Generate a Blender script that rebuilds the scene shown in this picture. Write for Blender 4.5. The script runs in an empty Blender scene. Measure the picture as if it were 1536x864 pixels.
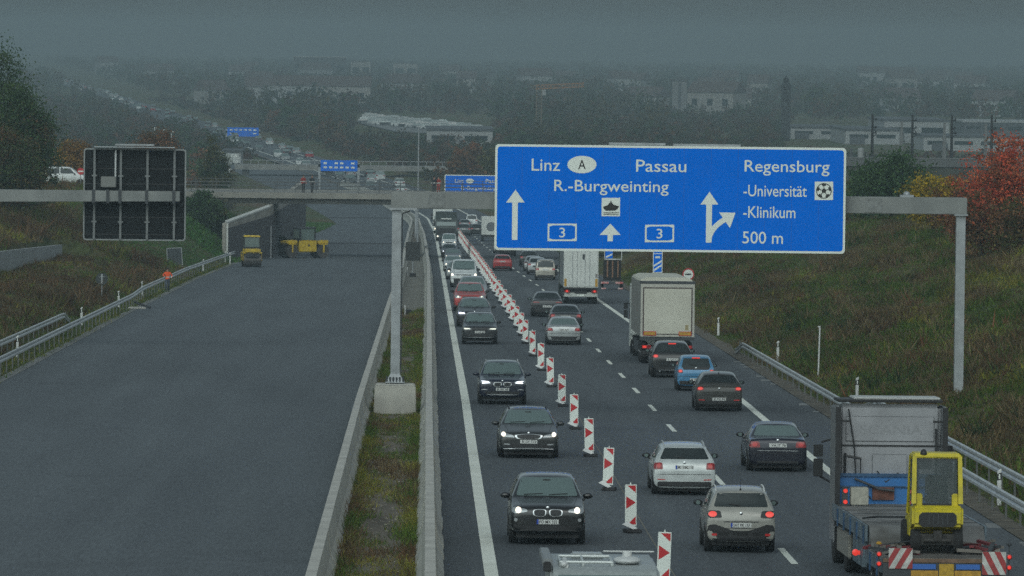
import bpy, bmesh, math, random
import numpy as np
from mathutils import Vector, Matrix, Euler
from mathutils.bvhtree import BVHTree

random.seed(7)
RNG = np.random.default_rng(11)
SC = bpy.context.scene
COL = SC.collection
R = math.radians

# ------------------------------------------------------------------ camera frame (photo is 1536 x 864)
FPX = 9333.0
CAMZ = 9.6
ROLL = 0.0115
GRADE = 0.01896
cam_d = bpy.data.cameras.new('camera')
cam = bpy.data.objects.new('camera', cam_d)
COL.objects.link(cam)
SC.camera = cam
cam_d.sensor_width = 36.0
cam_d.lens = 36.0 * FPX / 1536.0
cam_d.clip_start = 1.0
cam_d.clip_end = 30000.0
cam.location = (0, 0, CAMZ)
_yaw = math.atan(141.3 / FPX)
_pit = math.atan(370.4 / FPX)
CM = Matrix.Rotation(-_yaw, 3, 'Z') @ Matrix.Rotation(R(90) - _pit, 3, 'X') @ Matrix.Rotation(ROLL, 3, 'Z')
cam.rotation_euler = CM.to_euler()


def ray(x, y):
    return CM @ Vector((x - 768.0, -(y - 432.0), -FPX))


def zr(y):
    """height of the motorway surface at distance y"""
    if y <= 780:
        return -GRADE * y
    s = min(y - 780, 200.0)
    return -GRADE * 780 - GRADE * (s - s * s / 400.0)


def cx(y):
    """sideways drift of the motorway axis: straight, then a long left bend"""
    if y <= 780:
        return 0.0
    if y <= 1100:
        return -0.5 * 0.08 / 320.0 * (y - 780) ** 2
    return -12.8 - 0.08 * (y - 1100)


def P(x, y, h=0.0):
    """photo pixel -> point h metres above the motorway surface"""
    r = ray(x, y)
    d = 400.0
    for _ in range(60):
        t = (zr(d) + h - CAMZ) / r.z
        nd = r.y * t
        d = d * 0.5 + nd * 0.5
    t = d / r.y
    return Vector((r.x * t, d, zr(d) + h))


def AT(x, y, d):
    r = ray(x, y)
    t = d / r.y
    return Vector((r.x * t, d, CAMZ + r.z * t))


def interp(pts, v):
    xs = [p[0] for p in pts]
    ys = [p[1] for p in pts]
    return float(np.interp(v, xs, ys))


# ------------------------------------------------------------------ materials
MATS = {}


def mat(name, col, rough=0.6, metal=0.0, coat=0.0, emit=None, estr=0.0, var=0.0, vscale=8.0, bump=0.0,
        bscale=40.0, col2=None, spec=0.5):
    if name in MATS:
        return MATS[name]
    m = bpy.data.materials.new(name)
    m.use_nodes = True
    nt = m.node_tree
    b = nt.nodes['Principled BSDF']
    b.inputs['Base Color'].default_value = (*col, 1)
    b.inputs['Roughness'].default_value = rough
    b.inputs['Metallic'].default_value = metal
    b.inputs['Specular IOR Level'].default_value = spec
    if coat:
        b.inputs['Coat Weight'].default_value = coat
        b.inputs['Coat Roughness'].default_value = 0.06
    if emit:
        b.inputs['Emission Color'].default_value = (*emit, 1)
        b.inputs['Emission Strength'].default_value = estr
    if var or bump or col2:
        tc = nt.nodes.new('ShaderNodeTexCoord')
    if var or col2:
        n = nt.nodes.new('ShaderNodeTexNoise')
        n.inputs['Scale'].default_value = vscale
        n.inputs['Detail'].default_value = 6
        nt.links.new(tc.outputs['Object'], n.inputs['Vector'])
        rp = nt.nodes.new('ShaderNodeValToRGB')
        rp.color_ramp.elements[0].position = 0.34
        rp.color_ramp.elements[1].position = 0.68
        c2 = col2 if col2 else tuple(min(1, c * (1 + var)) for c in col)
        c1 = col if col2 else tuple(c * (1 - var) for c in col)
        rp.color_ramp.elements[0].color = (*c1, 1)
        rp.color_ramp.elements[1].color = (*c2, 1)
        nt.links.new(n.outputs['Fac'], rp.inputs['Fac'])
        nt.links.new(rp.outputs['Color'], b.inputs['Base Color'])
    if bump:
        n2 = nt.nodes.new('ShaderNodeTexNoise')
        n2.inputs['Scale'].default_value = bscale
        n2.inputs['Detail'].default_value = 4
        nt.links.new(tc.outputs['Object'], n2.inputs['Vector'])
        bp = nt.nodes.new('ShaderNodeBump')
        bp.inputs['Strength'].default_value = bump
        nt.links.new(n2.outputs['Fac'], bp.inputs['Height'])
        nt.links.new(bp.outputs['Normal'], b.inputs['Normal'])
    MATS[name] = m
    return m


def paint(name, col, metal=0.35, rough=0.32):
    return mat('paint_' + name, col, rough, metal, coat=0.5, var=0.10, vscale=3.0)


def attr_mat(name, rough=0.9, transl=0.25):
    """plant material: colour of each leaf or blade comes from its own attribute"""
    m = bpy.data.materials.new(name)
    m.use_nodes = True
    nt = m.node_tree
    b = nt.nodes['Principled BSDF']
    a = nt.nodes.new('ShaderNodeAttribute')
    a.attribute_name = 'col'
    nt.links.new(a.outputs['Color'], b.inputs['Base Color'])
    b.inputs['Roughness'].default_value = rough
    b.inputs['Specular IOR Level'].default_value = 0.15
    if transl:
        t = nt.nodes.new('ShaderNodeBsdfTranslucent')
        nt.links.new(a.outputs['Color'], t.inputs['Color'])
        mx = nt.nodes.new('ShaderNodeMixShader')
        mx.inputs[0].default_value = transl
        nt.links.new(b.outputs[0], mx.inputs[1])
        nt.links.new(t.outputs[0], mx.inputs[2])
        nt.links.new(mx.outputs[0], nt.nodes['Material Output'].inputs['Surface'])
    MATS[name] = m
    return m


M_GALV = mat('galvanised_steel', (0.30, 0.32, 0.33), 0.5, 0.35, var=0.16, vscale=2.5)
M_RAIL = mat('rail_steel', (0.46, 0.48, 0.48), 0.45, 0.3, var=0.15, vscale=1.5)
M_DSTEEL = mat('dark_steel', (0.05, 0.055, 0.06), 0.6, 0.3)
M_CONC = mat('concrete', (0.42, 0.41, 0.37), 0.85, var=0.16, vscale=1.2, bump=0.1, bscale=15)
M_CONC2 = mat('concrete_dark', (0.20, 0.20, 0.185), 0.9, var=0.22, vscale=0.6, bump=0.1, bscale=8)
M_WHITE = mat('white_plastic', (0.56, 0.57, 0.56), 0.5)
M_SIGNW = mat('sign_white', (0.70, 0.74, 0.69), 0.5, spec=0.2)
M_SIGNB = mat('sign_blue', (0.0, 0.150, 0.70), 0.8, spec=0.0, var=0.03, vscale=1.2)
M_SIGNK = mat('sign_black', (0.012, 0.012, 0.013), 0.5)
M_SIGNR = mat('sign_red', (0.46, 0.02, 0.025), 0.5)
M_BLACK = mat('black_plastic', (0.013, 0.013, 0.014), 0.55)
M_RUB = mat('tyre_rubber', (0.012, 0.012, 0.012), 0.85)
M_RIM = mat('alloy_rim', (0.25, 0.26, 0.27), 0.35, 0.8)
M_RIMD = mat('dark_rim', (0.05, 0.05, 0.055), 0.4, 0.7)
M_GLASS = mat('car_glass', (0.015, 0.022, 0.022), 0.08, 0.0, spec=0.6)
M_GLASSL = mat('sky_toned_glass', (0.11, 0.155, 0.15), 0.12, 0.0, spec=1.0)  # pale base colour stands in for sky reflected in the glass
M_CHROME = mat('chrome', (0.55, 0.57, 0.58), 0.18, 1.0)
M_LENS = mat('lamp_lens', (0.35, 0.37, 0.38), 0.15, 0.3)
M_LAMP = mat('lit_headlamp', (0.9, 0.85, 0.75), 0.3, emit=(1.0, 0.86, 0.66), estr=2.6)
M_LAMPX = mat('lit_xenon_lamp', (0.9, 0.9, 0.95), 0.3, emit=(0.85, 0.9, 1.0), estr=2.6)
M_TAIL = mat('tail_lens', (0.22, 0.012, 0.014), 0.2)
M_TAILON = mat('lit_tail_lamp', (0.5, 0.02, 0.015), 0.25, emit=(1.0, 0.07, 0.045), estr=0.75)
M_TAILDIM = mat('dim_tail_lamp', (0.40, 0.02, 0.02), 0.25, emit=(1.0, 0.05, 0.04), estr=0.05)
M_AMBER = mat('amber_plate', (0.42, 0.23, 0.02), 0.5, var=0.2, vscale=9)
M_YELLOW = mat('machine_yellow', (0.42, 0.28, 0.014), 0.5, col2=(0.60, 0.43, 0.014), vscale=2.5)
M_YELLOWF = mat('forklift_yellow', (0.40, 0.34, 0.016), 0.5, col2=(0.58, 0.47, 0.014), vscale=3.5)
M_ORANGE = mat('hi_vis_orange', (0.75, 0.09, 0.015), 0.8)
M_PLATEB = mat('plate_blue', (0.01, 0.05, 0.35), 0.5)


# ------------------------------------------------------------------ mesh building
class MB:
    def __init__(self):
        self.v = []
        self.f = []
        self.m = []

    def add(self, vs, fs, m=0):
        o = len(self.v)
        self.v.extend([tuple(p) for p in vs])
        for f in fs:
            self.f.append([i + o for i in f])
            self.m.append(m)
        return self

    def box(self, x0, x1, y0, y1, z0, z1, m=0, rot=None, at=None):
        vs = [(x0, y0, z0), (x1, y0, z0), (x1, y1, z0), (x0, y1, z0), (x0, y0, z1), (x1, y0, z1), (x1, y1, z1), (x0, y1, z1)]
        if rot is not None:
            mt = rot if isinstance(rot, Matrix) else Euler(rot).to_matrix()
            a = Vector(at or (0, 0, 0))
            vs = [mt @ Vector(p) + a for p in vs]
        elif at is not None:
            vs = [(p[0] + at[0], p[1] + at[1], p[2] + at[2]) for p in vs]
        return self.add(vs, [(0, 3, 2, 1), (4, 5, 6, 7), (0, 1, 5, 4), (1, 2, 6, 5), (2, 3, 7, 6), (3, 0, 4, 7)], m)

    def frus(self, x0, x1, y0, y1, z0, X0, X1, Y0, Y1, z1, m=0):
        vs = [(x0, y0, z0), (x1, y0, z0), (x1, y1, z0), (x0, y1, z0), (X0, Y0, z1), (X1, Y0, z1), (X1, Y1, z1), (X0, Y1, z1)]
        return self.add(vs, [(0, 3, 2, 1), (4, 5, 6, 7), (0, 1, 5, 4), (1, 2, 6, 5), (2, 3, 7, 6), (3, 0, 4, 7)], m)

    def cyl(self, p0, p1, r0, r1=None, n=12, m=0, cap=True):
        r1 = r0 if r1 is None else r1
        p0 = Vector(p0)
        p1 = Vector(p1)
        a = (p1 - p0).normalized()
        u = a.orthogonal().normalized()
        w = a.cross(u)
        vs = []
        for p, r in ((p0, r0), (p1, r1)):
            for i in range(n):
                t = 2 * math.pi * i / n
                vs.append(p + (u * math.cos(t) + w * math.sin(t)) * r)
        fs = [(i, (i + 1) % n, n + (i + 1) % n, n + i) for i in range(n)]
        if cap:
            fs.append(tuple(range(n - 1, -1, -1)))
            fs.append(tuple(range(n, 2 * n)))
        return self.add(vs, fs, m)

    def tube(self, pts, r, n=8, m=0):
        for a, b in zip(pts[:-1], pts[1:]):
            self.cyl(a, b, r, n=n, m=m)
        return self

    def lathe(self, prof, c, axis='x', n=20, m=0):
        """prof: (radius, along axis)"""
        vs = []
        for r, a in prof:
            for i in range(n):
                t = 2 * math.pi * i / n
                s, q = r * math.sin(t), r * math.cos(t)
                if axis == 'x':
                    vs.append((c[0] + a, c[1] + s, c[2] + q))
                elif axis == 'y':
                    vs.append((c[0] + s, c[1] + a, c[2] + q))
                else:
                    vs.append((c[0] + s, c[1] + q, c[2] + a))
        fs = []
        for k in range(len(prof) - 1):
            for i in range(n):
                j = (i + 1) % n
                fs.append((k * n + i, k * n + j, (k + 1) * n + j, (k + 1) * n + i))
        fs.append(tuple(range(n)))
        fs.append(tuple(range((len(prof) - 1) * n, len(prof) * n)))
        return self.add(vs, fs, m)

    def prism(self, poly, plane, a, b, m=0):
        n = len(poly)

        def pt(p, k):
            if plane == 'xz':
                return (p[0], k, p[1])
            if plane == 'yz':
                return (k, p[0], p[1])
            return (p[0], p[1], k)
        vs = [pt(p, a) for p in poly] + [pt(p, b) for p in poly]
        fs = [(i, (i + 1) % n, n + (i + 1) % n, n + i) for i in range(n)]
        fs.append(tuple(range(n - 1, -1, -1)))
        fs.append(tuple(range(n, 2 * n)))
        return self.add(vs, fs, m)

    def ell(self, c, r, nu=12, nv=8, m=0):
        vs = [(c[0], c[1], c[2] - r[2])]
        for j in range(1, nv):
            ph = -math.pi / 2 + math.pi * j / nv
            for i in range(nu):
                t = 2 * math.pi * i / nu
                vs.append((c[0] + r[0] * math.cos(ph) * math.cos(t), c[1] + r[1] * math.cos(ph) * math.sin(t), c[2] + r[2] * math.sin(ph)))
        vs.append((c[0], c[1], c[2] + r[2]))
        fs = []
        for i in range(nu):
            fs.append((0, 1 + (i + 1) % nu, 1 + i))
        for j in range(nv - 2):
            for i in range(nu):
                a = 1 + j * nu + i
                b = 1 + j * nu + (i + 1) % nu
                fs.append((a, b, b + nu, a + nu))
        o = 1 + (nv - 2) * nu
        for i in range(nu):
            fs.append((o + i, o + (i + 1) % nu, len(vs) - 1))
        return self.add(vs, fs, m)

    def sweep(self, path, prof, m=0, closed=True, cap=True):
        """prof (lateral, up) carried along path (list of Vector)"""
        n = len(prof)
        vs = []
        for i, p in enumerate(path):
            a = path[max(0, i - 1)]
            b = path[min(len(path) - 1, i + 1)]
            t = Vector((b.x - a.x, b.y - a.y, 0)).normalized()
            s = Vector((t.y, -t.x, 0))
            for q in prof:
                vs.append(p + s * q[0] + Vector((0, 0, q[1])))
        fs = []
        for i in range(len(path) - 1):
            for k in range(n if closed else n - 1):
                j = (k + 1) % n
                fs.append((i * n + k, i * n + j, (i + 1) * n + j, (i + 1) * n + k))
        if cap and closed:
            fs.append(tuple(range(n - 1, -1, -1)))
            fs.append(tuple(range((len(path) - 1) * n, len(path) * n)))
        return self.add(vs, fs, m)

    def build(self, name, mats, parent=None, bevel=0.0, smooth=None, recalc=True):
        me = bpy.data.meshes.new(name)
        me.from_pydata(self.v, [], self.f)
        if not isinstance(mats, (list, tuple)):
            mats = [mats]
        for m in mats:
            me.materials.append(m)
        me.polygons.foreach_set('material_index', self.m)
        bm = bmesh.new()
        bm.from_mesh(me)
        if recalc:
            bmesh.ops.recalc_face_normals(bm, faces=bm.faces)
        if bevel:
            es = [e for e in bm.edges if len(e.link_faces) == 2 and e.calc_face_angle(0) > 0.6]
            bmesh.ops.bevel(bm, geom=es, offset=bevel, segments=2, affect='EDGES', clamp_overlap=True)
        bm.to_mesh(me)
        bm.free()
        if smooth is None:
            smooth = True
        if smooth:
            me.shade_smooth()
            me.set_sharp_from_angle(angle=R(38))
        o = bpy.data.objects.new(name, me)
        COL.objects.link(o)
        if parent is not None:
            o.parent = parent
        return o


def tag(o, label=None, cat=None, group=None, kind=None):
    if label:
        o['label'] = label
    if cat:
        o['category'] = cat
    if group:
        o['group'] = group
    if kind:
        o['kind'] = kind
    return o


def empty(name, loc=(0, 0, 0), rz=0.0, pitch=True, scale=1.0):
    o = bpy.data.objects.new(name, None)
    o.empty_display_size = 0.3
    COL.objects.link(o)
    o.location = loc
    mt = Matrix.Rotation(rz, 3, 'Z')
    if pitch:
        mt = Matrix.Rotation(-math.atan(GRADE), 3, 'X') @ mt
    o.rotation_euler = mt.to_euler()
    o.scale = (scale,) * 3
    return o


def thing(name, label, cat, loc, rz=0.0, pitch=False, scale=1.0, group=None):
    return tag(empty(name, loc, rz, pitch, scale), label, cat, group)


def copy_tree(o, parent=None):
    c = o.copy()
    COL.objects.link(c)
    if parent is not None:
        c.parent = parent
    for ch in list(o.children):
        copy_tree(ch, c)
    return c


# ------------------------------------------------------------------ lettering
_TXT = {}


def text_raw(s):
    if s in _TXT:
        return _TXT[s]
    cu = bpy.data.curves.new('lettering_source', 'FONT')
    cu.body = s
    cu.size = 1.0
    cu.resolution_u = 3
    cu.offset = 0.005
    ob = bpy.data.objects.new('lettering_source', cu)
    me = bpy.data.meshes.new_from_object(ob)
    vs = [tuple(v.co) for v in me.vertices]
    fs = [tuple(p.vertices) for p in me.polygons]
    bpy.data.objects.remove(ob)
    bpy.data.curves.remove(cu)
    bpy.data.meshes.remove(me)
    _TXT[s] = (vs, fs)
    return vs, fs


def text_mb(mb, s, x0, z0, w, cap, y=0.0, m=0, face=-1, grow=0.0):
    """flat lettering in the xz plane, seen from -y (face=-1) or +y"""
    vs, fs = text_raw(s)
    hv = text_raw('H')[0]
    ch = max(v[1] for v in hv)
    xa = min(v[0] for v in vs)
    xb = max(v[0] for v in vs)
    sx = w / (xb - xa)
    sz = cap / ch
    out = []
    for v in vs:
        px = (v[0] - xa) * sx
        out.append((x0 + px, y, z0 + v[1] * sz) if face < 0 else (x0 - px, y, z0 + v[1] * sz))
    mb.add(out, fs, m)
    return mb


def poly_sheet(mb, pts, y=0.0, m=0):
    mb.add([(p[0], y, p[1]) for p in pts], [tuple(range(len(pts)))], m)
    return mb


def rrect(x0, x1, z0, z1, r, n=5):
    out = []
    for cx_, cz_, a0 in ((x1 - r, z1 - r, 0), (x0 + r, z1 - r, 90), (x0 + r, z0 + r, 180), (x1 - r, z0 + r, 270)):
        for i in range(n + 1):
            t = R(a0 + 90 * i / n)
            out.append((cx_ + r * math.cos(t), cz_ + r * math.sin(t)))
    return out


def circ(x, z, r, n=24, rz=None):
    rz = r if rz is None else rz
    return [(x + r * math.cos(2 * math.pi * i / n), z + rz * math.sin(2 * math.pi * i / n)) for i in range(n)]
# ================================================================== GROUND, ROADS, BARRIERS
def sm(a, b, v):
    t = min(1.0, max(0.0, (v - a) / (b - a)))
    return t * t * (3 - 2 * t)


LEFT_PX = [(-120, 640), (0, 575), (94, 524), (200, 467), (300, 417), (355, 395), (400, 380), (480, 347), (505, 335)]
_le = [P(x, y) for x, y in LEFT_PX]
_le = [(p.y, p.x) for p in _le]
_le = [(60.0, -18.1)] + _le


def eL(y):
    if y <= _le[-1][0]:
        return interp(_le, y)
    a = _le[-1][1] - cx(_le[-1][0])
    return a + cx(y) - 0.0 * y - min(3.0, (y - _le[-1][0]) * 0.02)


def eR(y):
    return 15.5 + cx(y) - interp([(0, 0), (450, 0), (900, 2.2)], y)


def vnoise(x, y, s):
    x = x / s
    y = y / s
    xi, yi = math.floor(x), math.floor(y)
    xf, yf = x - xi, y - yi

    def h(a, b):
        n = math.sin(a * 127.1 + b * 311.7) * 43758.5453
        return n - math.floor(n)
    u = xf * xf * (3 - 2 * xf)
    v = yf * yf * (3 - 2 * yf)
    return (h(xi, yi) * (1 - u) + h(xi + 1, yi) * u) * (1 - v) + (h(xi, yi + 1) * (1 - u) + h(xi + 1, yi + 1) * u) * v - 0.5


def zg(x, y):
    """terrain height"""
    l, r = eL(y), eR(y)
    base = zr(y)
    if l <= x <= r:
        e = min(x - l, r - x)
        return base - 0.3 * sm(0, 0.6, e) - 0.02
    if x < l:
        u = l - x
        near = sm(520, 575, y) * (1 - sm(640, 720, y))
        sl = 0.36 + 0.40 * near
        h = 0.0 if u < 1.2 else (u - 1.2) * sl
        h = min(h, 6.0 + 0.02 * u)
        if 350 < y < 478 and u < 10.2:
            h = min(h, 1.75)
        fade = 1 - sm(640, 860, y)
        h = h * fade
    else:
        u = x - r
        h = 0.0 if u < 1.5 else (u - 1.5) * 0.33
        top = 5.6 + min(1.0, 0.015 * u)
        if h > top - 0.8:
            h = min(top, top - 0.8 + (h - top + 0.8) * 0.5)
        fade = 1 - sm(500, 760, y)
        h = h * fade
    bump = (vnoise(x, y, 3.0) * 0.28 + vnoise(x, y, 9.0) * 0.6) * sm(1.5, 5, u)
    return base + h + bump - 0.02


ys = list(np.arange(40, 700, 4.0)) + list(np.arange(700, 1200, 20.0)) + list(np.arange(1200, 3000, 120.0)) + [3000, 3600, 4400, 5500, 7000, 8800]
us = [0.0, 0.4, 0.8, 1.2, 1.6, 2.2, 3, 4, 5, 6, 7, 8, 9, 10, 11, 12, 13.5, 15, 16.5, 18, 20, 23, 27, 33, 42, 60, 90, 140, 220, 400, 900, 1800]
rows = []
for y in ys:
    l, r = eL(y), eR(y)
    rowx = [l - u for u in reversed(us)] + [l + (r - l) * k for k in (0.03, 0.1, 0.3, 0.5, 0.7, 0.9, 0.97)] + [r + u for u in us]
    rows.append([(x, y, zg(x, y)) for x in rowx])
g = MB()
nc = len(rows[0])
g.add([p for rw in rows for p in rw], [(i * nc + j, i * nc + j + 1, (i + 1) * nc + j + 1, (i + 1) * nc + j) for i in range(len(rows) - 1) for j in range(nc - 1)])


def ground_mat():
    m = bpy.data.materials.new('soil_and_turf')
    m.use_nodes = True
    nt = m.node_tree
    b = nt.nodes['Principled BSDF']
    b.inputs['Roughness'].default_value = 0.95
    b.inputs['Specular IOR Level'].default_value = 0.1
    tc = nt.nodes.new('ShaderNodeTexCoord')
    n1 = nt.nodes.new('ShaderNodeTexNoise')
    n1.inputs['Scale'].default_value = 0.22
    n1.inputs['Detail'].default_value = 8
    n2 = nt.nodes.new('ShaderNodeTexNoise')
    n2.inputs['Scale'].default_value = 2.5
    n2.inputs['Detail'].default_value = 8
    mp = nt.nodes.new('ShaderNodeMapping')
    mp.inputs['Scale'].default_value = (1.0, 0.16, 1.0)
    nt.links.new(tc.outputs['Object'], mp.inputs['Vector'])
    for n in (n1, n2):
        nt.links.new(mp.outputs['Vector'], n.inputs['Vector'])
    r1 = nt.nodes.new('ShaderNodeValToRGB')
    e = r1.color_ramp.elements
    e[0].position = 0.3
    e[0].color = (0.050, 0.080, 0.022, 1)
    e[1].position = 0.7
    e[1].color = (0.105, 0.068, 0.038, 1)
    k = e.new(0.5)
    k.color = (0.075, 0.078, 0.030, 1)
    r2 = nt.nodes.new('ShaderNodeValToRGB')
    r2.color_ramp.elements[0].color = (0.55, 0.55, 0.55, 1)
    r2.color_ramp.elements[0].position = 0.3
    r2.color_ramp.elements[1].color = (1.5, 1.45, 1.35, 1)
    r2.color_ramp.elements[1].position = 0.7
    mx = nt.nodes.new('ShaderNodeMixRGB')
    mx.blend_type = 'MULTIPLY'
    mx.inputs[0].default_value = 1
    nt.links.new(n1.outputs['Fac'], r1.inputs['Fac'])
    nt.links.new(n2.outputs['Fac'], r2.inputs['Fac'])
    nt.links.new(r1.outputs['Color'], mx.inputs[1])
    nt.links.new(r2.outputs['Color'], mx.inputs[2])
    nt.links.new(mx.outputs['Color'], b.inputs['Base Color'])
    MATS['soil_and_turf'] = m
    return m


go = g.build('ground', ground_mat(), smooth=True)
tag(go, kind='structure')


def asphalt_mat(name, c, spk, patch):
    m = bpy.data.materials.new(name)
    m.use_nodes = True
    nt = m.node_tree
    b = nt.nodes['Principled BSDF']
    b.inputs['Roughness'].default_value = 0.8
    b.inputs['Specular IOR Level'].default_value = 0.25
    tc = nt.nodes.new('ShaderNodeTexCoord')
    n1 = nt.nodes.new('ShaderNodeTexNoise')
    n1.inputs['Scale'].default_value = 9.0
    n1.inputs['Detail'].default_value = 8
    n1.inputs['Roughness'].default_value = 0.75
    mp = nt.nodes.new('ShaderNodeMapping')
    mp.inputs['Scale'].default_value = (0.35, 0.03, 1)
    n2 = nt.nodes.new('ShaderNodeTexNoise')
    n2.inputs['Scale'].default_value = 1.0
    n2.inputs['Detail'].default_value = 6
    mp1 = nt.nodes.new('ShaderNodeMapping')
    mp1.inputs['Scale'].default_value = (1.5, 0.11, 1)
    nt.links.new(tc.outputs['Object'], mp1.inputs['Vector'])
    nt.links.new(mp1.outputs['Vector'], n1.inputs['Vector'])
    nt.links.new(tc.outputs['Object'], mp.inputs['Vector'])
    nt.links.new(mp.outputs['Vector'], n2.inputs['Vector'])
    r1 = nt.nodes.new('ShaderNodeValToRGB')
    r1.color_ramp.elements[0].position = 0.25
    r1.color_ramp.elements[1].position = 0.75
    r1.color_ramp.elements[0].color = (*[k * (1 - spk) for k in c], 1)
    r1.color_ramp.elements[1].color = (*[k * (1 + spk) for k in c], 1)
    r2 = nt.nodes.new('ShaderNodeValToRGB')
    r2.color_ramp.elements[0].position = 0.3
    r2.color_ramp.elements[1].position = 0.7
    r2.color_ramp.elements[0].color = (1 - patch, 1 - patch, 1 - patch, 1)
    r2.color_ramp.elements[1].color = (1 + patch, 1 + patch, 1 + patch, 1)
    mx = nt.nodes.new('ShaderNodeMixRGB')
    mx.blend_type = 'MULTIPLY'
    mx.inputs[0].default_value = 1
    nt.links.new(n1.outputs['Fac'], r1.inputs['Fac'])
    nt.links.new(n2.outputs['Fac'], r2.inputs['Fac'])
    nt.links.new(r1.outputs['Color'], mx.inputs[1])
    nt.links.new(r2.outputs['Color'], mx.inputs[2])
    nt.links.new(mx.outputs['Color'], b.inputs['Base Color'])
    # long lengthwise bands: paver lanes, wheel tracks
    mp3 = nt.nodes.new('ShaderNodeMapping')
    mp3.inputs['Scale'].default_value = (0.75, 0.0025, 1)
    n3 = nt.nodes.new('ShaderNodeTexNoise')
    n3.inputs['Scale'].default_value = 1.0
    n3.inputs['Detail'].default_value = 5
    r3 = nt.nodes.new('ShaderNodeValToRGB')
    r3.color_ramp.elements[0].position = 0.32
    r3.color_ramp.elements[1].position = 0.68
    r3.color_ramp.elements[0].color = (1 - patch, 1 - patch, 1 - patch * 0.9, 1)
    r3.color_ramp.elements[1].color = (1 + patch, 1 + patch, 1 + patch * 0.9, 1)
    # small stains
    n4 = nt.nodes.new('ShaderNodeTexNoise')
    n4.inputs['Scale'].default_value = 0.16
    n4.inputs['Detail'].default_value = 7
    r4 = nt.nodes.new('ShaderNodeValToRGB')
    r4.color_ramp.elements[0].position = 0.24
    r4.color_ramp.elements[1].position = 0.36
    r4.color_ramp.elements[0].color = (1 - patch * 1.4, 1 - patch * 1.4, 1 - patch * 1.4, 1)
    r4.color_ramp.elements[1].color = (1, 1, 1, 1)
    nt.links.new(tc.outputs['Object'], mp3.inputs['Vector'])
    nt.links.new(mp3.outputs['Vector'], n3.inputs['Vector'])
    nt.links.new(n3.outputs['Fac'], r3.inputs['Fac'])
    nt.links.new(tc.outputs['Object'], n4.inputs['Vector'])
    nt.links.new(n4.outputs['Fac'], r4.inputs['Fac'])
    last = mx
    for rr_ in (r3, r4):
        mq = nt.nodes.new('ShaderNodeMixRGB')
        mq.blend_type = 'MULTIPLY'
        mq.inputs[0].default_value = 1
        nt.links.new(last.outputs['Color'], mq.inputs[1])
        nt.links.new(rr_.outputs['Color'], mq.inputs[2])
        last = mq
    nt.links.new(last.outputs['Color'], b.inputs['Base Color'])
    bp = nt.nodes.new('ShaderNodeBump')
    bp.inputs['Strength'].default_value = 0.25
    nt.links.new(n1.outputs['Fac'], bp.inputs['Height'])
    nt.links.new(bp.outputs['Normal'], b.inputs['Normal'])
    MATS[name] = m
    return m


M_ASPH_L = asphalt_mat('fresh_asphalt', (0.089, 0.102, 0.112), 0.42, 0.09)
M_ASPH_R = asphalt_mat('worn_asphalt', (0.078, 0.088, 0.097), 0.45, 0.15)
M_LINE = mat('road_paint', (0.66, 0.68, 0.60), 0.7, col2=(0.78, 0.80, 0.72), vscale=0.8)

LB_PX = [(467, 864), (538, 600), (585, 450), (603, 400), (612, 350), (618, 328)]   # left barrier top
RB_PX = [(645.5, 864), (643.5, 600), (644, 510), (643, 400), (636, 350), (628, 328)]
WL_PX = [(737.5, 864), (717, 732), (698, 600), (681.6, 510), (662.5, 400), (655, 360), (651, 345), (642, 328)]
DL_PX = [(1205, 860), (1007, 642), (908, 537), (812, 432), (773, 405), (742.5, 381), (727, 368.5), (712, 355), (690, 337)]
RL_PX = [(1440, 864), (1250, 712), (1150, 632), (1110, 598), (895, 448), (846, 412), (800, 380), (765, 358), (735, 340)]


def track(px, h=0.0, near=90.0, far=4200.0, side=0.0):
    """sideways position as a function of distance, from photo points, then along the bend"""
    pts = [P(x, y, h) for x, y in px]
    pts = [(p.y, p.x) for p in pts]
    s = (pts[1][1] - pts[0][1]) / (pts[1][0] - pts[0][0])
    pts = [(near, pts[0][1] - s * (pts[0][0] - near))] + pts
    last = pts[-1]

    def f(y):
        if y <= last[0]:
            return interp(pts, y)
        return last[1] - cx(last[0]) + cx(y)
    return f


T_LB = track(LB_PX, 0.9)
T_RB = track(RB_PX, 0.9)
T_WL = track(WL_PX)
T_DL = track(DL_PX)
T_RL = track(RL_PX)


def sheet(name, fa, fb, y0, y1, dz, m, step=8.0, kind='structure'):
    n = max(1, int((y1 - y0) / step))
    mb = MB()
    vs = []
    for i in range(n + 1):
        y = y0 + (y1 - y0) * i / n
        a, b = fa(y), fb(y)
        vs += [(a + (b - a) * k / 4, y, zr(y) + dz) for k in range(5)]
    mb.add(vs, [(i * 5 + k, i * 5 + k + 1, i * 5 + k + 6, i * 5 + k + 5) for i in range(n) for k in range(4)])
    o = mb.build(name, m, smooth=False, recalc=False)
    tag(o, kind=kind)
    return o


sheet('road', lambda y: eL(y), lambda y: T_LB(y) + 0.1, 45, 1290, 0.0, M_ASPH_L)
sheet('road', lambda y: T_RB(y) - 0.1, lambda y: eR(y), 45, 4300, 0.0, M_ASPH_R)
sheet('kerb_strip', lambda y: eL(y) - 0.45, lambda y: eL(y), 45, 700, 0.012, mat('kerb_stone', (0.16, 0.165, 0.16), 0.9, var=0.25, vscale=0.5))
sheet('gravel_strip', lambda y: eR(y), lambda y: eR(y) + 0.75 + 0.35 * vnoise(1, y, 5), 45, 520, 0.02, mat('edge_gravel', (0.10, 0.085, 0.062), 0.95, var=0.4, vscale=1.5, bump=0.5, bscale=6), step=2)
sheet('road_marking', lambda y: T_WL(y) - 0.16, lambda y: T_WL(y) + 0.16, 45, 1500, 0.006, M_LINE)
sheet('road_marking', lambda y: T_RL(y) - 0.14, lambda y: T_RL(y) + 0.14, 45, 1500, 0.006, M_LINE)
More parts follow.
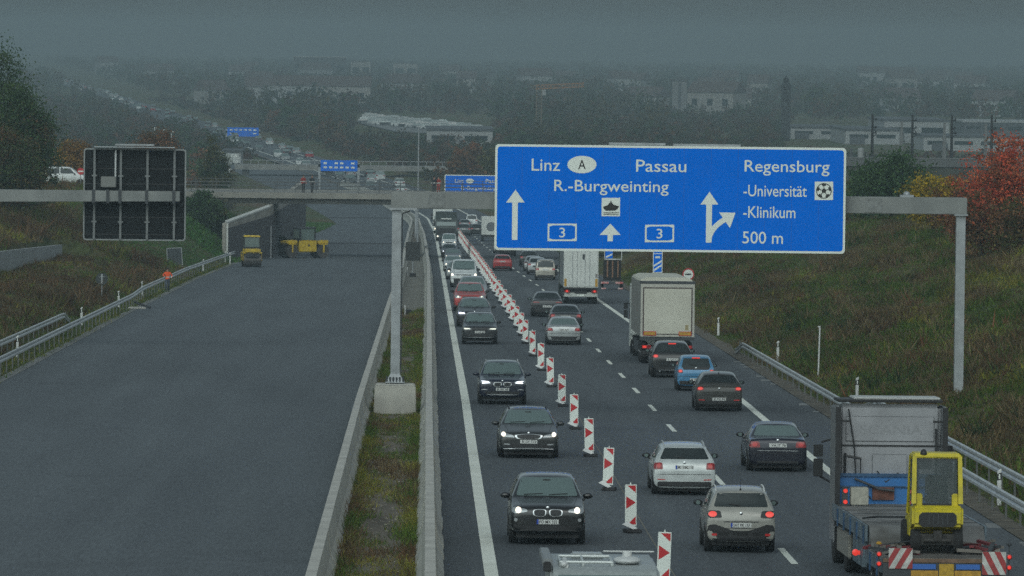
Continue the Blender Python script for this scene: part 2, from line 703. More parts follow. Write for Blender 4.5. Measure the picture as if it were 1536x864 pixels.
for k, (a, b) in enumerate(((690, 700), (905, 912))):
    sheet('dark_road_band', lambda y: eL(y) + 0.2, lambda y: T_LB(y) - 0.4, a, b, 0.004, mat('dark_band', (0.02, 0.021, 0.024), 0.8))  # dark band across the carriageway
sheet('dark_road_band', lambda y: T_RB(y) + 0.5, lambda y: eR(y) - 0.3, 690, 700, 0.003, MATS['dark_band'])
# dashes: 6 m long every 18 m
y0 = P(1007, 642).y
mb = MB()
y = y0 - 18 * 6
while y < 1500:
    pts = []
    for yy in (y - 3, y, y + 3):
        x = T_DL(yy)
        pts.append((x - 0.085, yy, zr(yy) + 0.006))
        pts.append((x + 0.085, yy, zr(yy) + 0.006))
    mb.add(pts, [(0, 1, 3, 2), (2, 3, 5, 4)])
    y += 18.0
tag(mb.build('road_marking', M_LINE, smooth=False, recalc=False), kind='structure')
# the faint sealed seam beside the beacons
T_BK = track([(990, 874), (946, 799), (911, 735), (884, 685), (861, 644), (843, 610), (812, 557), (790, 519), (768, 480), (740, 437), (716, 400), (700, 378), (690, 363)])
sheet('road_seam', lambda y: T_BK(y) + 0.42, lambda y: T_BK(y) + 0.455, 45, 640, 0.004, mat('seam_paint', (0.16, 0.15, 0.12), 0.9))
# right edge broken rim pieces
mb = MB()
y = 60.0
while y < 300:
    ln = random.uniform(1.0, 2.5)
    if random.random() < 0.55:
        w = random.uniform(0.2, 0.5)
        mb.add([(eR(y) - w, y, zr(y) + 0.006), (eR(y) + 0.1, y, zr(y) + 0.006), (eR(y) + 0.1, y + ln, zr(y + ln) + 0.006), (eR(y) - w * 0.7, y + ln, zr(y + ln) + 0.006)], [(0, 1, 2, 3)])
    y += ln + random.uniform(0.5, 3)
tag(mb.build('road_edge_patches', mat('worn_edge', (0.19, 0.20, 0.20), 0.9, var=0.3, vscale=1), smooth=False, recalc=False), kind='structure')

# median
M_MED = mat('median_soil', (0.060, 0.050, 0.034), 0.95, col2=(0.175, 0.150, 0.120), vscale=1.6, bump=0.6, bscale=5)
_mp = M_MED.node_tree.nodes.new('ShaderNodeMapping')
_mp.inputs['Scale'].default_value = (1.0, 0.10, 1.0)
_tc = [n for n in M_MED.node_tree.nodes if n.type == 'TEX_COORD'][0]
M_MED.node_tree.links.new(_tc.outputs['Object'], _mp.inputs['Vector'])
for _n in M_MED.node_tree.nodes:
    if _n.type == 'TEX_NOISE':
        M_MED.node_tree.links.new(_mp.outputs['Vector'], _n.inputs['Vector'])
sheet('median_strip', lambda y: T_LB(y) + 0.1, lambda y: T_RB(y) - 0.1, 45, 1500, 0.06,
      M_MED, step=3)
sheet('median_paving', lambda y: T_LB(y) + 0.35, lambda y: T_RB(y) - 0.35, 388, 700, 0.09,
      mat('median_concrete', (0.17, 0.165, 0.14), 0.9, var=0.3, vscale=0.9), step=4)


# concrete step barriers: one thing each
def barrier(name, tr, label):
    prof = [(-0.33, 0.0), (-0.33, 0.08), (-0.18, 0.33), (-0.11, 0.9), (0.11, 0.9), (0.18, 0.33), (0.33, 0.08), (0.33, 0.0)]
    t = thing(name, label, 'barrier', (tr(160), 160, zr(160)))
    y = 100.0
    base = Vector(t.location)
    mb = MB()
    joints = MB()
    j = 0
    while y < 1100:
        ln = 4.0 if y < 450 else 20.0
        a = Vector((tr(y + 0.02) + random.uniform(-0.022, 0.022), y + 0.02, zr(y) + 0.03))
        b = Vector((tr(y + ln - 0.02) + random.uniform(-0.022, 0.022), y + ln - 0.02, zr(y + ln) + 0.03))
        mb.sweep([a - base, b - base], prof)
        y += ln
        j += 1
    mb.build('concrete_wall', mat('barrier_concrete', (0.46, 0.455, 0.40), 0.85, col2=(0.33, 0.33, 0.295), vscale=0.8, bump=0.15, bscale=10), t, smooth=False)
    # a capping stripe of cleaner concrete
    mc = MB()
    path = [Vector((tr(yy), yy, zr(yy) + 0.03)) - base for yy in np.arange(102, 1100, 8.0)]
    mc.sweep(path, [(-0.115, 0.895), (-0.115, 0.925), (0.115, 0.925), (0.115, 0.895)])
    mc.build('cap', M_CONC, t, smooth=False)
    return t


barrier('concrete_barrier', T_LB, 'long pale concrete barrier between the empty new carriageway and the weedy median')
barrier('concrete_barrier', T_RB, 'long pale concrete barrier between the weedy median and the oncoming car queue')


# steel guard rails
def guard_rail(label, fx, y0, y1, hb=0.0, top=0.76, dip0=False, dip1=False, groundfn=None, post=4.0):
    gz = groundfn or (lambda x, y: zr(y))
    x0 = fx(y0)
    base = Vector((x0, y0, gz(x0, y0)))
    t = thing('guard_rail', label, 'guard rail', base)
    path = []
    n = max(3, int((y1 - y0) / 3))
    for i in range(n + 1):
        y = y0 + (y1 - y0) * i / n
        k = 0.0
        if dip0:
            k = max(k, 1 - sm(0, 7, y - y0))
        if dip1:
            k = max(k, 1 - sm(0, 7, y1 - y))
        x = fx(y)
        path.append(Vector((x, y, gz(x, y) + top - 0.31 - k * 0.5)) - base)
    w = [(0.0, 0.0), (-0.05, 0.03), (-0.05, 0.10), (0.0, 0.155), (-0.05, 0.21), (-0.05, 0.28), (0.0, 0.31), (0.012, 0.31),
         (-0.035, 0.275), (-0.035, 0.215), (0.015, 0.155), (-0.035, 0.095), (-0.035, 0.035), (0.012, 0.0)]
    sgn = 1 if x0 > 0 else -1
    MB().sweep(path, [(a * sgn, b) for a, b in w][::sgn]).build('rail', M_RAIL, t, smooth=False)
    y = y0 + 1
    po = None
    while y < y1:
        x = fx(y)
        z = gz(x, y)
        if po is None:
            po = MB().box(-0.028, 0.028, -0.05, 0.05, -0.3, top - 0.05).build('post', mat('shaded_post_steel', (0.12, 0.125, 0.12), 0.6, 0.2), t, smooth=False)  # dark steel colour carries the shade that falls on the posts
            q = po
        else:
            q = po.copy()
            COL.objects.link(q)
            q.parent = t
        q.location = (x + 0.05 * sgn - base.x, y - base.y, z - base.z)
        y += post
    return t


guard_rail('low front guard rail along the right shoulder, its far end bent down beside the asphalt', lambda y: 15.95, 95, P(1101, 530).y, dip1=True)
guard_rail('raised rear guard rail on the right, starting behind the truck cab against the slope', lambda y: 16.95, 95, 236, top=0.92, dip1=True)
guard_rail('front guard rail of the left verge, running past the broken kerb to the far rollers', lambda y: eL(y) - 0.55 - 0.45 * sm(385, 420, y), 200, 575, top=0.86)
guard_rail('short upper guard rail behind the first one on the left brushy verge', lambda y: -19.25, 200, 345, top=0.98, dip1=True)


# delineator posts
def delineator(x, y, label, front=False):
    t = thing('delineator_post', label, 'marker post', (x, y, zg(x, y)), group='white marker posts along the verges')
    MB().prism([(-0.06, 0), (0.06, 0), (0.055, 1.05), (-0.06, 0.98)], 'xz', -0.05, 0.05).build('post', M_WHITE, t, bevel=0.012)
    MB().prism([(-0.063, 0.72), (0.062, 0.74), (0.0595, 0.95), (-0.063, 0.90)], 'xz', -0.054, 0.054).build('black_band', M_BLACK, t)
    MB().box(-0.02, 0.02, -0.06, -0.054, 0.76, 0.90).build('reflector', M_SIGNW, t)
    return t


def delin_px(px, py, L, label):
    # given pixel of the foot and sideways position, solve the distance
    d = L * FPX / ((px - 631) + 0.0)
    return delineator(L, d, label)


for i, (px, yy, lab) in enumerate([
        (24, 'at the left edge of the photo', -19.0), (124, 'where the upper left rail ends', -18.9),
        (184, 'between the round sign and the worker', -18.7), (212, 'just above the rail left of the orange worker', -18.9),
        (295, 'behind the rail right of the tilted sign back', -18.6), (330, 'beside the end of the left rail near the rollers', -18.0)]):
    d = abs(lab) * FPX / abs(px - 631)
    delineator(eL(d) - 1.35 if px < 280 else eL(d) - 1.1, d, 'white marker post with black band ' + yy)
for px, py, lab in ((345, 396, 'nearest of the pair by the front roller'), (353, 389, 'farther of the pair by the front roller')):
    p = P(px, py)
    delineator(min(p.x, eL(p.y) - 0.4), p.y, 'white marker post with black band, ' + lab)
for px, L, lab in ((1087, 16.6, 'on the right slope just before the rail end'), (1177, 17.2, 'behind the start of the right guard rail'),
                   (1297, 17.4, 'peeping over the cab roof of the low loader'), (1513, 16.45, 'beside the right rail next to the forklift')):
    d = L * FPX / (px - 631 - 4)
    delineator(L, d, 'white marker post with black band ' + lab)
# ================================================================== CARS
def car_shell(s):
    """half sections along the car -> smooth closed body (front at -y)"""
    L, W, H = s['L'], s['W'], s['H']
    hw = W / 2
    nose, cowl, tail = s['nose'], s['cowl'], s['tail']
    tc, tw, tr_, tg = s['tc'], s['tw'], s['tr'], s['tg']     # cowl, windscreen top, roof end, rear glass base (m from nose)
    rw = s['rw']                                            # half roof width
    zb = s.get('zb', 0.22)
    st = []

    def add(t, zt, w, wr, zbelt=None, zbot=None):
        st.append((t, zt, w * hw, wr, zbelt if zbelt is not None else zt - 0.06, zb if zbot is None else zbot))
    sq = s.get('sq', 0.0)
    add(0.0, nose - 0.19, 0.88 + sq * 0.05, 0.66, nose - 0.27, zb + 0.08)
    add(0.035, nose - 0.07, 0.93 + sq * 0.04, 0.72, nose - 0.14, zb + 0.03)
    add(0.13, nose - 0.01, 0.975 + sq * 0.02, 0.77, nose - 0.08)
    add(0.32, nose + 0.03, 0.995, 0.80, nose - 0.05)
    add(0.62, nose + (cowl - nose) * 0.45, 1.0, 0.81, nose + (cowl - nose) * 0.4 - 0.07)
    add(tc - 0.12, cowl - 0.015, 1.0, 0.82, cowl - 0.07)
    for k in (0.04, 0.35, 0.68, 0.94):
        add(tc + (tw - tc) * k, cowl + (H - 0.055 - cowl) * k, 1.0, 0.82 * hw / 0.91 + (rw - 0.82 * hw / 0.91) * k, cowl - 0.05 + 0.03 * k)
    add(tw + 0.30, H - 0.01, 1.0, rw, cowl - 0.02)
    add((tw + tr_) / 2 + 0.15, H, 1.0, rw, cowl)
    add(tr_ - 0.35, H - 0.03, 1.0, rw * 0.985, cowl + 0.01)
    add(tr_, H - s.get('drop', 0.09), 0.985, rw * 0.95, cowl + 0.02)
    dz = tail - (H - s.get('drop', 0.09))
    for k in (0.10, 0.5, 0.9):
        add(tr_ + (tg - tr_) * k, H - s.get('drop', 0.09) + dz * k, 0.98, rw * 0.97 + (0.78 * hw / 0.9 - rw * 0.97) * k, min(cowl + 0.02, H + dz * k - 0.1))
    if L - tg > 0.35:                                       # boot lid
        add(tg + 0.06, tail + 0.002, 0.985, 0.77, tail - 0.06)
        add(L - 0.14, tail - 0.005, 0.975, 0.77, tail - 0.07)
        add(L - 0.05, tail - 0.05, 0.965, 0.76, tail - 0.13)
    else:
        add(L - 0.10, tail - 0.04, 0.985, 0.80, tail - 0.11)
        add(L - 0.04, tail - 0.15, 0.98, 0.82, tail - 0.24)
    add(L, tail - 0.30, 0.945 + sq * 0.02, 0.74, tail - 0.38, zb + 0.07)
    vs, fs = [], []
    for (t, zt, w, wr, zbelt, zbt) in st:
        wr = min(wr, w * 0.95)
        zm = zbt + 0.36 * (zbelt - zbt)
        half = [(0.0, zbt), (w * 0.80, zbt), (w * 0.955, zbt + 0.07), (w * 0.995, zm), (w, zbt + 0.68 * (zbelt - zbt)), (w * 0.965, zbelt),
                (w * 0.94 + (wr - w * 0.94) * 0.52, zbelt + (zt - zbelt) * 0.56), (wr, zt - min(0.045, 0.5 * (zt - zbelt))), (wr * 0.80, zt - 0.004), (0.0, zt + 0.014)]
        loop = [(x, z) for x, z in half] + [(-x, z) for x, z in half[-2:0:-1]]
        vs += [(x, t - L / 2, z) for x, z in loop]
    n = 18
    for i in range(len(st) - 1):
        for k in range(n):
            j = (k + 1) % n
            fs.append((i * n + k, i * n + j, (i + 1) * n + j, (i + 1) * n + k))
    for o, flip in ((0, 0), ((len(st) - 1) * n, 1)):
        for k in range(1, 9):                               # quads across the end
            q = (o + k, o + k + 1, o + (n - k - 1) % n, o + (n - k) % n) if k < 8 else None
            if q:
                fs.append(q)
        fs.append((o, o + 1, o + n - 1))
        fs.append((o + 8, o + 9, o + 10))
    return vs, fs


def subsurf_mesh(vs, fs, lv):
    me = bpy.data.meshes.new('shell_source')
    me.from_pydata(vs, [], fs)
    bm = bmesh.new()
    bm.from_mesh(me)
    bmesh.ops.recalc_face_normals(bm, faces=bm.faces)
    bm.to_mesh(me)
    bm.free()
    ob = bpy.data.objects.new('shell_source', me)
    COL.objects.link(ob)
    md = ob.modifiers.new('s', 'SUBSURF')
    md.levels = lv
    md.render_levels = lv
    dg = bpy.context.evaluated_depsgraph_get()
    m2 = bpy.data.meshes.new_from_object(ob.evaluated_get(dg))
    bpy.data.objects.remove(ob)
    bpy.data.meshes.remove(me)
    return m2


def chaikin(p, k, r=0.05):
    """round each corner with a radius of about r"""
    if not k:
        return p
    q = []
    n = len(p)
    for i in range(n):
        a, c, b = p[i - 1], p[i], p[(i + 1) % n]
        la, lb = math.hypot(a[0] - c[0], a[1] - c[1]), math.hypot(b[0] - c[0], b[1] - c[1])
        ka, kb = min(0.4, r * k / max(la, 1e-5)), min(0.4, r * k / max(lb, 1e-5))
        s = (c[0] + (a[0] - c[0]) * ka, c[1] + (a[1] - c[1]) * ka)
        e = (c[0] + (b[0] - c[0]) * kb, c[1] + (b[1] - c[1]) * kb)
        for u in (0.0, 0.33, 0.67, 1.0):
            q.append(((1 - u) ** 2 * s[0] + 2 * u * (1 - u) * c[0] + u * u * e[0], (1 - u) ** 2 * s[1] + 2 * u * (1 - u) * c[1] + u * u * e[1]))
    return q


class Shell:
    def __init__(self, me):
        self.bv = BVHTree.FromPolygons([tuple(v.co) for v in me.vertices], [tuple(p.vertices) for p in me.polygons])

    def hit(self, view, a, b):
        if view == 'front':
            o, d = Vector((a, -20, b)), Vector((0, 1, 0))
        elif view == 'rear':
            o, d = Vector((a, 20, b)), Vector((0, -1, 0))
        elif view == 'top':
            o, d = Vector((a, b, 20)), Vector((0, 0, -1))
        elif view == 'sl':
            o, d = Vector((-20, a, b)), Vector((1, 0, 0))
        else:
            o, d = Vector((20, a, b)), Vector((-1, 0, 0))
        h, n, i, _ = self.bv.ray_cast(o, d)
        if h is None:
            q = {'front': Vector((a, -2.2, b)), 'rear': Vector((a, 2.2, b)), 'top': Vector((a, b, 1.5)), 'sl': Vector((-0.9, a, b))}.get(view, Vector((0.9, a, b)))
            h, n, i, _ = self.bv.find_nearest(q)
        if n.dot(d) > 0:
            n = -n
        return h, (n - d * 0.6).normalized()

    def patch(self, mb, view, poly, off=0.006, rnd=1, m=0, seg=0.07, rings=4, ring=None):
        if rnd:
            poly = chaikin(poly, rnd)
        pts = []
        for i in range(len(poly)):
            a, b = poly[i], poly[(i + 1) % len(poly)]
            n = max(1, int(math.hypot(b[0] - a[0], b[1] - a[1]) / seg))
            for k in range(n):
                pts.append((a[0] + (b[0] - a[0]) * k / n, a[1] + (b[1] - a[1]) * k / n))
        c = (sum(p[0] for p in pts) / len(pts), sum(p[1] for p in pts) / len(pts))
        n = len(pts)
        vs, fs = [], []
        ks = [1.0 - r / rings for r in range(rings)] if ring is None else [1.0, ring]
        for q, k in enumerate([1.0] + ks + ([ring] if ring else [])):
            for p in pts:
                h, nn = self.hit(view, c[0] + (p[0] - c[0]) * k, c[1] + (p[1] - c[1]) * k)
                o = -0.012 if q == 0 or (ring and q == 3) else off
                vs.append(h + nn * o)
        nr = len(vs) // n
        for r in range(nr - 1):
            for i in range(n):
                j = (i + 1) % n
                fs.append((r * n + i, r * n + j, (r + 1) * n + j, (r + 1) * n + i))
        if ring is None:
            h, nn = self.hit(view, *c)
            vs.append(h + nn * off)
            for i in range(n):
                fs.append(((nr - 1) * n + i, (nr - 1) * n + (i + 1) % n, len(vs) - 1))
        mb.add(vs, fs, m)
        return mb


SHELLS = {}
# L, W, H, nose, cowl, tail heights; tc cowl, tw windscreen top, tr roof end, tg rear glass base; rw half roof width
SPEC = {
    'suv': dict(L=4.45, W=1.82, H=1.60, nose=0.93, cowl=1.08, tail=1.10, tc=1.18, tw=1.92, tr=3.98, tg=4.30, rw=0.654, zb=0.25),
    'bigsuv': dict(L=4.70, W=1.89, H=1.67, nose=0.98, cowl=1.12, tail=1.14, tc=1.28, tw=2.02, tr=4.18, tg=4.52, rw=0.676, zb=0.27),
    'crossover': dict(L=4.16, W=1.765, H=1.62, nose=0.95, cowl=1.10, tail=1.12, tc=1.0, tw=1.65, tr=3.78, tg=4.00, rw=0.654, zb=0.27, sq=0.5),
    'estate': dict(L=4.70, W=1.83, H=1.47, nose=0.80, cowl=0.98, tail=1.00, tc=1.22, tw=2.02, tr=4.25, tg=4.54, rw=0.627, zb=0.19),
    'sedan': dict(L=4.65, W=1.80, H=1.43, nose=0.78, cowl=0.96, tail=1.01, tc=1.25, tw=2.05, tr=3.25, tg=3.95, rw=0.610, zb=0.19, drop=0.06),
    'hatch': dict(L=4.15, W=1.77, H=1.47, nose=0.80, cowl=0.99, tail=1.06, tc=1.08, tw=1.80, tr=3.62, tg=4.02, rw=0.610, zb=0.2),
    'mini': dict(L=3.60, W=1.66, H=1.55, nose=0.86, cowl=1.03, tail=1.06, tc=0.78, tw=1.40, tr=3.22, tg=3.48, rw=0.632, zb=0.22, sq=0.6),
    'van': dict(L=4.40, W=1.80, H=1.83, nose=0.95, cowl=1.15, tail=1.12, tc=0.98, tw=1.72, tr=4.20, tg=4.34, rw=0.741, zb=0.22, sq=0.6),
}


def get_shell(kind, lv=2):
    k = (kind, lv)
    if k not in SHELLS:
        vs, fs = car_shell(SPEC[kind])
        me = subsurf_mesh(vs, fs, lv)
        SHELLS[k] = (me, Shell(me))
    return SHELLS[k]


def sym(poly, s):
    return [(p[0] * s, p[1]) for p in poly]


def plate(root, sh, view, z, text, eu=True, w=0.52, h=0.11):
    y0, nn = sh.hit(view, 0, z)
    f = -1 if view == 'front' else 1
    y = y0.y + f * 0.015
    mb = MB().box(-w / 2, w / 2, min(y, y - f * 0.05), max(y, y - f * 0.05), z - h / 2, z + h / 2)
    p = mb.build('number_plate', mat('plate_white', (0.55, 0.56, 0.54), 0.5), root)
    if text:
        t = MB()
        text_mb(t, text, (-w * 0.38) * (-f), z - h * 0.33, w * 0.82, h * 0.66, y + f * 0.006, face=f)
        t.build('lettering', M_SIGNK, p, smooth=False, recalc=False)
    if eu:
        e = MB()
        a, b = (-w / 2, -w / 2 + 0.045) if f < 0 else (w / 2 - 0.045, w / 2)
        e.box(a, b, min(y + f * 0.005, y), max(y + f * 0.005, y), z - h / 2, z + h / 2)
        e.build('country_strip', M_PLATEB, p, smooth=False)
    return p


def badge(root, sh, view, z, r=0.04):
    h, nn = sh.hit(view, 0, z)
    f = -1 if view == 'front' else 1
    MB().lathe([(r, 0), (r, f * 0.015), (r * 0.8, f * 0.02)], (0, h.y + f * 0.0, z), 'y', 16).build('badge', M_CHROME, root)


def build_car(kind, pm, face, opt, root, lv=2):
    """everything of one car under root; face = which end the photo sees (both ends are built)"""
    s = SPEC[kind]
    L, W, H = s['L'], s['W'], s['H']
    me0, sh = get_shell(kind, lv)
    me = me0.copy()
    me.name = 'body'
    me.materials.clear()
    me.materials.append(pm)
    me.polygons.foreach_set('material_index', [0] * len(me.polygons))
    me.shade_smooth()
    body = bpy.data.objects.new('body', me)
    COL.objects.link(body)
    body.parent = root
    hw = W / 2
    nose, cowl, tail, rw = s['nose'], s['cowl'], s['tail'], s['rw']
    yf = -L / 2
    # ---- glass
    ws = [(-0.735 * hw / 0.9, cowl + 0.03), (0.735 * hw / 0.9, cowl + 0.03), (rw * 0.93, H - 0.085), (-rw * 0.93, H - 0.085)]
    o = sh.patch(MB(), 'front', ws, 0.010, 1, rings=7).build('windscreen', M_GLASSL, root)
    if lv > 1:
        k = [(p[0] * 1.03, p[1] - (0.0 if p[1] > cowl + .1 else 0.03)) for p in ws]
        sh.patch(MB(), 'front', k, -0.004, 1).build('seal', M_BLACK, o)
        w = MB()
        for s_ in (-1, 1):
            h0, _ = sh.hit('front', s_ * 0.30 - 0.25, cowl + 0.05)
            h1, _ = sh.hit('front', s_ * 0.30 + 0.20, cowl + 0.075)
            w.cyl(h0 + Vector((0, -0.02, 0.01)), h1 + Vector((0, -0.02, 0.01)), 0.012, n=6)
        w.build('wiper', M_BLACK, o)
        mrr = sh.hit('front', 0, H - 0.15)[0]
        MB().box(-0.09, 0.09, -0.012, 0.0, -0.035, 0.035, at=mrr + Vector((0, -0.004, 0))).build('mirror_mount', M_BLACK, o)
    zt = H - s.get('drop', 0.09) - 0.035
    rwd = opt.get('rear_glass', None) or [(-0.70 * hw / 0.9, tail + 0.03), (0.70 * hw / 0.9, tail + 0.03), (rw * 0.90, zt - 0.005), (-rw * 0.90, zt - 0.005)]
    o = sh.patch(MB(), 'rear', rwd, 0.007, 1).build('rear_window', opt.get('rear_mat', M_GLASS), root)
    if lv > 1 and opt.get('wiper', True) and L - s['tg'] < 0.35:
        h0, _ = sh.hit('rear', 0.0, tail + 0.06)
        h1, _ = sh.hit('rear', 0.30, tail + 0.11)
        MB().cyl(h0 + Vector((0, 0.02, 0)), h1 + Vector((0, 0.02, 0)), 0.012, n=6).build('wiper', M_BLACK, o)
    for view in ('sl', 'sr'):
        mb = MB()
        tc, tw, tr_, tg = s['tc'], s['tw'], s['tr'], s['tg']
        zb_ = cowl + 0.03
        mid = (tc + tr_) / 2 + 0.25
        sh.patch(mb, view, [(yf + tc + 0.45, zb_), (yf + mid - 0.05, zb_), (yf + mid - 0.05, H - 0.13), (yf + tw + 0.12, H - 0.14)], 0.006, 1)
        sh.patch(mb, view, [(yf + mid + 0.03, zb_), (yf + tr_ - 0.05, zb_ + 0.03), (yf + tr_ - 0.25, H - 0.15), (yf + mid + 0.03, H - 0.13)], 0.006, 1)
        mb.build('side_window', M_GLASS, root)
    # ---- wheels and arches
    wr_ = opt.get('wheel', 0.325)
    ax = (yf + 0.86, yf + L - 0.86)
    for y in ax:
        for s_ in (-1, 1):
            c = (s_ * (hw - 0.11), y, wr_)
            tw_ = MB().lathe([(wr_ * 0.68, -0.11), (wr_ * 0.96, -0.11), (wr_, -0.085), (wr_, 0.085), (wr_ * 0.96, 0.11), (wr_ * 0.68, 0.11)], c, 'x', 20)
            wh = tw_.build('wheel', M_RUB, root)
            if lv > 1:
                r = MB().lathe([(wr_ * 0.67, s_ * 0.07), (wr_ * 0.67, s_ * 0.09), (wr_ * 0.6, s_ * 0.095)], c, 'x', 20)
                for a in range(5):
                    t = 2 * math.pi * a / 5
                    r.box(0, s_ * 0.012, -0.03, 0.03, 0.03, wr_ * 0.62, rot=Matrix.Rotation(t, 3, 'X'), at=(c[0] + s_ * 0.10, c[1], c[2]))
                r.build('rim', M_RIM if opt.get('rim', 1) else M_RIMD, wh)
    mb = MB()
    for view, s_ in (('sl', -1), ('sr', 1)):
        for y in ax:
            sh.patch(mb, view, [(y + (wr_ + 0.055) * math.cos(a), max(s.get('zb', 0.2) + 0.03, wr_ + (wr_ + 0.055) * math.sin(a))) for a in [2 * math.pi * i / 18 for i in range(18)]], 0.004, 0)
    mb.build('wheel_arch', M_BLACK, root)
    zb = s.get('zb', 0.22)
    MB().box(-hw * 0.82, hw * 0.82, yf + 0.25, -yf - 0.25, zb - 0.09, zb + 0.06).build('underbody', M_BLACK, root)
    # ---- mirrors
    for s_ in (-1, 1):
        c = Vector((s_ * (hw + 0.085), yf + s['tc'] + 0.42, cowl + 0.02))
        q = MB().ell(c, (0.125, 0.075, 0.075), 12, 8)
        q.frus(c.x - 0.11 * s_ - 0.03, c.x - 0.11 * s_ + 0.03, c.y - 0.02, c.y + 0.02, c.z - 0.12, c.x - 0.06 * s_ - 0.03, c.x - 0.06 * s_ + 0.03, c.y - 0.02, c.y + 0.02, c.z - 0.04)
        mo = q.build('wing_mirror', opt.get('mirror', M_BLACK), root)
        MB().lathe([(0.055, 0.055), (0.055, 0.078)], c, 'y', 12).build('mirror_glass', M_GLASSL, mo)
    # ---- front end
    if face == 'front' or lv > 1:
        lamp = opt.get('lamp', M_LAMP)
        hl = opt.get('headlight', [(0.52, nose - 0.17), (0.80, nose - 0.19), (0.86, nose - 0.05), (0.72, nose - 0.02), (0.50, nose - 0.09)])
        lp = opt.get('lamp_at', (0.66, nose - 0.115, 0.055))
        for s_ in (-1, 1):
            o = sh.patch(MB(), 'front', sym(hl, s_), 0.008, 1).build('headlight', opt.get('lens', M_LENS), root)
            if face == 'front' and opt.get('lit', True):
                poly = opt['lamp_poly'] if 'lamp_poly' in opt else circ(lp[0], lp[1], lp[2], 12)
                sh.patch(MB(), 'front', sym(poly, s_), 0.016, 0, rings=2).build('lamp', lamp, o)
        for gp, frame in opt.get('grilles', [([(-0.40, nose - 0.22), (0.40, nose - 0.22), (0.44, nose - 0.09), (-0.44, nose - 0.09)], False)]):
            o = sh.patch(MB(), 'front', gp, 0.010, 1).build('grille', M_BLACK, root)
            if frame:
                sh.patch(MB(), 'front', [(p[0], p[1]) for p in gp], 0.02, 2, ring=0.86).build('grille_frame', M_CHROME, o)
            if lv > 1:
                b = MB()
                xs = [p[0] for p in gp]
                zs = [p[1] for p in gp]
                for k in range(1, 9):
                    xx = min(xs) + (max(xs) - min(xs)) * k / 9
                    h, _ = sh.hit('front', xx, sum(zs) / len(zs))
                    b.box(xx - 0.006, xx + 0.006, h.y - 0.018, h.y, min(zs) + 0.035, max(zs) - 0.035)
                b.build('grille_bars', M_DSTEEL, o)
        low = opt.get('intake', [(-0.62, zb + 0.10), (0.62, zb + 0.10), (0.70, zb + 0.24), (-0.70, zb + 0.24)])
        sh.patch(MB(), 'front', low, 0.009, 1).build('lower_intake', M_BLACK, root)
        for fx, fz, fr in opt.get('fogs', []):
            for s_ in (-1, 1):
                sh.patch(MB(), 'front', sym(circ(fx, fz, fr, 12), s_), 0.016, 0, rings=2).build('fog_light', opt.get('fogmat', M_LENS), root)
        for poly, mm, nm in opt.get('fextra', []):
            sh.patch(MB(), 'front', poly, 0.012, 1).build(nm, mm, root)
            if opt.get('mirrorx', True) and min(p[0] for p in poly) > 0:
                sh.patch(MB(), 'front', sym(poly, -1), 0.012, 1).build(nm, mm, root)
        plate(root, sh, 'front', opt.get('fplate_z', nose - 0.36), opt.get('plate', None) if face == 'front' else None, eu=opt.get('eu', False))
        if opt.get('badge', False):
            badge(root, sh, 'front', opt['badge'])
    # ---- rear end
    if face == 'rear' or lv > 1:
        tl = opt.get('tail', [(0.56, tail - 0.24), (0.84, tail - 0.26), (0.86, tail - 0.08), (0.60, tail - 0.07)])
        for s_ in (-1, 1):
            o = sh.patch(MB(), 'rear', sym(tl, s_), 0.010, 1).build('taillight', opt.get('tail_base', M_TAIL), root)
            if face == 'rear':
                lit = opt.get('tail_lit', M_TAILDIM)
                if lit is not None and not (opt.get('one_lit') and s_ > 0 and False):
                    c = opt.get('tail_at', (sum(p[0] for p in tl) / len(tl), sum(p[1] for p in tl) / len(tl), 0.075, 0.05))
                    sh.patch(MB(), 'rear', sym(circ(c[0], c[1], c[2], 14, c[3]), s_), 0.018, 0, rings=2).build('lamp', lit, o)
        if face == 'rear' and opt.get('high_brake'):
            z = H - s.get('drop', 0.09) - 0.0
            h, _ = sh.hit('rear', 0, z - 0.03)
            MB().box(-0.17, 0.17, h.y, h.y + 0.05, z - 0.045, z + 0.0).build('high_brake_light', M_TAILON, root)
        lowr = opt.get('rear_low', [(-0.70, zb + 0.06), (0.70, zb + 0.06), (0.74, zb + 0.22), (-0.74, zb + 0.22)])
        sh.patch(MB(), 'rear', lowr, 0.010, 1).build('rear_diffuser', M_BLACK, root)
        for poly, mm, nm in opt.get('rextra', []):
            sh.patch(MB(), 'rear', poly, 0.012, 1).build(nm, mm, root)
            if min(p[0] for p in poly) > 0:
                sh.patch(MB(), 'rear', sym(poly, -1), 0.012, 1).build(nm, mm, root)
        plate(root, sh, 'rear', opt.get('rplate_z', tail - 0.22), opt.get('plate', None) if face == 'rear' else None, eu=opt.get('eu', False))
        if opt.get('rbadge'):
            badge(root, sh, 'rear', opt['rbadge'])
        for s_ in (-1, 1):
            if opt.get('exhaust'):
                MB().cyl((s_ * 0.55, -yf - 0.10, zb + 0.03), (s_ * 0.55, -yf + 0.01, zb + 0.03), 0.035, n=12).build('exhaust', M_CHROME, root)
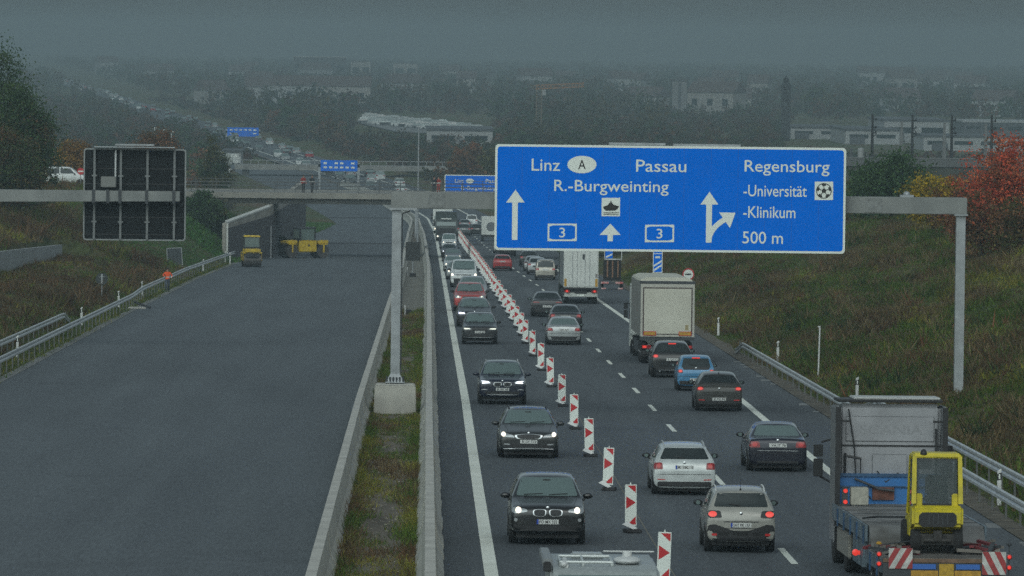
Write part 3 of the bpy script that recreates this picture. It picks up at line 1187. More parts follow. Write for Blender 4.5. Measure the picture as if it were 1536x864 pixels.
    # ---- seams, rails, handles, aerial
    if lv > 1:
        mb = MB()
        for s_, view in ((-1, 'sl'), (1, 'sr')):
            for yy in (yf + s['tc'] + 1.05, yf + s['tc'] + 2.0):
                h, _ = sh.hit(view, yy, cowl - 0.13)
                mb.box(-0.012, 0.012, -0.09, 0.09, -0.014, 0.014, at=h + Vector((s_ * 0.02, 0, 0)))
        mb.build('door_handle', pm, root)
        if face == 'rear':
            z0 = tail - 0.03
            w = opt.get('lid_w', 0.62)
            t = MB()
            for z in (opt.get('seam_z', tail - 0.42),):
                pts = [sh.hit('rear', -0.78 + 1.56 * i / 14, z)[0] + Vector((0, 0.004, 0)) for i in range(15)]
                t.tube(pts, 0.007, 5)
            t.build('tailgate_seam', M_BLACK, root)
        else:
            t = MB()
            for s_ in (-1, 1):
                pts = [sh.hit('top', s_ * (0.62 + 0.10 * i / 8), yf + 0.28 + (s['tc'] - 0.35) * i / 8)[0] + Vector((0, 0, 0.002)) for i in range(9)]
                t.tube(pts, 0.006, 5)
            t.build('bonnet_seam', M_BLACK, root)
    if opt.get('rails'):
        for s_ in (-1, 1):
            t = MB()
            pts = []
            for i in range(9):
                yy = yf + s['tw'] + 0.30 + (s['tr'] - s['tw'] - 0.55) * i / 8
                h, _ = sh.hit('top', s_ * rw * 0.93, yy)
                pts.append(h + Vector((0, 0, 0.0 if i in (0, 8) else 0.055)))
            t.tube(pts, 0.02, 8)
            t.build('roof_rail', opt['rails'], root)
    if opt.get('aerial'):
        h, _ = sh.hit('top', 0, yf + s['tr'] - 0.15)
        MB().cyl(h - Vector((0, 0, .02)), h + Vector((0, 0.03, 0.03)), 0.035, 0.02, 8).cyl(h, h + Vector((0, 0.16, opt['aerial'])), 0.006, n=5).build('aerial', M_BLACK, root)
    return root


CARS = []


def place_car(kind, pm, face, px, label, cat='car', group=None, lv=2, name=None, **opt):
    x0, x1, yb = px
    s = SPEC[kind]
    p = P((x0 + x1) / 2, yb)
    sc = (x1 - x0) / FPX * p.y / s['W']
    sc = min(1.12, max(0.90, sc))
    dc = (s['L'] / 2 - 0.86) * sc
    y = p.y + dc
    t = thing(name or {'suv': 'sport_utility_car', 'bigsuv': 'sport_utility_car', 'crossover': 'crossover_car', 'estate': 'estate_car', 'sedan': 'sedan_car',
              'hatch': 'hatchback_car', 'mini': 'small_car', 'van': 'passenger_van'}[kind], label, cat,
              (p.x * y / p.y if False else p.x, y, zr(y) + 0.012), rz=0.0 if face == 'front' else math.pi, pitch=True, scale=sc, group=group)
    build_car(kind, pm, face, opt, t, lv)
    CARS.append(t)
    return t


PK = paint('black', (0.006, 0.0065, 0.007), 0.0, 0.3)
PDG = paint('dark_grey', (0.024, 0.026, 0.026), 0.2)
PDB = paint('dark_blue', (0.007, 0.011, 0.028), 0.1, 0.28)
PN = paint('navy', (0.011, 0.012, 0.022), 0.3, 0.25)
PAN = paint('anthracite', (0.019, 0.021, 0.024), 0.2)
PSL = paint('silver', (0.36, 0.38, 0.38), 0.5)
PWH = paint('white', (0.62, 0.65, 0.64), 0.0, 0.35)
PSW = paint('silver_white', (0.48, 0.51, 0.50), 0.25, 0.35)
PBG = paint('beige_grey', (0.29, 0.285, 0.255), 0.15, 0.38)
PRD = paint('red', (0.30, 0.016, 0.018), 0.15, 0.3)
PRD2 = paint('dull_red', (0.40, 0.055, 0.05), 0.15, 0.35)
PLB = paint('light_blue', (0.055, 0.20, 0.36), 0.1, 0.35)
POL = paint('dark_olive_grey', (0.040, 0.040, 0.035), 0.2)
PBE = paint('champagne', (0.36, 0.34, 0.29), 0.4)
PGR = paint('mid_grey', (0.10, 0.11, 0.115), 0.4)

kid = lambda z: [([(-0.345, z - 0.085), (-0.06, z - 0.105), (-0.025, z + 0.05), (-0.12, z + 0.075), (-0.36, z + 0.065)], True),
                 ([(0.345, z - 0.085), (0.06, z - 0.105), (0.025, z + 0.05), (0.12, z + 0.075), (0.36, z + 0.065)], True)]

G_ON = 'cars oncoming in the queue left of the beacons'
G_AW = 'cars driving away between the beacons and the right shoulder'
# ---------------- oncoming queue
place_car('suv', PK, 'front', (763, 877, 815), 'black sport utility car with twin rounded grille, nearest car of the oncoming lane', group=G_ON,
          headlight=[(0.48, 0.79), (0.78, 0.745), (0.87, 0.80), (0.82, 0.90), (0.50, 0.85)], lamp_at=(0.70, 0.825, 0.068),
          grilles=kid(0.775), fplate_z=0.555, plate='FO MX 332', eu=True, badge=0.885, fogs=[(0.76, 0.60, 0.042)],
          intake=[(-0.80, 0.34), (0.80, 0.34), (0.82, 0.50), (0.40, 0.45), (-0.40, 0.45), (-0.82, 0.50)], mirror=PK, wheel=0.335)
place_car('estate', PDG, 'front', (747, 837, 686), 'dark grey estate car with chrome-rimmed wide grille, second in the oncoming lane', group=G_ON,
          headlight=[(0.42, 0.62), (0.80, 0.66), (0.86, 0.745), (0.80, 0.775), (0.48, 0.70)], lamp_at=(0.765, 0.72, 0.062), lamp=M_LAMP,
          grilles=[([(-0.36, 0.585), (0.36, 0.585), (0.45, 0.70), (0.12, 0.735), (-0.12, 0.735), (-0.45, 0.70)], True)], badge=0.76,
          fplate_z=0.505, plate='R DI 773', fextra=[([(-0.78, 0.285), (0.78, 0.285), (0.80, 0.315), (-0.80, 0.315)], M_CHROME, 'bumper_trim'), ([(0.56, 0.40), (0.76, 0.41), (0.75, 0.45), (0.57, 0.44)], M_LENS, 'fog_light')],
          rails=M_DSTEEL, mirror=PDG)
place_car('bigsuv', PDB, 'front', (717, 789, 606), 'dark blue sport utility car with bright white headlamps, third in the oncoming lane', group=G_ON,
          headlight=[(0.46, 0.82), (0.80, 0.80), (0.88, 0.86), (0.84, 0.96), (0.48, 0.91)], lamp=M_LAMPX,
          lamp_poly=[(0.50, 0.84), (0.80, 0.82), (0.83, 0.92), (0.56, 0.90)], grilles=kid(0.80), fplate_z=0.60, plate='R XK 47',
          fextra=[([(-0.55, 0.365), (0.55, 0.365), (0.62, 0.41), (-0.62, 0.41)], M_CHROME, 'skid_plate'), ([(0.58, 0.565), (0.84, 0.57), (0.84, 0.60), (0.60, 0.60)], M_CHROME, 'bumper_trim')],
          rails=M_RAIL, mirror=PDB, wheel=0.35, badge=0.925)
place_car('suv', PAN, 'front', (693, 746, 516), 'dark anthracite car with pale yellowish slit headlamps, close behind the blue-lit car', group=G_ON,
          headlight=[(0.46, 0.76), (0.82, 0.75), (0.86, 0.85), (0.50, 0.83)], lamp_poly=[(0.50, 0.775), (0.80, 0.765), (0.82, 0.825), (0.54, 0.815)],
          lamp=mat('lit_soft_lamp', (0.8, 0.8, 0.7), 0.3, emit=(0.95, 0.95, 0.75), estr=1.0), grilles=[([(-0.40, 0.70), (0.40, 0.70), (0.42, 0.83), (-0.42, 0.83)], False)], fplate_z=0.63, plate='R AS 80',
          fextra=[([(-0.7, 0.34), (0.7, 0.34), (0.72, 0.365), (-0.72, 0.365)], M_CHROME, 'bumper_trim')])
place_car('estate', PAN, 'front', (685, 738, 490), 'dark grey car with blue-white glaring headlamps, in front of the red oncoming car', group=G_ON,
          headlight=[(0.46, 0.66), (0.82, 0.66), (0.86, 0.76), (0.50, 0.75)], lamp_poly=[(0.50, 0.67), (0.82, 0.665), (0.84, 0.745), (0.54, 0.735)],
          lamp=mat('lit_blue_lamp', (0.8, 0.8, 1.0), 0.3, emit=(0.72, 0.74, 1.0), estr=3.0), grilles=kid(0.66), fplate_z=0.48, badge=0.775)
place_car('suv', PRD2, 'front', (680, 729, 467), 'red oncoming sport utility car with dim lamps and silver roof rails', group=G_ON, lamp=MATS['lit_soft_lamp'], rails=M_RAIL)
place_car('estate', PSL, 'front', (686, 731, 451), 'silver oncoming car almost hidden behind the red one', group=G_ON, lv=1)
place_car('van', PWH, 'front', (675, 716, 431), 'white oncoming passenger van with a big upright windscreen and black lower bumper', 'van', G_ON,
          lamp=M_LAMP, lamp_at=(0.76, 0.84, 0.075), grilles=[([(-0.50, 0.80), (0.50, 0.80), (0.52, 0.86), (-0.52, 0.86)], False)],
          intake=[(-0.86, 0.28), (0.86, 0.28), (0.88, 0.60), (-0.88, 0.60)])
place_car('hatch', PSL, 'front', (669, 701, 419), 'silver oncoming car peeping out left of the white van with one lit lamp', group=G_ON, lv=1)
place_car('estate', PSW, 'front', (666, 693, 407), 'pale oncoming car, second car behind the white van', group=G_ON, lv=1)
place_car('sedan', PGR, 'front', (667, 692, 394), 'greyish oncoming car, third car behind the white van', group=G_ON, lv=1)
place_car('sedan', PAN, 'front', (662, 686, 386), 'dark oncoming car with bright lamps just ahead of the far white van', group=G_ON, lv=1, lamp=M_LAMPX)
place_car('van', PWH, 'front', (662, 685, 374), 'far white oncoming van right in front of the dark green lorry', 'van', G_ON, lv=1)

# ---------------- driving away
place_car('crossover', PBG, 'rear', (1056, 1161, 827), 'beige crossover with lit red lamps, black roof and white roof rails, nearest car driving away', group=G_AW,
          tail=[(0.48, 0.885), (0.82, 0.875), (0.85, 1.03), (0.80, 1.06), (0.52, 1.055)], tail_base=M_BLACK, tail_lit=M_TAILON, tail_at=(0.715, 0.97, 0.105, 0.070),
          rplate_z=0.70, plate='SAT PK 157', eu=True, rbadge=0.99, rails=M_WHITE, aerial=0.30,
          rear_low=[(-0.80, 0.30), (0.80, 0.30), (0.86, 0.52), (0.82, 0.70), (0.62, 0.72), (0.50, 0.56), (-0.50, 0.56), (-0.62, 0.72), (-0.82, 0.70), (-0.86, 0.52)],
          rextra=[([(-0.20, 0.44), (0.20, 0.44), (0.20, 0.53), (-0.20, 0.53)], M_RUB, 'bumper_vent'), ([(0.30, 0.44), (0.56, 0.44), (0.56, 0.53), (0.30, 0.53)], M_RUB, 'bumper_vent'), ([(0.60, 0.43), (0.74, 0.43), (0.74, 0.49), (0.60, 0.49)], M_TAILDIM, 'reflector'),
                  ([(-0.45, 0.775), (0.45, 0.775), (0.45, 0.795), (-0.45, 0.795)], M_BLACK, 'trim_strip')], seam_z=0.62, wheel=0.335, roofblack=True)
place_car('estate', PSW, 'rear', (977, 1072, 741), 'silver-white estate car with tall red lamps and roof rails, left lane beside the beacons', group=G_AW,
          tail=[(0.62, 0.74), (0.88, 0.74), (0.90, 0.93), (0.64, 0.93)], tail_at=(0.74, 0.84, 0.06, 0.065), tail_lit=M_TAILDIM, rplate_z=0.80, plate='R IK 1', eu=True, rbadge=0.93, rails=M_RAIL,
          rear_low=[(-0.78, 0.25), (0.78, 0.25), (0.78, 0.39), (-0.78, 0.39)], seam_z=0.60, mirror=M_BLACK,
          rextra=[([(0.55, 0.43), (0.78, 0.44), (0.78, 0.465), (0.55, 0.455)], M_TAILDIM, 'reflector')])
place_car('sedan', PN, 'rear', (1119, 1209, 706), 'dark navy sedan with a chrome boot strip, alone beside the right edge line', group=G_AW,
          tail=[(0.52, 0.72), (0.84, 0.72), (0.86, 0.90), (0.56, 0.90)], tail_lit=M_TAILDIM, tail_at=(0.69, 0.81, 0.085, 0.065), rplate_z=0.79, plate='VA IT 78', rear_mat=M_GLASSL, rbadge=0.935,
          rextra=[([(-0.62, 0.62), (0.62, 0.62), (0.62, 0.64), (-0.62, 0.64)], M_CHROME, 'trim_strip')], seam_z=0.55, rear_low=[(-0.62, 0.24), (0.62, 0.24), (0.62, 0.32), (-0.62, 0.32)])
place_car('hatch', POL, 'rear', (1042, 1112, 616), 'dark olive grey hatchback with two lit brake lamps, last car behind the light blue one', group=G_AW,
          tail=[(0.56, 0.79), (0.84, 0.77), (0.86, 0.90), (0.60, 0.93)], tail_lit=M_TAILON, tail_at=(0.72, 0.855, 0.095, 0.055), rplate_z=0.46, plate='R TU 96', rbadge=0.86, seam_z=0.60, aerial=0.2,
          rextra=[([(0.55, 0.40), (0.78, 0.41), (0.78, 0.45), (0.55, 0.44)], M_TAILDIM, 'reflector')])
place_car('mini', PLB, 'rear', (1014, 1071, 586), 'small light blue car with a wide black rear window and lit lamps', group=G_AW, high_brake=True,
          tail=[(0.56, 0.80), (0.78, 0.79), (0.80, 0.93), (0.60, 0.95)], tail_lit=M_TAILON, tail_at=(0.68, 0.865, 0.075, 0.05), rplate_z=0.50, plate='R RB 83',
          rear_glass=[(-0.64, 1.02), (0.64, 1.02), (0.54, 1.42), (-0.54, 1.42)], rextra=[([(-0.56, 0.93), (0.56, 0.93), (0.60, 1.03), (-0.60, 1.03)], M_BLACK, 'black_panel')], rbadge=1.0)
place_car('suv', PK, 'rear', (976, 1038, 566), 'black sport utility car with lit high brake lamp right behind the beige lorry', group=G_AW, high_brake=True,
          tail=[(0.58, 0.88), (0.86, 0.87), (0.88, 1.0), (0.60, 1.02)], tail_lit=M_TAILON, tail_at=(0.73, 0.945, 0.09, 0.06), rplate_z=0.80, plate='R QS 12', exhaust=True,
          rextra=[([(-0.66, 0.32), (0.66, 0.32), (0.66, 0.35), (-0.66, 0.35)], M_CHROME, 'trim_strip')])
place_car('sedan', PSL, 'rear', (819, 871, 517), 'silver sedan with red corner lamps and a pale rear window, beside the beacons', group=G_AW,
          tail=[(0.55, 0.72), (0.86, 0.72), (0.87, 0.87), (0.60, 0.89)], tail_lit=M_TAILDIM, rplate_z=0.78, plate='KEH A 9', rear_mat=M_GLASSL,
          rear_low=[(-0.84, 0.26), (0.84, 0.26), (0.86, 0.44), (-0.86, 0.44)])
place_car('sedan', PAN, 'rear', (823, 873, 497), 'dark sedan directly ahead of the silver sedan, mostly hidden by it', group=G_AW, lv=1)
place_car('sedan', PAN, 'rear', (797, 844, 475), 'dark low coupe between the beacons and the white lorry', group=G_AW, plate='R CA 5', rplate_z=0.60,
          tail=[(0.45, 0.80), (0.86, 0.80), (0.87, 0.87), (0.50, 0.86)], tail_lit=None)
place_car('hatch', PRD, 'rear', (739, 768, 406), 'bright red car driving away beyond the beacons under the big blue sign', group=G_AW, plate='R L 7', tail_lit=M_TAILDIM)
place_car('van', PBE, 'rear', (805, 831, 420), 'champagne coloured high-roofed car beside the white lorry cab', group=G_AW, lv=1)
place_car('suv', PSL, 'rear', (794, 817, 412), 'silver grey car just ahead of the champagne one', group=G_AW, lv=1)
place_car('estate', PSL, 'rear', (789, 811, 407), 'silver estate car, second ahead of the champagne one', group=G_AW, lv=1)
place_car('suv', PK, 'rear', (783, 803, 400), 'black car ahead of the silver ones under the sign edge', group=G_AW, lv=1)
place_car('hatch', PK, 'rear', (752, 772, 384), 'black car half hidden by the lower edge of the big blue sign', group=G_AW, lv=1)
place_car('estate', PSL, 'rear', (742, 762, 380), 'pale car just showing above the red car under the sign', group=G_AW, lv=1)
place_car('suv', PGR, 'rear', (685, 706, 354), 'dark grey car beside the far end of the beacon row', group=G_AW, lv=1)
place_car('suv', PK, 'rear', (706, 725, 353), 'black car right of the dark grey one near the far end of the beacon row', group=G_AW, lv=1)
place_car('hatch', PGR, 'rear', (688, 706, 344), 'grey car ahead of the dark grey one under the gantry beam', group=G_AW, lv=1)
place_car('van', PWH, 'rear', (699, 716, 340), 'pale reddish grey van far down the road under the gantry beam', 'van', G_AW, lv=1)
# ================================================================== LORRIES AND MACHINES
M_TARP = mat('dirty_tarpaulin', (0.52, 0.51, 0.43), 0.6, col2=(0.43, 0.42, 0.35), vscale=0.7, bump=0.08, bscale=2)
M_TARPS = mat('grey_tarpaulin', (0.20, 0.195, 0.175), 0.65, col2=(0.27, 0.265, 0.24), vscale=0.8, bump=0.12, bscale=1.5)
M_TRW = mat('lorry_white', (0.58, 0.60, 0.57), 0.45, col2=(0.50, 0.52, 0.49), vscale=0.8)
M_CABG = mat('cab_grey', (0.26, 0.265, 0.278), 0.42, var=0.14, vscale=1.5)
M_DKG = mat('lorry_dark_green', (0.022, 0.034, 0.031), 0.4, var=0.2, vscale=2)


def wheel_mb(x, y, r=0.5, w=0.32, n=22):
    return MB().lathe([(r * 0.55, -w / 2), (r * 0.94, -w / 2), (r, -w / 2 + 0.04), (r, w / 2 - 0.04), (r * 0.94, w / 2), (r * 0.55, w / 2)], (x, y, r), 'x', n)


def lorry_wheels(root, xs, ys, r=0.5, w=0.32):
    for y in ys:
        for x in xs:
            o = wheel_mb(x, y, r, w).build('wheel', M_RUB, root)
            s = 1 if x > 0 else -1
            MB().lathe([(r * 0.54, s * (w / 2 - 0.05)), (r * 0.5, s * (w / 2 - 0.02)), (r * 0.2, s * (w / 2 - 0.07)), (r * 0.16, s * (w / 2 + 0.01))], (x, y, r), 'x', 16).build('rim', M_RIM, o)


def cab_behind(root, y0, y1, w, zt, pm):
    """tractor cab, front at -y in its own frame"""
    hw = w / 2
    prof = [(y0, 0.45), (y0 - 0.02, 1.2), (y0 + 0.05, 1.75), (y0 + 0.28, zt - 0.55), (y0 + 0.7, zt - 0.05), (y1, zt), (y1, 0.95), (y0 + 1.5, 0.95), (y0 + 1.4, 0.45)]
    MB().prism(prof, 'yz', -hw, hw).build('cab', pm, root, bevel=0.06)
    MB().prism([(y0 + 0.02, 1.80), (y0 + 0.20, zt - 0.75), (y0 + 0.17, zt - 0.75), (y0 - 0.012, 1.80)], 'yz', -hw + 0.12, hw - 0.12).build('windscreen', M_GLASSL, root)
    for s in (-1, 1):
        MB().prism([(y0 + 0.3, 1.75), (y0 + 1.25, 1.75), (y0 + 1.25, 2.5), (y0 + 0.45, 2.5)], 'yz', s * (hw - 0.01), s * (hw + 0.008)).build('side_window', M_GLASS, root)
        m = MB().box(s * (hw + 0.08), s * (hw + 0.28), y0 + 0.12, y0 + 0.24, 1.75, 2.15).box(s * (hw + 0.08), s * (hw + 0.28), y0 + 0.12, y0 + 0.24, 2.2, 2.45).box(s * hw - 0.02, s * (hw + 0.3), y0 + 0.16, y0 + 0.2, 2.45, 2.5)
        m.build('wing_mirror', M_BLACK, root, bevel=0.02)
    MB().box(-hw + 0.15, hw - 0.15, y0 - 0.05, y0 + 0.01, 0.85, 1.5).build('grille', M_BLACK, root)
    MB().box(-hw, hw, y0 - 0.12, y0 + 0.25, 0.32, 0.82).build('bumper', pm, root, bevel=0.04)
    for s in (-1, 1):
        o = MB().box(s * (hw - 0.5), s * (hw - 0.1), y0 - 0.14, y0 - 0.11, 0.5, 0.68).build('headlight', M_LENS, root)
        MB().lathe([(0.08, 0), (0.08, -0.02)], (s * (hw - 0.25), y0 - 0.14, 0.59), 'y', 12).build('lamp', M_LAMP, o)


# ---- beige box lorry
p = P(1000.5, 546)
SCB = (1041 - 960) / FPX * p.y / 2.55
t = thing('box_lorry', 'beige tarpaulin semi-trailer lorry with round-topped grey side and yellow rear plates', 'lorry', (p.x, p.y, zr(p.y)), math.pi, True, SCB, 'lorries on the motorway')
hw = 1.275
HT = (546 - 424) / (1041 - 960) * 2.55
HB = (546 - 505) / (1041 - 960) * 2.55
# own frame: front -y, rear +y at y=0 .. so body spans y in [-13.2, 0]
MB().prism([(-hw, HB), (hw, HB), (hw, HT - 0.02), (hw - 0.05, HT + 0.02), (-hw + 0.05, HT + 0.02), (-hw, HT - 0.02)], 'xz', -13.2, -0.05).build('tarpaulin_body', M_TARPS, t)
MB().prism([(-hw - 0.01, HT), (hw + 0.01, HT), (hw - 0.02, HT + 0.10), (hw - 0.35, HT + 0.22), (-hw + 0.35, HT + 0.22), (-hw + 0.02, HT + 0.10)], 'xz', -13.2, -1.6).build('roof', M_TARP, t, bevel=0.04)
MB().prism([(-hw - 0.02, HT - 0.05), (hw + 0.02, HT - 0.05), (hw + 0.02, HT + 0.06), (-hw - 0.02, HT + 0.06)], 'xz', -1.2, -0.02).build('roof_edge', M_DSTEEL, t)
o = MB().box(-hw, hw, -0.05, 0.0, HB, HT - 0.06).build('rear_frame', mat('lorry_frame', (0.40, 0.39, 0.34), 0.5, var=0.1), t)
o = MB().box(-hw + 0.10, hw - 0.10, 0.0, 0.012, HB + 0.10, HT - 0.22).build('door_seal', mat('door_rust', (0.07, 0.05, 0.045), 0.7), t)
o = MB().box(-hw + 0.16, hw - 0.16, 0.012, 0.03, HB + 0.14, HT - 0.28).build('rear_curtain', M_TARP, t)
for s in (-1, 1):
    q = MB().box(s * (hw - 0.14), s * (hw - 0.74), 0.03, 0.04, HB + 0.05, HB + 0.25).build('warning_plate', M_SIGNR, t)
    MB().box(s * (hw - 0.17), s * (hw - 0.71), 0.04, 0.045, HB + 0.075, HB + 0.225).build('reflective_field', M_AMBER, q)
MB().box(-hw + 0.28, -hw + 0.44, 0.03, 0.036, HB + 0.32, HB + 0.56).build('sticker', mat('sticker_ochre', (0.3, 0.25, 0.13), 0.6), t)
MB().box(-hw, hw, -0.12, 0.02, HB - 0.16, HB - 0.03).build('rear_bumper', M_DSTEEL, t)
MB().box(-0.45, 0.45, -12.5, -0.2, HB - 0.30, HB - 0.05).box(-hw + 0.1, hw - 0.1, -0.5, -0.35, 0.45, 0.62).build('chassis', M_BLACK, t)
for s in (-1, 1):
    q = MB().box(s * (hw - 0.08), s * (hw - 0.52), -0.30, -0.18, 0.72, 0.88).build('taillight', M_TAIL, t)
    MB().box(s * (hw - 0.12), s * (hw - 0.30), -0.18, -0.165, 0.75, 0.85).build('lamp', M_TAILON if s > 0 else M_TAILDIM, q)
    MB().box(s * (hw - 0.02), s * (hw - 0.06), -9.0, -3.9, 0.45, 1.0).build('side_guard', M_DSTEEL, t)
    MB().box(s * (hw - 0.04), s * (hw - 0.42), -0.45, -0.40, 0.35, 0.75).build('mud_flap', M_RUB, t)
lorry_wheels(t, (-1.05, 1.05), (-1.3, -2.6, -3.9))
lorry_wheels(t, (-1.05, 1.05), (-12.0,))
lorry_wheels(t, (-1.05, 1.05), (-15.6,))
cab_behind(t, -16.6, -14.4, 2.5, 3.6, M_TRW)
q = MB().box(-0.26, 0.26, -0.17, -0.16, 0.72, 0.84).build('number_plate', mat('plate_dirty', (0.4, 0.38, 0.3), 0.6), t)

# ---- white box lorry
p = P(871, 456)
SCW = (897 - 845) / FPX * p.y / 2.5
t = thing('box_lorry', 'white lorry with tall rear doors, its top hidden by the big blue sign', 'lorry', (p.x, p.y, zr(p.y)), math.pi, True, SCW, 'lorries on the motorway')
hw = 1.25
HT = 4.0
HB = (456 - 431) / 52 * 2.5
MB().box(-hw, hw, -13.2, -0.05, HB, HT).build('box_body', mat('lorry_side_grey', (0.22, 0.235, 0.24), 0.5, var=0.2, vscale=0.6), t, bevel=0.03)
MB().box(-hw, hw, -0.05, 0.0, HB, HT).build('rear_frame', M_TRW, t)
for s in (-1, 1):
    d = MB().box(s * 0.015, s * (hw - 0.08), 0.0, 0.035, HB + 0.10, HT - 0.1).build('rear_door', M_TRW, t)
    b = MB()
    for x in (0.28, 0.62):
        b.cyl((s * x, 0.055, HB + 0.1), (s * x, 0.055, HT - 0.1), 0.022, n=8)
    b.build('locking_bar', M_RAIL, d)
    q = MB().box(s * (hw - 0.05), s * (hw - 0.22), 0.036, 0.045, HB + 0.06, HB + 0.62).build('warning_plate', M_AMBER, t)
MB().box(-hw + 0.06, -hw + 0.20, 0.036, 0.042, HB + 0.70, HB + 0.98).build('sticker', mat('sticker_grey', (0.2, 0.19, 0.18), 0.6), t)
MB().box(-0.26, -0.10, 0.036, 0.042, HB + 2.0, HB + 2.4).build('sticker', M_DSTEEL, t)
MB().box(-hw, hw, -0.1, 0.02, HB - 0.14, HB - 0.01).box(-hw + 0.08, hw - 0.08, -0.4, -0.3, 0.5, 0.95).box(-0.45, 0.45, -12.5, -0.2, 0.75, HB - 0.05).build('chassis', M_BLACK, t)
o = MB().box(-hw + 0.04, hw - 0.04, -0.3, -0.24, 0.52, 0.82).build('rear_bumper', mat('lorry_bumper', (0.42, 0.44, 0.41), 0.5, var=0.2), t)
q = MB().box(-0.26, 0.26, -0.24, -0.23, 0.56, 0.68).build('number_plate', M_SIGNW, t)
for s in (-1, 1):
    q = MB().box(s * (hw - 0.06), s * (hw - 0.46), -0.20, -0.10, 0.82, 1.02).build('taillight', M_TAIL, t)
    MB().lathe([(0.085, 0), (0.085, 0.02)], (s * (hw - 0.25), -0.10, 0.92), 'y', 12).build('lamp', M_TAILON, q)
    MB().box(s * (hw - 0.02), s * (hw - 0.06), -9.0, -3.9, 0.45, 1.0).build('side_guard', M_DSTEEL, t)
lorry_wheels(t, (-1.03, 1.03), (-1.1, -2.4, -3.7))
lorry_wheels(t, (-1.03, 1.03), (-12.0, -15.6))
cab_behind(t, -16.6, -14.4, 2.5, 3.6, M_DKG)

# ---- far small box lorry beside the sign
p = P(735, 362)
t = thing('box_lorry', 'small far box lorry with a pale patterned back, half hidden by the big sign edge', 'lorry', (p.x, p.y, zr(p.y)), math.pi, True, 1.0, 'lorries on the motorway')
MB().box(-1.0, 1.0, -5, 0, 0.75, 2.9).build('box_body', M_TRW, t, bevel=0.03)
MB().lathe([(0.55, 0), (0.55, 0.012)], (-0.1, 0.0, 1.7), 'y', 16).build('round_print', mat('print_grey', (0.12, 0.13, 0.14), 0.6), t)
MB().box(-0.9, 0.9, -6.5, -5, 0.5, 2.2).build('cab', M_TRW, t, bevel=0.1)
MB().box(-0.9, 0.9, -5, -0.1, 0.5, 0.75).build('chassis', M_BLACK, t)
lorry_wheels(t, (-0.85, 0.85), (-1.0, -5.6), 0.38, 0.25)

# ---- oncoming dark lorry and white lorry behind it
p = P(669, 362)
t = thing('box_lorry', 'dark green oncoming lorry between the far white vans', 'lorry', (p.x, p.y, zr(p.y)), 0, True, 1.0, 'lorries on the motorway')
cab_behind(t, 0.0, 2.2, 2.45, 3.0, M_DKG)
MB().box(-1.22, 1.22, 2.5, 10.0, 1.0, 3.4).build('box_body', M_DKG, t, bevel=0.04)
MB().box(-0.6, 0.6, -0.02, 0.02, 2.55, 2.68).build('sun_visor', M_TRW, t)
lorry_wheels(t, (-1.0, 1.0), (1.2, 7.5))
p = P(664, 350)
t = thing('box_lorry', 'white roofed oncoming lorry behind the dark green one under the gantry beam', 'lorry', (p.x, p.y, zr(p.y)), 0, True, 1.0, 'lorries on the motorway')
cab_behind(t, 0.0, 2.2, 2.45, 3.0, M_TRW)
MB().box(-1.25, 1.25, 2.5, 14.0, 1.0, 3.95).build('box_body', M_TRW, t, bevel=0.04)
lorry_wheels(t, (-1.0, 1.0), (1.2, 8.5, 12))

# ---- warning trailer standing on the shoulder
p = P(918, 434)
t = thing('warning_trailer', 'dark slatted panel trailer on red and white striped stand, parked on the hard shoulder', 'trailer', (p.x, p.y, zr(p.y)), math.pi, True)
s = FPX / p.y
z0 = (434 - 421) / s
z1 = (434 - 390) / s
MB().box(-0.66, 0.66, 0.0, 0.10, z0, z1).build('panel', M_RUB, t)
b = MB()
for x in (-0.42, -0.02, 0.36):
    b.box(x - 0.05, x + 0.05, 0.10, 0.14, z0 + 0.25, z1 - 0.05)
b.build('slats', mat('rust_brown', (0.20, 0.11, 0.065), 0.8, var=0.3), t)
MB().box(-0.70, 0.60, 0.0, 0.05, z1 + 0.02, z1 + 0.10).box(-0.72, -0.66, 0, 0.05, z1, z1 + 0.9).box(0.55, 0.61, 0, 0.05, z1, z1 + 0.9).build('upper_frame', M_RAIL, t)
q = MB().box(-0.02, 0.52, 0.0, 0.03, z1 + 0.12, z1 + 0.85).build('sign_plate', M_SIGNB, t)
qq = MB()
poly_sheet(qq, [(0.50, z1 + 0.14), (0.50, z1 + 0.26), (0.0, z1 + 0.50), (0.0, z1 + 0.38)], 0.034)
qq.build('stripe', M_SIGNW, q, smooth=False)
M_STR = mat('stand_red', (0.42, 0.06, 0.06), 0.6, col2=(0.6, 0.55, 0.52), vscale=4)
for sx in (-1, 1):
    MB().box(sx * 0.85, sx * 0.25, 0.02, 0.10, z0 - 0.22, z0 - 0.08).build('striped_bar', M_STR, t)
    MB().box(sx * 0.80, sx * 0.45, 0.02, 0.12, 0.02, 0.12).build('striped_bar', M_STR, t)
MB().box(-0.85, -0.79, -0.9, 0.1, 0.0, z0).box(0.79, 0.85, -0.9, 0.1, 0.0, z0).box(-0.6, 0.6, -1.6, 0.0, 0.38, 0.50).build('stand', M_DSTEEL, t)
lorry_wheels(t, (-0.7, 0.7), (-1.0,), 0.3, 0.18)

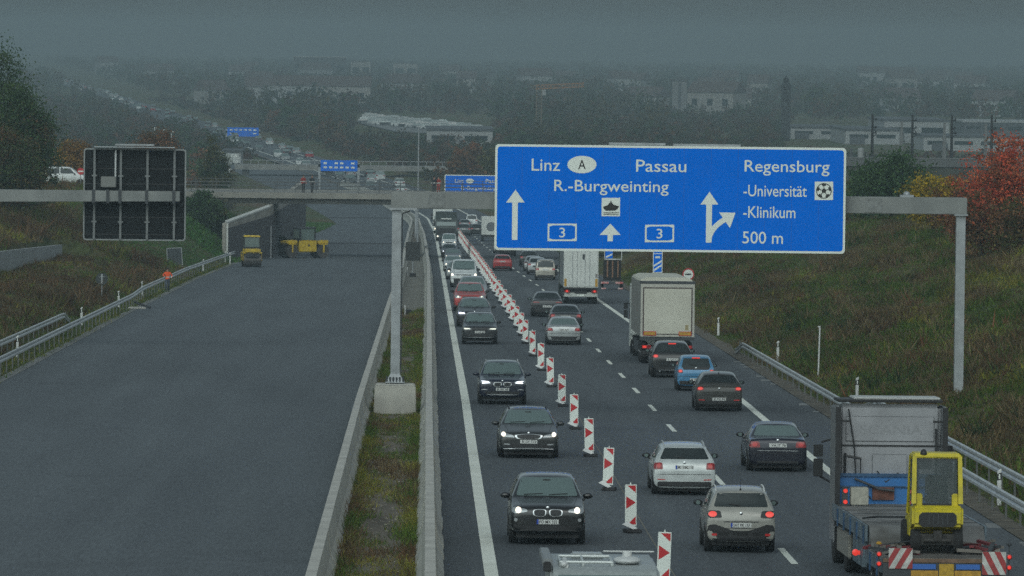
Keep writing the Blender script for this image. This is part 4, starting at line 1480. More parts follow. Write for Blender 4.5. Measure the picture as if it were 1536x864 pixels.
# ---- camper roof in the bottom foreground
p = P(905, 1030)
t = thing('camper_van', 'pale grey camper van with awning and roof rack at the bottom edge', 'camper van', (p.x, p.y + 1.0, zr(p.y)), 0, True)
hw = 1.0
zc_ = 2.17
prof = [(-2.95, 0.35), (-2.95, 0.95), (-2.75, 1.1), (-2.0, 1.25), (-1.3, 2.05), (-0.95, zc_ - 0.03), (2.7, zc_), (2.95, 2.0), (3.0, 0.35)]
MB().prism(prof, 'yz', -hw, hw).build('body', mat('camper_grey', (0.29, 0.315, 0.31), 0.4, var=0.12), t, bevel=0.06)
MB().prism([(-1.97, 1.32), (-1.34, 2.02), (-1.36, 2.04), (-1.99, 1.34)], 'yz', -0.85, 0.85).build('windscreen', M_GLASSL, t)
MB().box(-hw - 0.13, -hw + 0.05, -0.9, 2.4, zc_ - 0.02, zc_ + 0.13).build('awning', mat('awning_grey', (0.20, 0.215, 0.22), 0.5), t, bevel=0.02)
MB().box(-hw - 0.12, -hw + 0.02, -1.06, -0.905, zc_ - 0.10, zc_ + 0.08).build('awning_end_cap', M_BLACK, t, bevel=0.02)
rr = MB()
rr.box(-0.55, 0.05, 1.5, 2.1, zc_, zc_ + 0.08)
rr.build('roof_hatch', mat('hatch_grey', (0.30, 0.32, 0.32), 0.35), t, bevel=0.03)
rr = MB()
for yy, za in ((-0.55, 0.05), (1.15, 0.05)):
    rr.cyl((-0.80, yy, zc_ + za), (0.15, yy, zc_ + za), 0.03, n=8)
for x in (-0.80, -0.38, 0.15):
    rr.cyl((x, -0.55, zc_ + 0.05), (x, 1.15, zc_ + 0.05), 0.022, n=8)
    rr.cyl((x, -0.55, zc_ - 0.02), (x, -0.55, zc_ + 0.05), 0.03, n=8)
rr.build('roof_rack', mat('rack_alu', (0.5, 0.53, 0.52), 0.4, 0.3), t)
aa = MB().ell((0.45, 0.3, zc_ + 0.04), (0.26, 0.5, 0.08), 14, 8).cyl((0.45, 0.3, zc_), (0.45, 0.3, zc_ + 0.20), 0.09, n=12)
aa.box(0.0, 0.95, 0.26, 0.34, zc_ + 0.19, zc_ + 0.215)
aa.build('aerial_dome', M_WHITE, t, bevel=0.01)
MB().cyl((-0.70, -0.9, zc_), (-0.70, 0.4, zc_ + 0.04), 0.045, n=8).ell((-0.74, -0.85, zc_ + 0.03), (0.07, 0.12, 0.06)).build('water_pipe', M_WHITE, t)
lorry_wheels(t, (-0.88, 0.88), (-2.0, 1.7), 0.35, 0.24)
for s in (-1, 1):
    MB().prism([(-1.9, 1.3), (-1.0, 1.3), (-1.0, 1.9), (-1.35, 1.9)], 'yz', s * (hw - 0.01), s * (hw + 0.006)).build('side_window', M_GLASS, t)
    o = MB().box(s * 0.55, s * 0.9, -2.99, -2.94, 0.7, 0.88).build('headlight', M_LENS, t)

# ---- low loader lorry: tractor and semi-trailer
p = P(1418, 838, 1.02)
DR = p.y
S = FPX / DR
t = thing('low_loader_lorry', 'grey cab lorry pulling a blue low loader trailer at the lower right', 'lorry', (p.x - 0.03, DR, zr(DR)), math.pi + 0.018, True, 1.0, 'lorries on the motorway')
# own frame: rear end y=0, forward is -y; +x is left in the photo
DB = 1.02
hw = 1.33
M_DECK = mat('deck_planks', (0.13, 0.115, 0.10), 0.85, col2=(0.22, 0.205, 0.18), vscale=1.2, bump=0.2, bscale=6)
M_DECKM = mat('deck_steel', (0.20, 0.20, 0.195), 0.7, 0.0, col2=(0.085, 0.08, 0.072), vscale=1.6, bump=0.3, bscale=4)
M_TBLUE = mat('trailer_blue', (0.022, 0.070, 0.15), 0.45, var=0.25, vscale=2)
M_TGB = mat('trailer_grey_blue', (0.11, 0.15, 0.18), 0.5, var=0.3, vscale=2)
MB().box(-hw, hw, -3.2, 0.0, DB - 0.09, DB).build('rear_deck', M_DECK, t)
sb = MB()
for i in range(14):
    sb.box(-hw + 0.02, hw - 0.02, -0.10 - 0.225 * i, -0.085 - 0.225 * i, DB, DB + 0.006)
sb.build('plank_gaps', M_BLACK, t)
UD = 1.50
TY = -(147.6 - DR)
HB_ = TY + 0.14
MB().box(-hw + 0.05, hw - 0.05, HB_ - 0.1, -3.95, UD - 0.12, UD).build('bed', M_DECKM, t)
for i in range(5):
    MB().box(-hw + 0.06, hw - 0.3 * (i % 2) - 0.06, -11.6 + i * 1.6, -11.54 + i * 1.6, UD, UD + 0.012).build('cross_rib', M_DSTEEL, t)
for s in (-1, 1):
    MB().box(s * (hw - 0.02), s * (hw + 0.03), HB_ - 0.1, -3.95, UD - 0.36, UD - 0.0).box(s * (hw - 0.02), s * (hw + 0.03), -3.95, -0.1, DB - 0.32, DB - 0.02).build('side_beam', M_TGB, t)
    for i in range(7):
        yy_ = -1.0 - 1.7 * i
        zt_ = DB if yy_ > -3.5 else UD
        MB().box(s * (hw + 0.03), s * (hw + 0.06), yy_, yy_ + 0.14, zt_ - 0.44, zt_ - 0.04).build('stake_pocket', M_TBLUE, t, smooth=False)
    MB().box(s * (hw - 0.1), s * hw, -7.4, -4.9, 0.50, UD - 0.38).build('side_locker', M_TGB, t)
# gooseneck and blue headboard
MB().prism([(-3.95, UD), (-3.9, UD), (-3.25, DB), (-3.2, DB - 0.08), (-3.95, DB - 0.08)], 'yz', -hw + 0.05, hw - 0.05).build('ramp', M_DECKM, t)
MB().box(-hw + 0.02, hw - 0.02, HB_ - 0.1, HB_, UD, 2.22).build('headboard', mat('headboard_blue', (0.015, 0.15, 0.42), 0.45, col2=(0.03, 0.11, 0.27), vscale=1.5), t)
MB().box(-hw + 0.02, hw - 0.02, HB_, HB_ + 0.05, 2.15, 2.22).box(-hw + 0.02, hw - 0.02, HB_, HB_ + 0.05, 1.90, 1.93).build('headboard_rail', M_TBLUE, t)
MB().box(-0.10, 0.42, HB_, HB_ + 0.06, 1.60, 1.90).build('rust_patch', mat('rusty_steel', (0.12, 0.05, 0.035), 0.85, var=0.4, vscale=6), t)
MB().tube([(0.85, HB_ + .09, 2.10), (0.25, HB_ + .15, 1.86), (-0.1, HB_ + .15, 1.82)], 0.03, 8).build('steel_bar', M_DSTEEL, t)
o = MB().box(0.60, 1.02, -12.0, -11.6, UD + 0.02, UD + 0.44).build('tool_box', mat('box_beige', (0.32, 0.31, 0.26), 0.6, var=0.15), t, bevel=0.02)
for zz in (UD + 0.10, UD + 0.36):
    q = MB().lathe([(0.05, 0), (0.05, 0.03)], (1.15, -11.6, zz), 'y', 12).build('marker_lamp', M_TAILON, t)
MB().box(1.09, 1.22, -11.8, -11.6, UD, UD + 0.44).build('lamp_bracket', M_DSTEEL, t)
# chains / lashing straps
MB().tube([(1.2, -6.4, UD + 0.02), (0.9, -6.0, UD + 0.08), (0.30, -3.2, DB + 0.72)], 0.022, 6).build('lashing_strap', M_BLACK, t)
MB().tube([(1.25, -4.0, DB), (0.55, -2.0, DB + 0.25)], 0.018, 6).build('lashing_chain', M_DSTEEL, t)
jk = MB()
rr_ = random.Random(3)
for i in range(40):
    x = rr_.choice((rr_.uniform(0.55, 1.2), rr_.uniform(-1.32, -0.62)))
    y = rr_.uniform(-4.6, -1.2)
    jk.box(-0.35, 0.35, -0.05, 0.05, 0, 0.06, rot=(rr_.uniform(-.15, .15), rr_.uniform(-.2, .2), rr_.uniform(0, 3.1)), at=(x, y, DB + rr_.uniform(0.0, 0.12)), m=i % 3)
tag(jk.build('lashing_gear', [mat('strap_red', (0.16, 0.025, 0.03), 0.8), M_DECK, M_DSTEEL], t, smooth=False), kind='stuff')
# rear end: striped boards, blue and yellow panels, lamps
MB().box(-hw, hw, 0.0, 0.05, 0.30, DB - 0.10).build('rear_plate', M_DSTEEL, t)
MB().box(-hw, hw, 0.0, 0.03, DB - 0.09, DB - 0.005).build('deck_edge', mat('edge_wood', (0.16, 0.10, 0.065), 0.8, var=0.3, vscale=5), t)
for a, b in ((0.10, 0.40),):
    pass
for s, tilt in ((1, 1), (-1, -1)):
    x0, x1 = (hw - 0.66 + 0.02, hw - 0.14 + 0.02) if s > 0 else (-hw - 0.02, -hw + 0.50)
    z0_, z1_ = DB - 0.34 + (0.12 if s > 0 else 0), DB + 0.16 + (0.06 if s > 0 else 0)
    yb = 0.06
    q = MB().box(x0, x1, yb, yb + 0.02, z0_, z1_).build('striped_board', mat('dirty_board_white', (0.46, 0.46, 0.43), 0.6, var=0.2, vscale=5), t)
    w, h = x1 - x0, z1_ - z0_
    sp = MB()
    for k in (0.0, 0.5, 1.0):
        # diagonal bars clipped to the board; seen from behind +x is left
        def cl(u):
            return max(0.0, min(1.0, u))
        if s > 0:
            a = [(k - 0.25, 0), (k, 0), (k + 0.5, 1), (k + 0.25, 1)]
        else:
            a = [(k + 0.25, 0), (k, 0), (k - 0.5, 1), (k - 0.25, 1)]
        # clip to 0..1 horizontally
        poly = []
        n = len(a)
        def clip(poly, f, lim, keep_less):
            out = []
            for i in range(len(poly)):
                p1, p2 = poly[i], poly[(i + 1) % len(poly)]
                i1 = (p1[0] <= lim) if keep_less else (p1[0] >= lim)
                i2 = (p2[0] <= lim) if keep_less else (p2[0] >= lim)
                if i1:
                    out.append(p1)
                if i1 != i2:
                    tt = (lim - p1[0]) / (p2[0] - p1[0])
                    out.append((lim, p1[1] + (p2[1] - p1[1]) * tt))
            return out
        a = clip(a, 0, 0.0, False)
        if len(a) > 2:
            a = clip(a, 0, 1.0, True)
        if len(a) > 2:
            sp.add([(x1 - u * w, yb + 0.024, z0_ + v * h) for u, v in a], [tuple(range(len(a)))])
    sp.build('red_stripes', mat('dull_board_red', (0.30, 0.035, 0.035), 0.6, var=0.2, vscale=5), q, smooth=False)
for s in (-1, 1):
    x = s * (hw + 0.09)
    MB().cyl((x, 0.0, DB - 0.4), (x, 0.0, DB + 0.30), 0.015, n=6).build('lamp_post', M_DSTEEL, t)
    MB().lathe([(0.06, 0), (0.07, 0.02), (0.03, 0.06)], (x, 0.0, DB + 0.30), 'z', 10).build('beacon_lamp', M_AMBER if s > 0 else M_DSTEEL, t)
    for zz in ((DB - 0.12, DB + 0.09) if s > 0 else (DB - 0.18, DB + 0.05)):
        q = MB().lathe([(0.062, 0), (0.062, 0.04), (0.03, 0.06)], (x, 0.03, zz), 'y', 12).build('taillight', M_TAIL, t)
        MB().lathe([(0.04, 0.055), (0.03, 0.066)], (x, 0.03, zz), 'y', 12).build('lamp', M_TAILON, q)
    q = MB().lathe([(0.075, 0), (0.075, 0.04), (0.03, 0.055)], (hw + 0.12, -5.4, 0.80) if s > 0 else (-hw - 0.12, -5.4, 0.8), 'y', 12).build('side_marker', M_TAILON, t)
for xa_, xb_ in ((0.18, 0.70), (-0.78, -0.26)):
    MB().box(xa_, xb_, 0.06, 0.075, DB - 0.23, DB - 0.12).build('blue_panel', mat('panel_blue', (0.03, 0.12, 0.40), 0.5), t)
for xa_, xb_ in ((0.13, 0.72), (-0.80, -0.23)):
    MB().box(xa_, xb_, 0.05, 0.07, DB - 0.47, DB - 0.26).build('reflective_panel', M_AMBER, t)
q = MB().box(-0.21, 0.11, 0.07, 0.09, DB - 0.46, DB - 0.11).build('number_plate', mat('plate_yellow', (0.42, 0.26, 0.02), 0.6, var=0.2, vscale=12), t)
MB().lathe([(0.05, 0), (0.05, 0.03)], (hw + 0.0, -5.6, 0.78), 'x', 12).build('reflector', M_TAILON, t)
lorry_wheels(t, (-1.05, 1.05), (-1.5, -2.85, -4.1), 0.40, 0.3)
# tractor
TY = -(147.6 - DR)                  # rear wall of the cab
x_off = 0.06
for s in (-1, 1):
    MB().box(s * 1.16, s * 1.26, TY + 0.3, TY + 3.4, 0.40, 0.98).build('side_skirt', mat('skirt_grey', (0.26, 0.25, 0.22), 0.55, var=0.2), t, bevel=0.03)
lorry_wheels(t, (-1.04, 1.04), (TY + 2.1, TY - 1.3), 0.5, 0.34)
MB().box(-0.42, 0.42, TY - 1.2, TY + 3.0, 0.62, 0.95).build('tractor_frame', M_BLACK, t)
CH = 3.93
hw2 = 1.235
prof = [(TY - 2.25, 0.45), (TY - 2.3, 1.3), (TY - 2.15, 1.9), (TY - 1.85, 2.9), (TY - 1.3, CH - 0.12), (TY, CH - 0.05), (TY, 0.98), (TY - 0.9, 0.98), (TY - 0.9, 0.45)]
c = MB().prism(prof, 'yz', -hw2, hw2).build('cab', M_CABG, t, bevel=0.10)
cd = MB()
cd.box(-hw2 + 0.04, hw2 - 0.04, TY, TY + 0.02, 2.86, 2.90)
cd.build('seam', M_BLACK, c)
rl = MB()
rl.box(-hw2 + 0.18, hw2 - 0.18, TY, TY + 0.03, 2.98, 3.58)
rl.box(-0.42, 0.42, TY, TY + 0.03, 2.10, 2.68)
rl.build('pressed_panel', M_CABG, c, bevel=0.025)
tx = MB()
text_mb(tx, 'SCANIA', 0.72, 3.16, 1.5, 0.22, TY + 0.034, face=1)
tx.build('embossed_lettering', mat('emboss_shade_grey', (0.232, 0.237, 0.248), 0.4), c, smooth=False, recalc=False)  # flat letters, their darker grey painted as the shading of raised relief
for s in (-1, 1):
    MB().box(s * (hw2 - 0.02), s * (hw2 + 0.10), TY - 1.0, TY + 0.42, 1.0, CH - 0.10).build('side_deflector', mat('deflector_grey', (0.17, 0.175, 0.18), 0.5), t, bevel=0.04)
    e = MB().box(s * (hw2 - 0.02), s * (hw2 + 0.10), TY + 0.42, TY + 0.50, 1.0, CH - 0.12)
    e.box(s * (hw2 - 0.25), s * hw2, TY + 0.40, TY + 0.46, 3.45, 3.50)
    e.build('rubber_edge', M_BLACK, t)
MB().box(-hw2 - 0.02, hw2 + 0.02, TY - 1.2, TY + 0.10, CH - 0.02, CH + 0.05).build('roof_edge', M_BLACK, t, bevel=0.02)
MB().box(-hw2 + 0.03, hw2 - 0.35, TY - 1.2, TY + 0.02, CH + 0.05, CH + 0.10).build('roof_deflector', mat('roof_pale', (0.42, 0.43, 0.42), 0.5), t, bevel=0.02)
g2 = MB()
g2.tube([(1.0, TY + 0.08, 3.75), (0.86, TY + 0.1, 2.9), (0.80, TY + 0.1, 2.0)], 0.018, 6)
g2.tube([(1.07, TY + 0.05, 2.70), (1.07, TY + 0.05, 1.5)], 0.03, 6)
g2.tube([(1.05, TY + 0.3, 2.64), (0.70, TY + 0.3, 2.58)], 0.03, 6)
g2.tube([(0.70, TY + 0.1, 2.55), (0.70, TY + 0.1, 1.85)], 0.014, 6)
g2.tube([(0.95, TY + 0.06, 2.0), (0.6, TY + 0.16, 1.8), (0.45, TY + 0.2, 1.62)], 0.016, 6)
g2.tube([(0.30, TY + 0.05, 2.28), (0.1, TY + 0.14, 2.02), (-0.2, TY + 0.10, 2.24)], 0.016, 6)
g2.build('hoses', M_BLACK, t)
MB().box(-1.0, -0.62, TY + 0.005, TY + 0.03, 2.35, 2.62).build('vent_plate', M_DSTEEL, c)
MB().box(-hw2 + 0.12, -hw2 + 0.16, TY + 0.02, TY + 0.10, 2.2, 3.3).build('grab_rail', M_BLACK, c)
for s in (-1, 1):
    m = MB()
    m.box(s * (hw2 + 0.22), s * (hw2 + 0.44), TY - 1.75, TY - 1.6, 2.05, 2.48)
    m.box(s * (hw2 + 0.22), s * (hw2 + 0.44), TY - 1.75, TY - 1.6, 2.53, 2.82)
    m.tube([(s * hw2, TY - 1.65, 2.95), (s * (hw2 + 0.26), TY - 1.66, 2.88)], 0.03, 8)
    m.tube([(s * hw2, TY - 1.65, 1.90), (s * (hw2 + 0.30), TY - 1.66, 2.06)], 0.03, 8)
    m.build('wing_mirror', M_BLACK, t, bevel=0.02)
MB().prism([(TY - 2.17, 1.95), (TY - 1.88, 2.85), (TY - 1.90, 2.85), (TY - 2.19, 1.95)], 'yz', -1.1, 1.1).build('windscreen', M_GLASSL, t)
def glass_pane(name, col, alpha):
    m = mat(name, col, 0.08, spec=0.6)
    m.node_tree.nodes['Principled BSDF'].inputs['Alpha'].default_value = alpha
    return m


# ---- forklift standing on the rear deck (own thing)
pf = P(1406, 832, DB)
f = thing('forklift', 'yellow forklift truck seen from behind, standing on the low loader deck', 'forklift', (pf.x, pf.y, zr(pf.y) + DB + 0.008), math.pi, True, 1.0)
fw = 0.565
# rear at y=+0 (toward camera), forward -y
body = MB()
body.prism([(0.0, 0.62), (0.0, 0.98), (-0.10, 1.05), (-0.75, 1.08), (-0.75, 0.46), (-0.25, 0.53)], 'yz', -fw, fw)
body.build('counterweight', M_YELLOWF, f, bevel=0.06)
gv = MB().prism([(-0.34, 0.60), (0.34, 0.60), (0.42, 0.68), (0.41, 0.86), (0.34, 0.92), (-0.34, 0.92), (-0.41, 0.86), (-0.42, 0.68)], 'xz', -0.05, 0.008)
gv.build('rear_grille', M_BLACK, f)
gg = MB()
for k in range(5):
    gg.box(-0.22 + 0.1 * k, -0.20 + 0.1 * k, 0.008, 0.016, 0.65, 0.88)
gg.build('grille_bars', M_DSTEEL, f)
MB().box(-fw, fw, -1.9, -0.75, 0.32, 0.80).build('chassis', M_YELLOWF, f, bevel=0.04)
for s in (-1, 1):
    MB().frus(s * fw, s * (fw - 0.10), -0.30, -0.16, 1.10, s * (fw - 0.02), s * (fw - 0.11), -0.42, -0.30, 2.14).build('rear_pillar', M_YELLOWF, f)
    MB().frus(s * fw, s * (fw - 0.09), -1.75, -1.62, 0.80, s * (fw - 0.02), s * (fw - 0.10), -1.30, -1.18, 2.12).build('front_pillar', M_YELLOWF, f)
    MB().box(s * (fw - 0.10), s * (fw - 0.24), -0.36, -0.22, 1.03, 1.32).build('post_cover', M_YELLOWF, f, bevel=0.02)
    MB().prism([(-0.40, 1.18), (-1.55, 0.85), (-1.28, 2.05), (-0.42, 2.05)], 'yz', s * (fw - 0.035), s * (fw - 0.05)).build('side_window', M_GLASS, f)
    wh = wheel_mb(s * (fw - 0.10), -0.30, 0.27, 0.20).build('rear_wheel', M_RUB, f)
    wh = wheel_mb(s * (fw - 0.02), -1.62, 0.34, 0.24).build('front_wheel', M_RUB, f)
rf = MB().frus(-fw + 0.02, fw - 0.02, -1.32, -0.28, 2.10, -fw + 0.05, fw - 0.05, -1.25, -0.34, 2.20)
rf.build('roof', M_YELLOWF, f, bevel=0.03)
MB().prism([(-0.28, 1.04), (-0.40, 2.09), (-0.42, 2.09), (-0.31, 1.04)], 'yz', -fw + 0.12, fw - 0.12).build('rear_window', glass_pane('forklift_glass', (0.02, 0.035, 0.036), 0.55), f)
MB().box(-fw + 0.10, fw - 0.10, -0.40, -0.27, 0.98, 1.10).build('window_sill', M_BLACK, f)
MB().lathe([(0.075, 0), (0.08, 0.02), (0.05, 0.10), (0.02, 0.12)], (0.30, -0.36, 2.17), 'z', 12).build('warning_lamp', M_BLACK, f)
sa = MB().box(-0.26, 0.26, -1.05, -0.55, 1.1, 1.25).box(-0.24, 0.24, -0.66, -0.55, 1.25, 1.72)
sa.build('seat', M_BLACK, f, bevel=0.05)
ax = MB().box(-0.42, 0.42, -0.45, -0.10, 0.20, 0.44).cyl((-0.3, -0.05, 0.30), (0.3, -0.05, 0.30), 0.05).box(-0.09, 0.09, -0.14, 0.02, 0.30, 0.52)
ax.build('steering_axle', mat('oily_steel', (0.03, 0.028, 0.025), 0.7, var=0.4, vscale=12), f)
ms = MB()
for s in (-1, 1):
    ms.box(s * 0.28, s * 0.38, -2.02, -1.90, 0.10, 2.05)
    ms.box(s * 0.20, s * 0.32, -3.05, -2.02, 0.04, 0.09)
ms.box(-0.45, 0.45, -2.06, -2.02, 0.15, 0.55)
ms.build('mast', M_DSTEEL, f)

# ---- road rollers
def roller(px, sc, rz, label, cabglass=True, roofm=None):
    p = P(*px)
    t = thing('road_roller', label, 'road roller', (p.x, p.y, zr(p.y)), rz, True, sc, 'yellow road rollers on the new carriageway')
    # own frame: front drum at -y
    for y, nm in ((-1.65, 'front_drum'), (1.65, 'rear_drum')):
        o = MB().lathe([(0.35, -0.80), (0.60, -0.82), (0.62, -0.80), (0.62, 0.80), (0.60, 0.82), (0.35, 0.80)], (0, y, 0.62), 'x', 28).build('drum', mat('drum_steel', (0.075, 0.07, 0.065), 0.5, 0.4, var=0.3, vscale=3), t)
        s = -1 if y < 0 else 1
        fr = MB()
        for sx in (-1, 1):
            fr.box(sx * 0.82, sx * 0.90, y - 0.10, y + 0.10, 0.52, 1.30)
        fr.box(-0.90, 0.90, y - 0.42, y + 0.42, 1.26, 1.38)
        fr.build('drum_frame', M_YELLOW, t, bevel=0.04)
        b = MB().prism([(y - 0.55, 1.36), (y + 0.60, 1.36), (y + 0.60 if s > 0 else y + 0.6, 1.72), (y - 0.55, 1.62)], 'yz', -0.72, 0.72)
        b.build('bonnet', M_YELLOW, t, bevel=0.06)
        MB().box(-0.60, 0.60, y - 0.80, y - 0.72, 0.95, 1.30).build('scraper', M_BLACK, t)
    MB().prism([(-0.80, 0.55), (0.80, 0.55), (0.85, 1.70), (-0.85, 1.70)], 'yz', -0.70, 0.70).build('frame', M_YELLOW, t, bevel=0.05)
    for sx in (-1, 1):
        o = MB().box(sx * 0.70, sx * 0.80, -0.92, 0.92, 0.62, 1.66).build('side_panel', M_YELLOW, t, bevel=0.02)
        MB().lathe([(0.10, 0), (0.10, sx * 0.02)], (sx * 0.80, 0.1, 1.2), 'x', 12).build('emblem', M_BLACK, o)
    cab_ = MB()
    for sx in (-1, 1):
        for y in (-0.78, 0.78):
            cab_.box(sx * 0.68, sx * 0.76, y - 0.05, y + 0.05, 1.70, 2.78)
    cab_.build('cab_posts', M_BLACK, t)
    for sx in (-1, 1):
        MB().box(sx * 0.69, sx * 0.72, -0.70, 0.70, 1.72, 2.72).build('side_window', mat('roller_glass', (0.12, 0.16, 0.15), 0.15, spec=0.9), t)
    if cabglass:
        MB().box(-0.68, 0.68, -0.80, -0.77, 1.85, 2.75).build('windscreen', mat('roller_glass', (0.12, 0.16, 0.15), 0.15, spec=0.9), t)
        MB().box(-0.68, 0.68, -0.86, -0.72, 1.50, 1.86).build('dashboard', M_BLACK, t)
    MB().frus(-0.80, 0.80, -0.92, 0.92, 2.78, -0.72, 0.72, -0.82, 0.82, 2.93).build('roof', roofm or M_YELLOW, t, bevel=0.04)
    MB().box(-0.30, 0.30, 0.05, 0.50, 1.70, 1.95).box(-0.28, 0.28, 0.45, 0.58, 1.95, 2.45).build('seat', M_BLACK, t, bevel=0.05)
    for sx in (-1, 1):
        MB().box(sx * 0.82, sx * 1.02, -0.95, -0.85, 2.05, 2.45).box(sx * 0.70, sx * 0.9, -0.92, -0.88, 2.5, 2.54).build('mirror', M_BLACK, t)
        MB().cyl((sx * 0.65, 0.7, 2.93), (sx * 0.65, 0.7, 3.0), 0.05, n=8).build('work_lamp', M_LENS, t)
    return t


roller((377, 400), 0.93, 0.08, 'yellow road roller facing the camera with a glazed cab')
roller((456, 387), 1.0, R(-62), 'yellow road roller standing sideways on the new carriageway, drums in profile', True, M_DSTEEL)
# ================================================================== BEACONS, GANTRIES, SIGNS, BRIDGE
# ---- lane beacons
def beacon_proto():
    t = thing('lane_beacon', 'x', 'beacon', (0, 0, 0), 0, True)
    w, h, z0 = 0.30, 1.08, 0.16
    MB().prism(rrect(-w / 2, w / 2, z0, z0 + h, 0.02, 3), 'xz', -0.02, 0.02).build('panel', M_SIGNW, t, smooth=False)
    q = lambda u, v: (-w / 2 + w * u, z0 + h * v)
    for poly in ([(0.20, 0.975), (0.93, 0.975), (0.93, 0.80)], [(0.09, 0.72), (0.09, 0.42), (0.93, 0.57)], [(0.93, 0.245), (0.93, 0.045), (0.22, 0.045)]):
        poly_sheet(MB(), [q(*a) for a in poly], -0.0235).build('red_arrow', mat('beacon_red', (0.46, 0.016, 0.022), 0.45), t, smooth=False)
    MB().cyl((0, 0, z0 + h), (0, 0, z0 + h + 0.05), 0.018, n=8).build('pin', M_SIGNW, t)
    MB().box(-0.16, 0.24, -0.30, 0.30, 0.0, 0.09).build('foot', mat('recycled_rubber', (0.028, 0.028, 0.03), 0.85, var=0.3), t, bevel=0.02)
    MB().add([(-0.26, -0.20, 0.22), (0.02, -0.24, 0.095), (0.13, -0.24, 0.12), (-0.12, -0.16, 0.30), (-0.26, -0.10, 0.21), (0.02, -0.14, 0.085), (0.13, -0.14, 0.11), (-0.12, -0.06, 0.29)],
             [(0, 1, 2, 3), (7, 6, 5, 4), (0, 4, 5, 1), (1, 5, 6, 2), (2, 6, 7, 3), (3, 7, 4, 0)]).build('side_reflector', M_WHITE, t)
    return t


ORD = ['nearest', 'second nearest', 'third nearest', 'fourth nearest', 'fifth nearest', 'sixth nearest', 'seventh nearest', 'eighth nearest', 'ninth nearest', 'tenth nearest',
       'eleventh nearest', 'twelfth nearest', 'thirteenth nearest', 'fourteenth nearest']
NEARBY = ['cut off at the bottom', 'left of the beige crossover', 'left of the white estate', 'right of the dark grey estate car', 'beside the dark grey estate roof', 'above the dark grey estate roof', 'right of the dark blue car front', 'right of the dark blue car roof',
          'just above the dark blue car', 'below and left of the silver sedan', 'beside the silver sedan wheels', 'left of the silver sedan', 'left of the dark sedan roof', 'left of the dark coupe']
d = P(946, 799).y - 20.4
bp = beacon_proto()
i = 0
while d < 735:
    o = bp if i == 0 else copy_tree(bp)
    x = T_BK(d)
    o.location = (x, d, zr(d) + 0.005)
    tw = random.uniform(-0.20, 0.20)
    o.rotation_euler = (Matrix.Rotation(-math.atan(GRADE), 3, 'X') @ Matrix.Rotation(tw, 3, 'Z') @ Matrix.Rotation(random.uniform(-0.03, 0.03), 3, 'Y')).to_euler()
    if i < 14:
        o['label'] = 'red and white arrow beacon, %s of the row, %s' % (ORD[i], NEARBY[i])
        o['label'] = 'red and white beacon, %s of the row, %s' % (ORD[i], NEARBY[i])
    else:
        o['label'] = 'small red and white beacon in the crowded far part of the row'
    o['group'] = 'red and white lane beacons between the two directions'
    d += 20.4 if d < 320 else (15.0 if d < 430 else 9.5)
    i += 1


# ---- big gantry with the blue direction sign
GD = 232.0
S = FPX / GD


def G(x, y, d=GD):
    return AT(x, y, d)


pb = G(592.5, 610)
gz0 = zr(GD)
f = MB().frus(-0.80, 0.80, -0.6, 0.6, -0.3, -0.76, 0.76, -0.56, 0.56, 1.05).frus(-0.76, 0.76, -0.56, 0.56, 1.05, -0.70, 0.70, -0.45, 0.45, 1.12)
t = f.build('concrete_foundation', mat('foundation_concrete', (0.40, 0.39, 0.345), 0.9, col2=(0.31, 0.305, 0.275), vscale=1.5, bump=0.1, bscale=8), None, bevel=0.03)
t.location = (pb.x, GD, gz0 + 0.06)
tag(t, 'pale concrete block in the median carrying the left leg of the sign gantry', 'foundation')
tp = G(592.5, 568)
gan = thing('sign_gantry', 'grey steel gantry spanning the right carriageway and carrying the big blue sign', 'gantry', (tp.x, GD, gz0 + 1.19))
gb = Vector(gan.location)
lt = G(597, 300) - gb
rt_ = G(1441, 309) - gb
rb = G(1437.5, 575) - gb
lw = 0.17
le = MB()
le.box(-lw, lw, -0.17, 0.17, 0.30, lt.z - 0.25)
le.frus(-0.33, 0.33, -0.33, 0.33, 0.06, -lw, lw, -0.17, 0.17, 0.36)
le.build('left_leg', M_GALV, gan, smooth=False)
MB().box(-0.36, 0.36, -0.36, 0.36, 0.02, 0.06).build('base_plate', M_GALV, gan, smooth=False)
bl = MB()
for k in range(6):
    for yy in (-0.3, 0.3):
        bl.cyl((-0.3 + 0.12 * k, yy, 0.0), (-0.3 + 0.12 * k, yy, 0.24), 0.035, n=8)
bl.build('anchor_bolts', M_DSTEEL, gan)
MB().box(rb.x - lw, rb.x + lw, -0.17, 0.17, rb.z - 0.8, rt_.z - 0.25).build('right_leg', M_GALV, gan, smooth=False)
zl, zr_ = lt.z, rt_.z
bh = 0.31
bm_ = MB()
bm_.add([(-0.22, -0.3, zl - bh), (rt_.x + 0.22, -0.3, zr_ - bh), (rt_.x + 0.22, -0.3, zr_ + bh), (-0.22, -0.3, zl + bh), (-0.22, 0.3, zl - bh), (rt_.x + 0.22, 0.3, zr_ - bh), (rt_.x + 0.22, 0.3, zr_ + bh), (-0.22, 0.3, zl + bh)],
        [(0, 1, 2, 3), (7, 6, 5, 4), (0, 4, 5, 1), (3, 2, 6, 7), (0, 3, 7, 4), (1, 5, 6, 2)])
bm_.build('beam', mat('gantry_beam', (0.24, 0.25, 0.24), 0.55, 0.2, col2=(0.17, 0.18, 0.175), vscale=0.9), gan, bevel=0.02)
MB().box(-0.27, 0.75, -0.31, 0.31, zl - bh - 0.05, zl - bh + 0.02).box(rt_.x - 0.25, rt_.x + 0.25, -0.31, 0.31, zr_ - bh - 0.05, zr_ - bh + 0.01).build('flange', M_GALV, gan)
mb = MB()
xx = G(1360, 292).x - gb.x
mb.box(xx - 0.25, xx + 0.25, -0.2, 0.2, zr_ + bh, zr_ + bh + 0.08).ell((xx, 0, zr_ + bh + 0.1), (0.13, 0.13, 0.12))
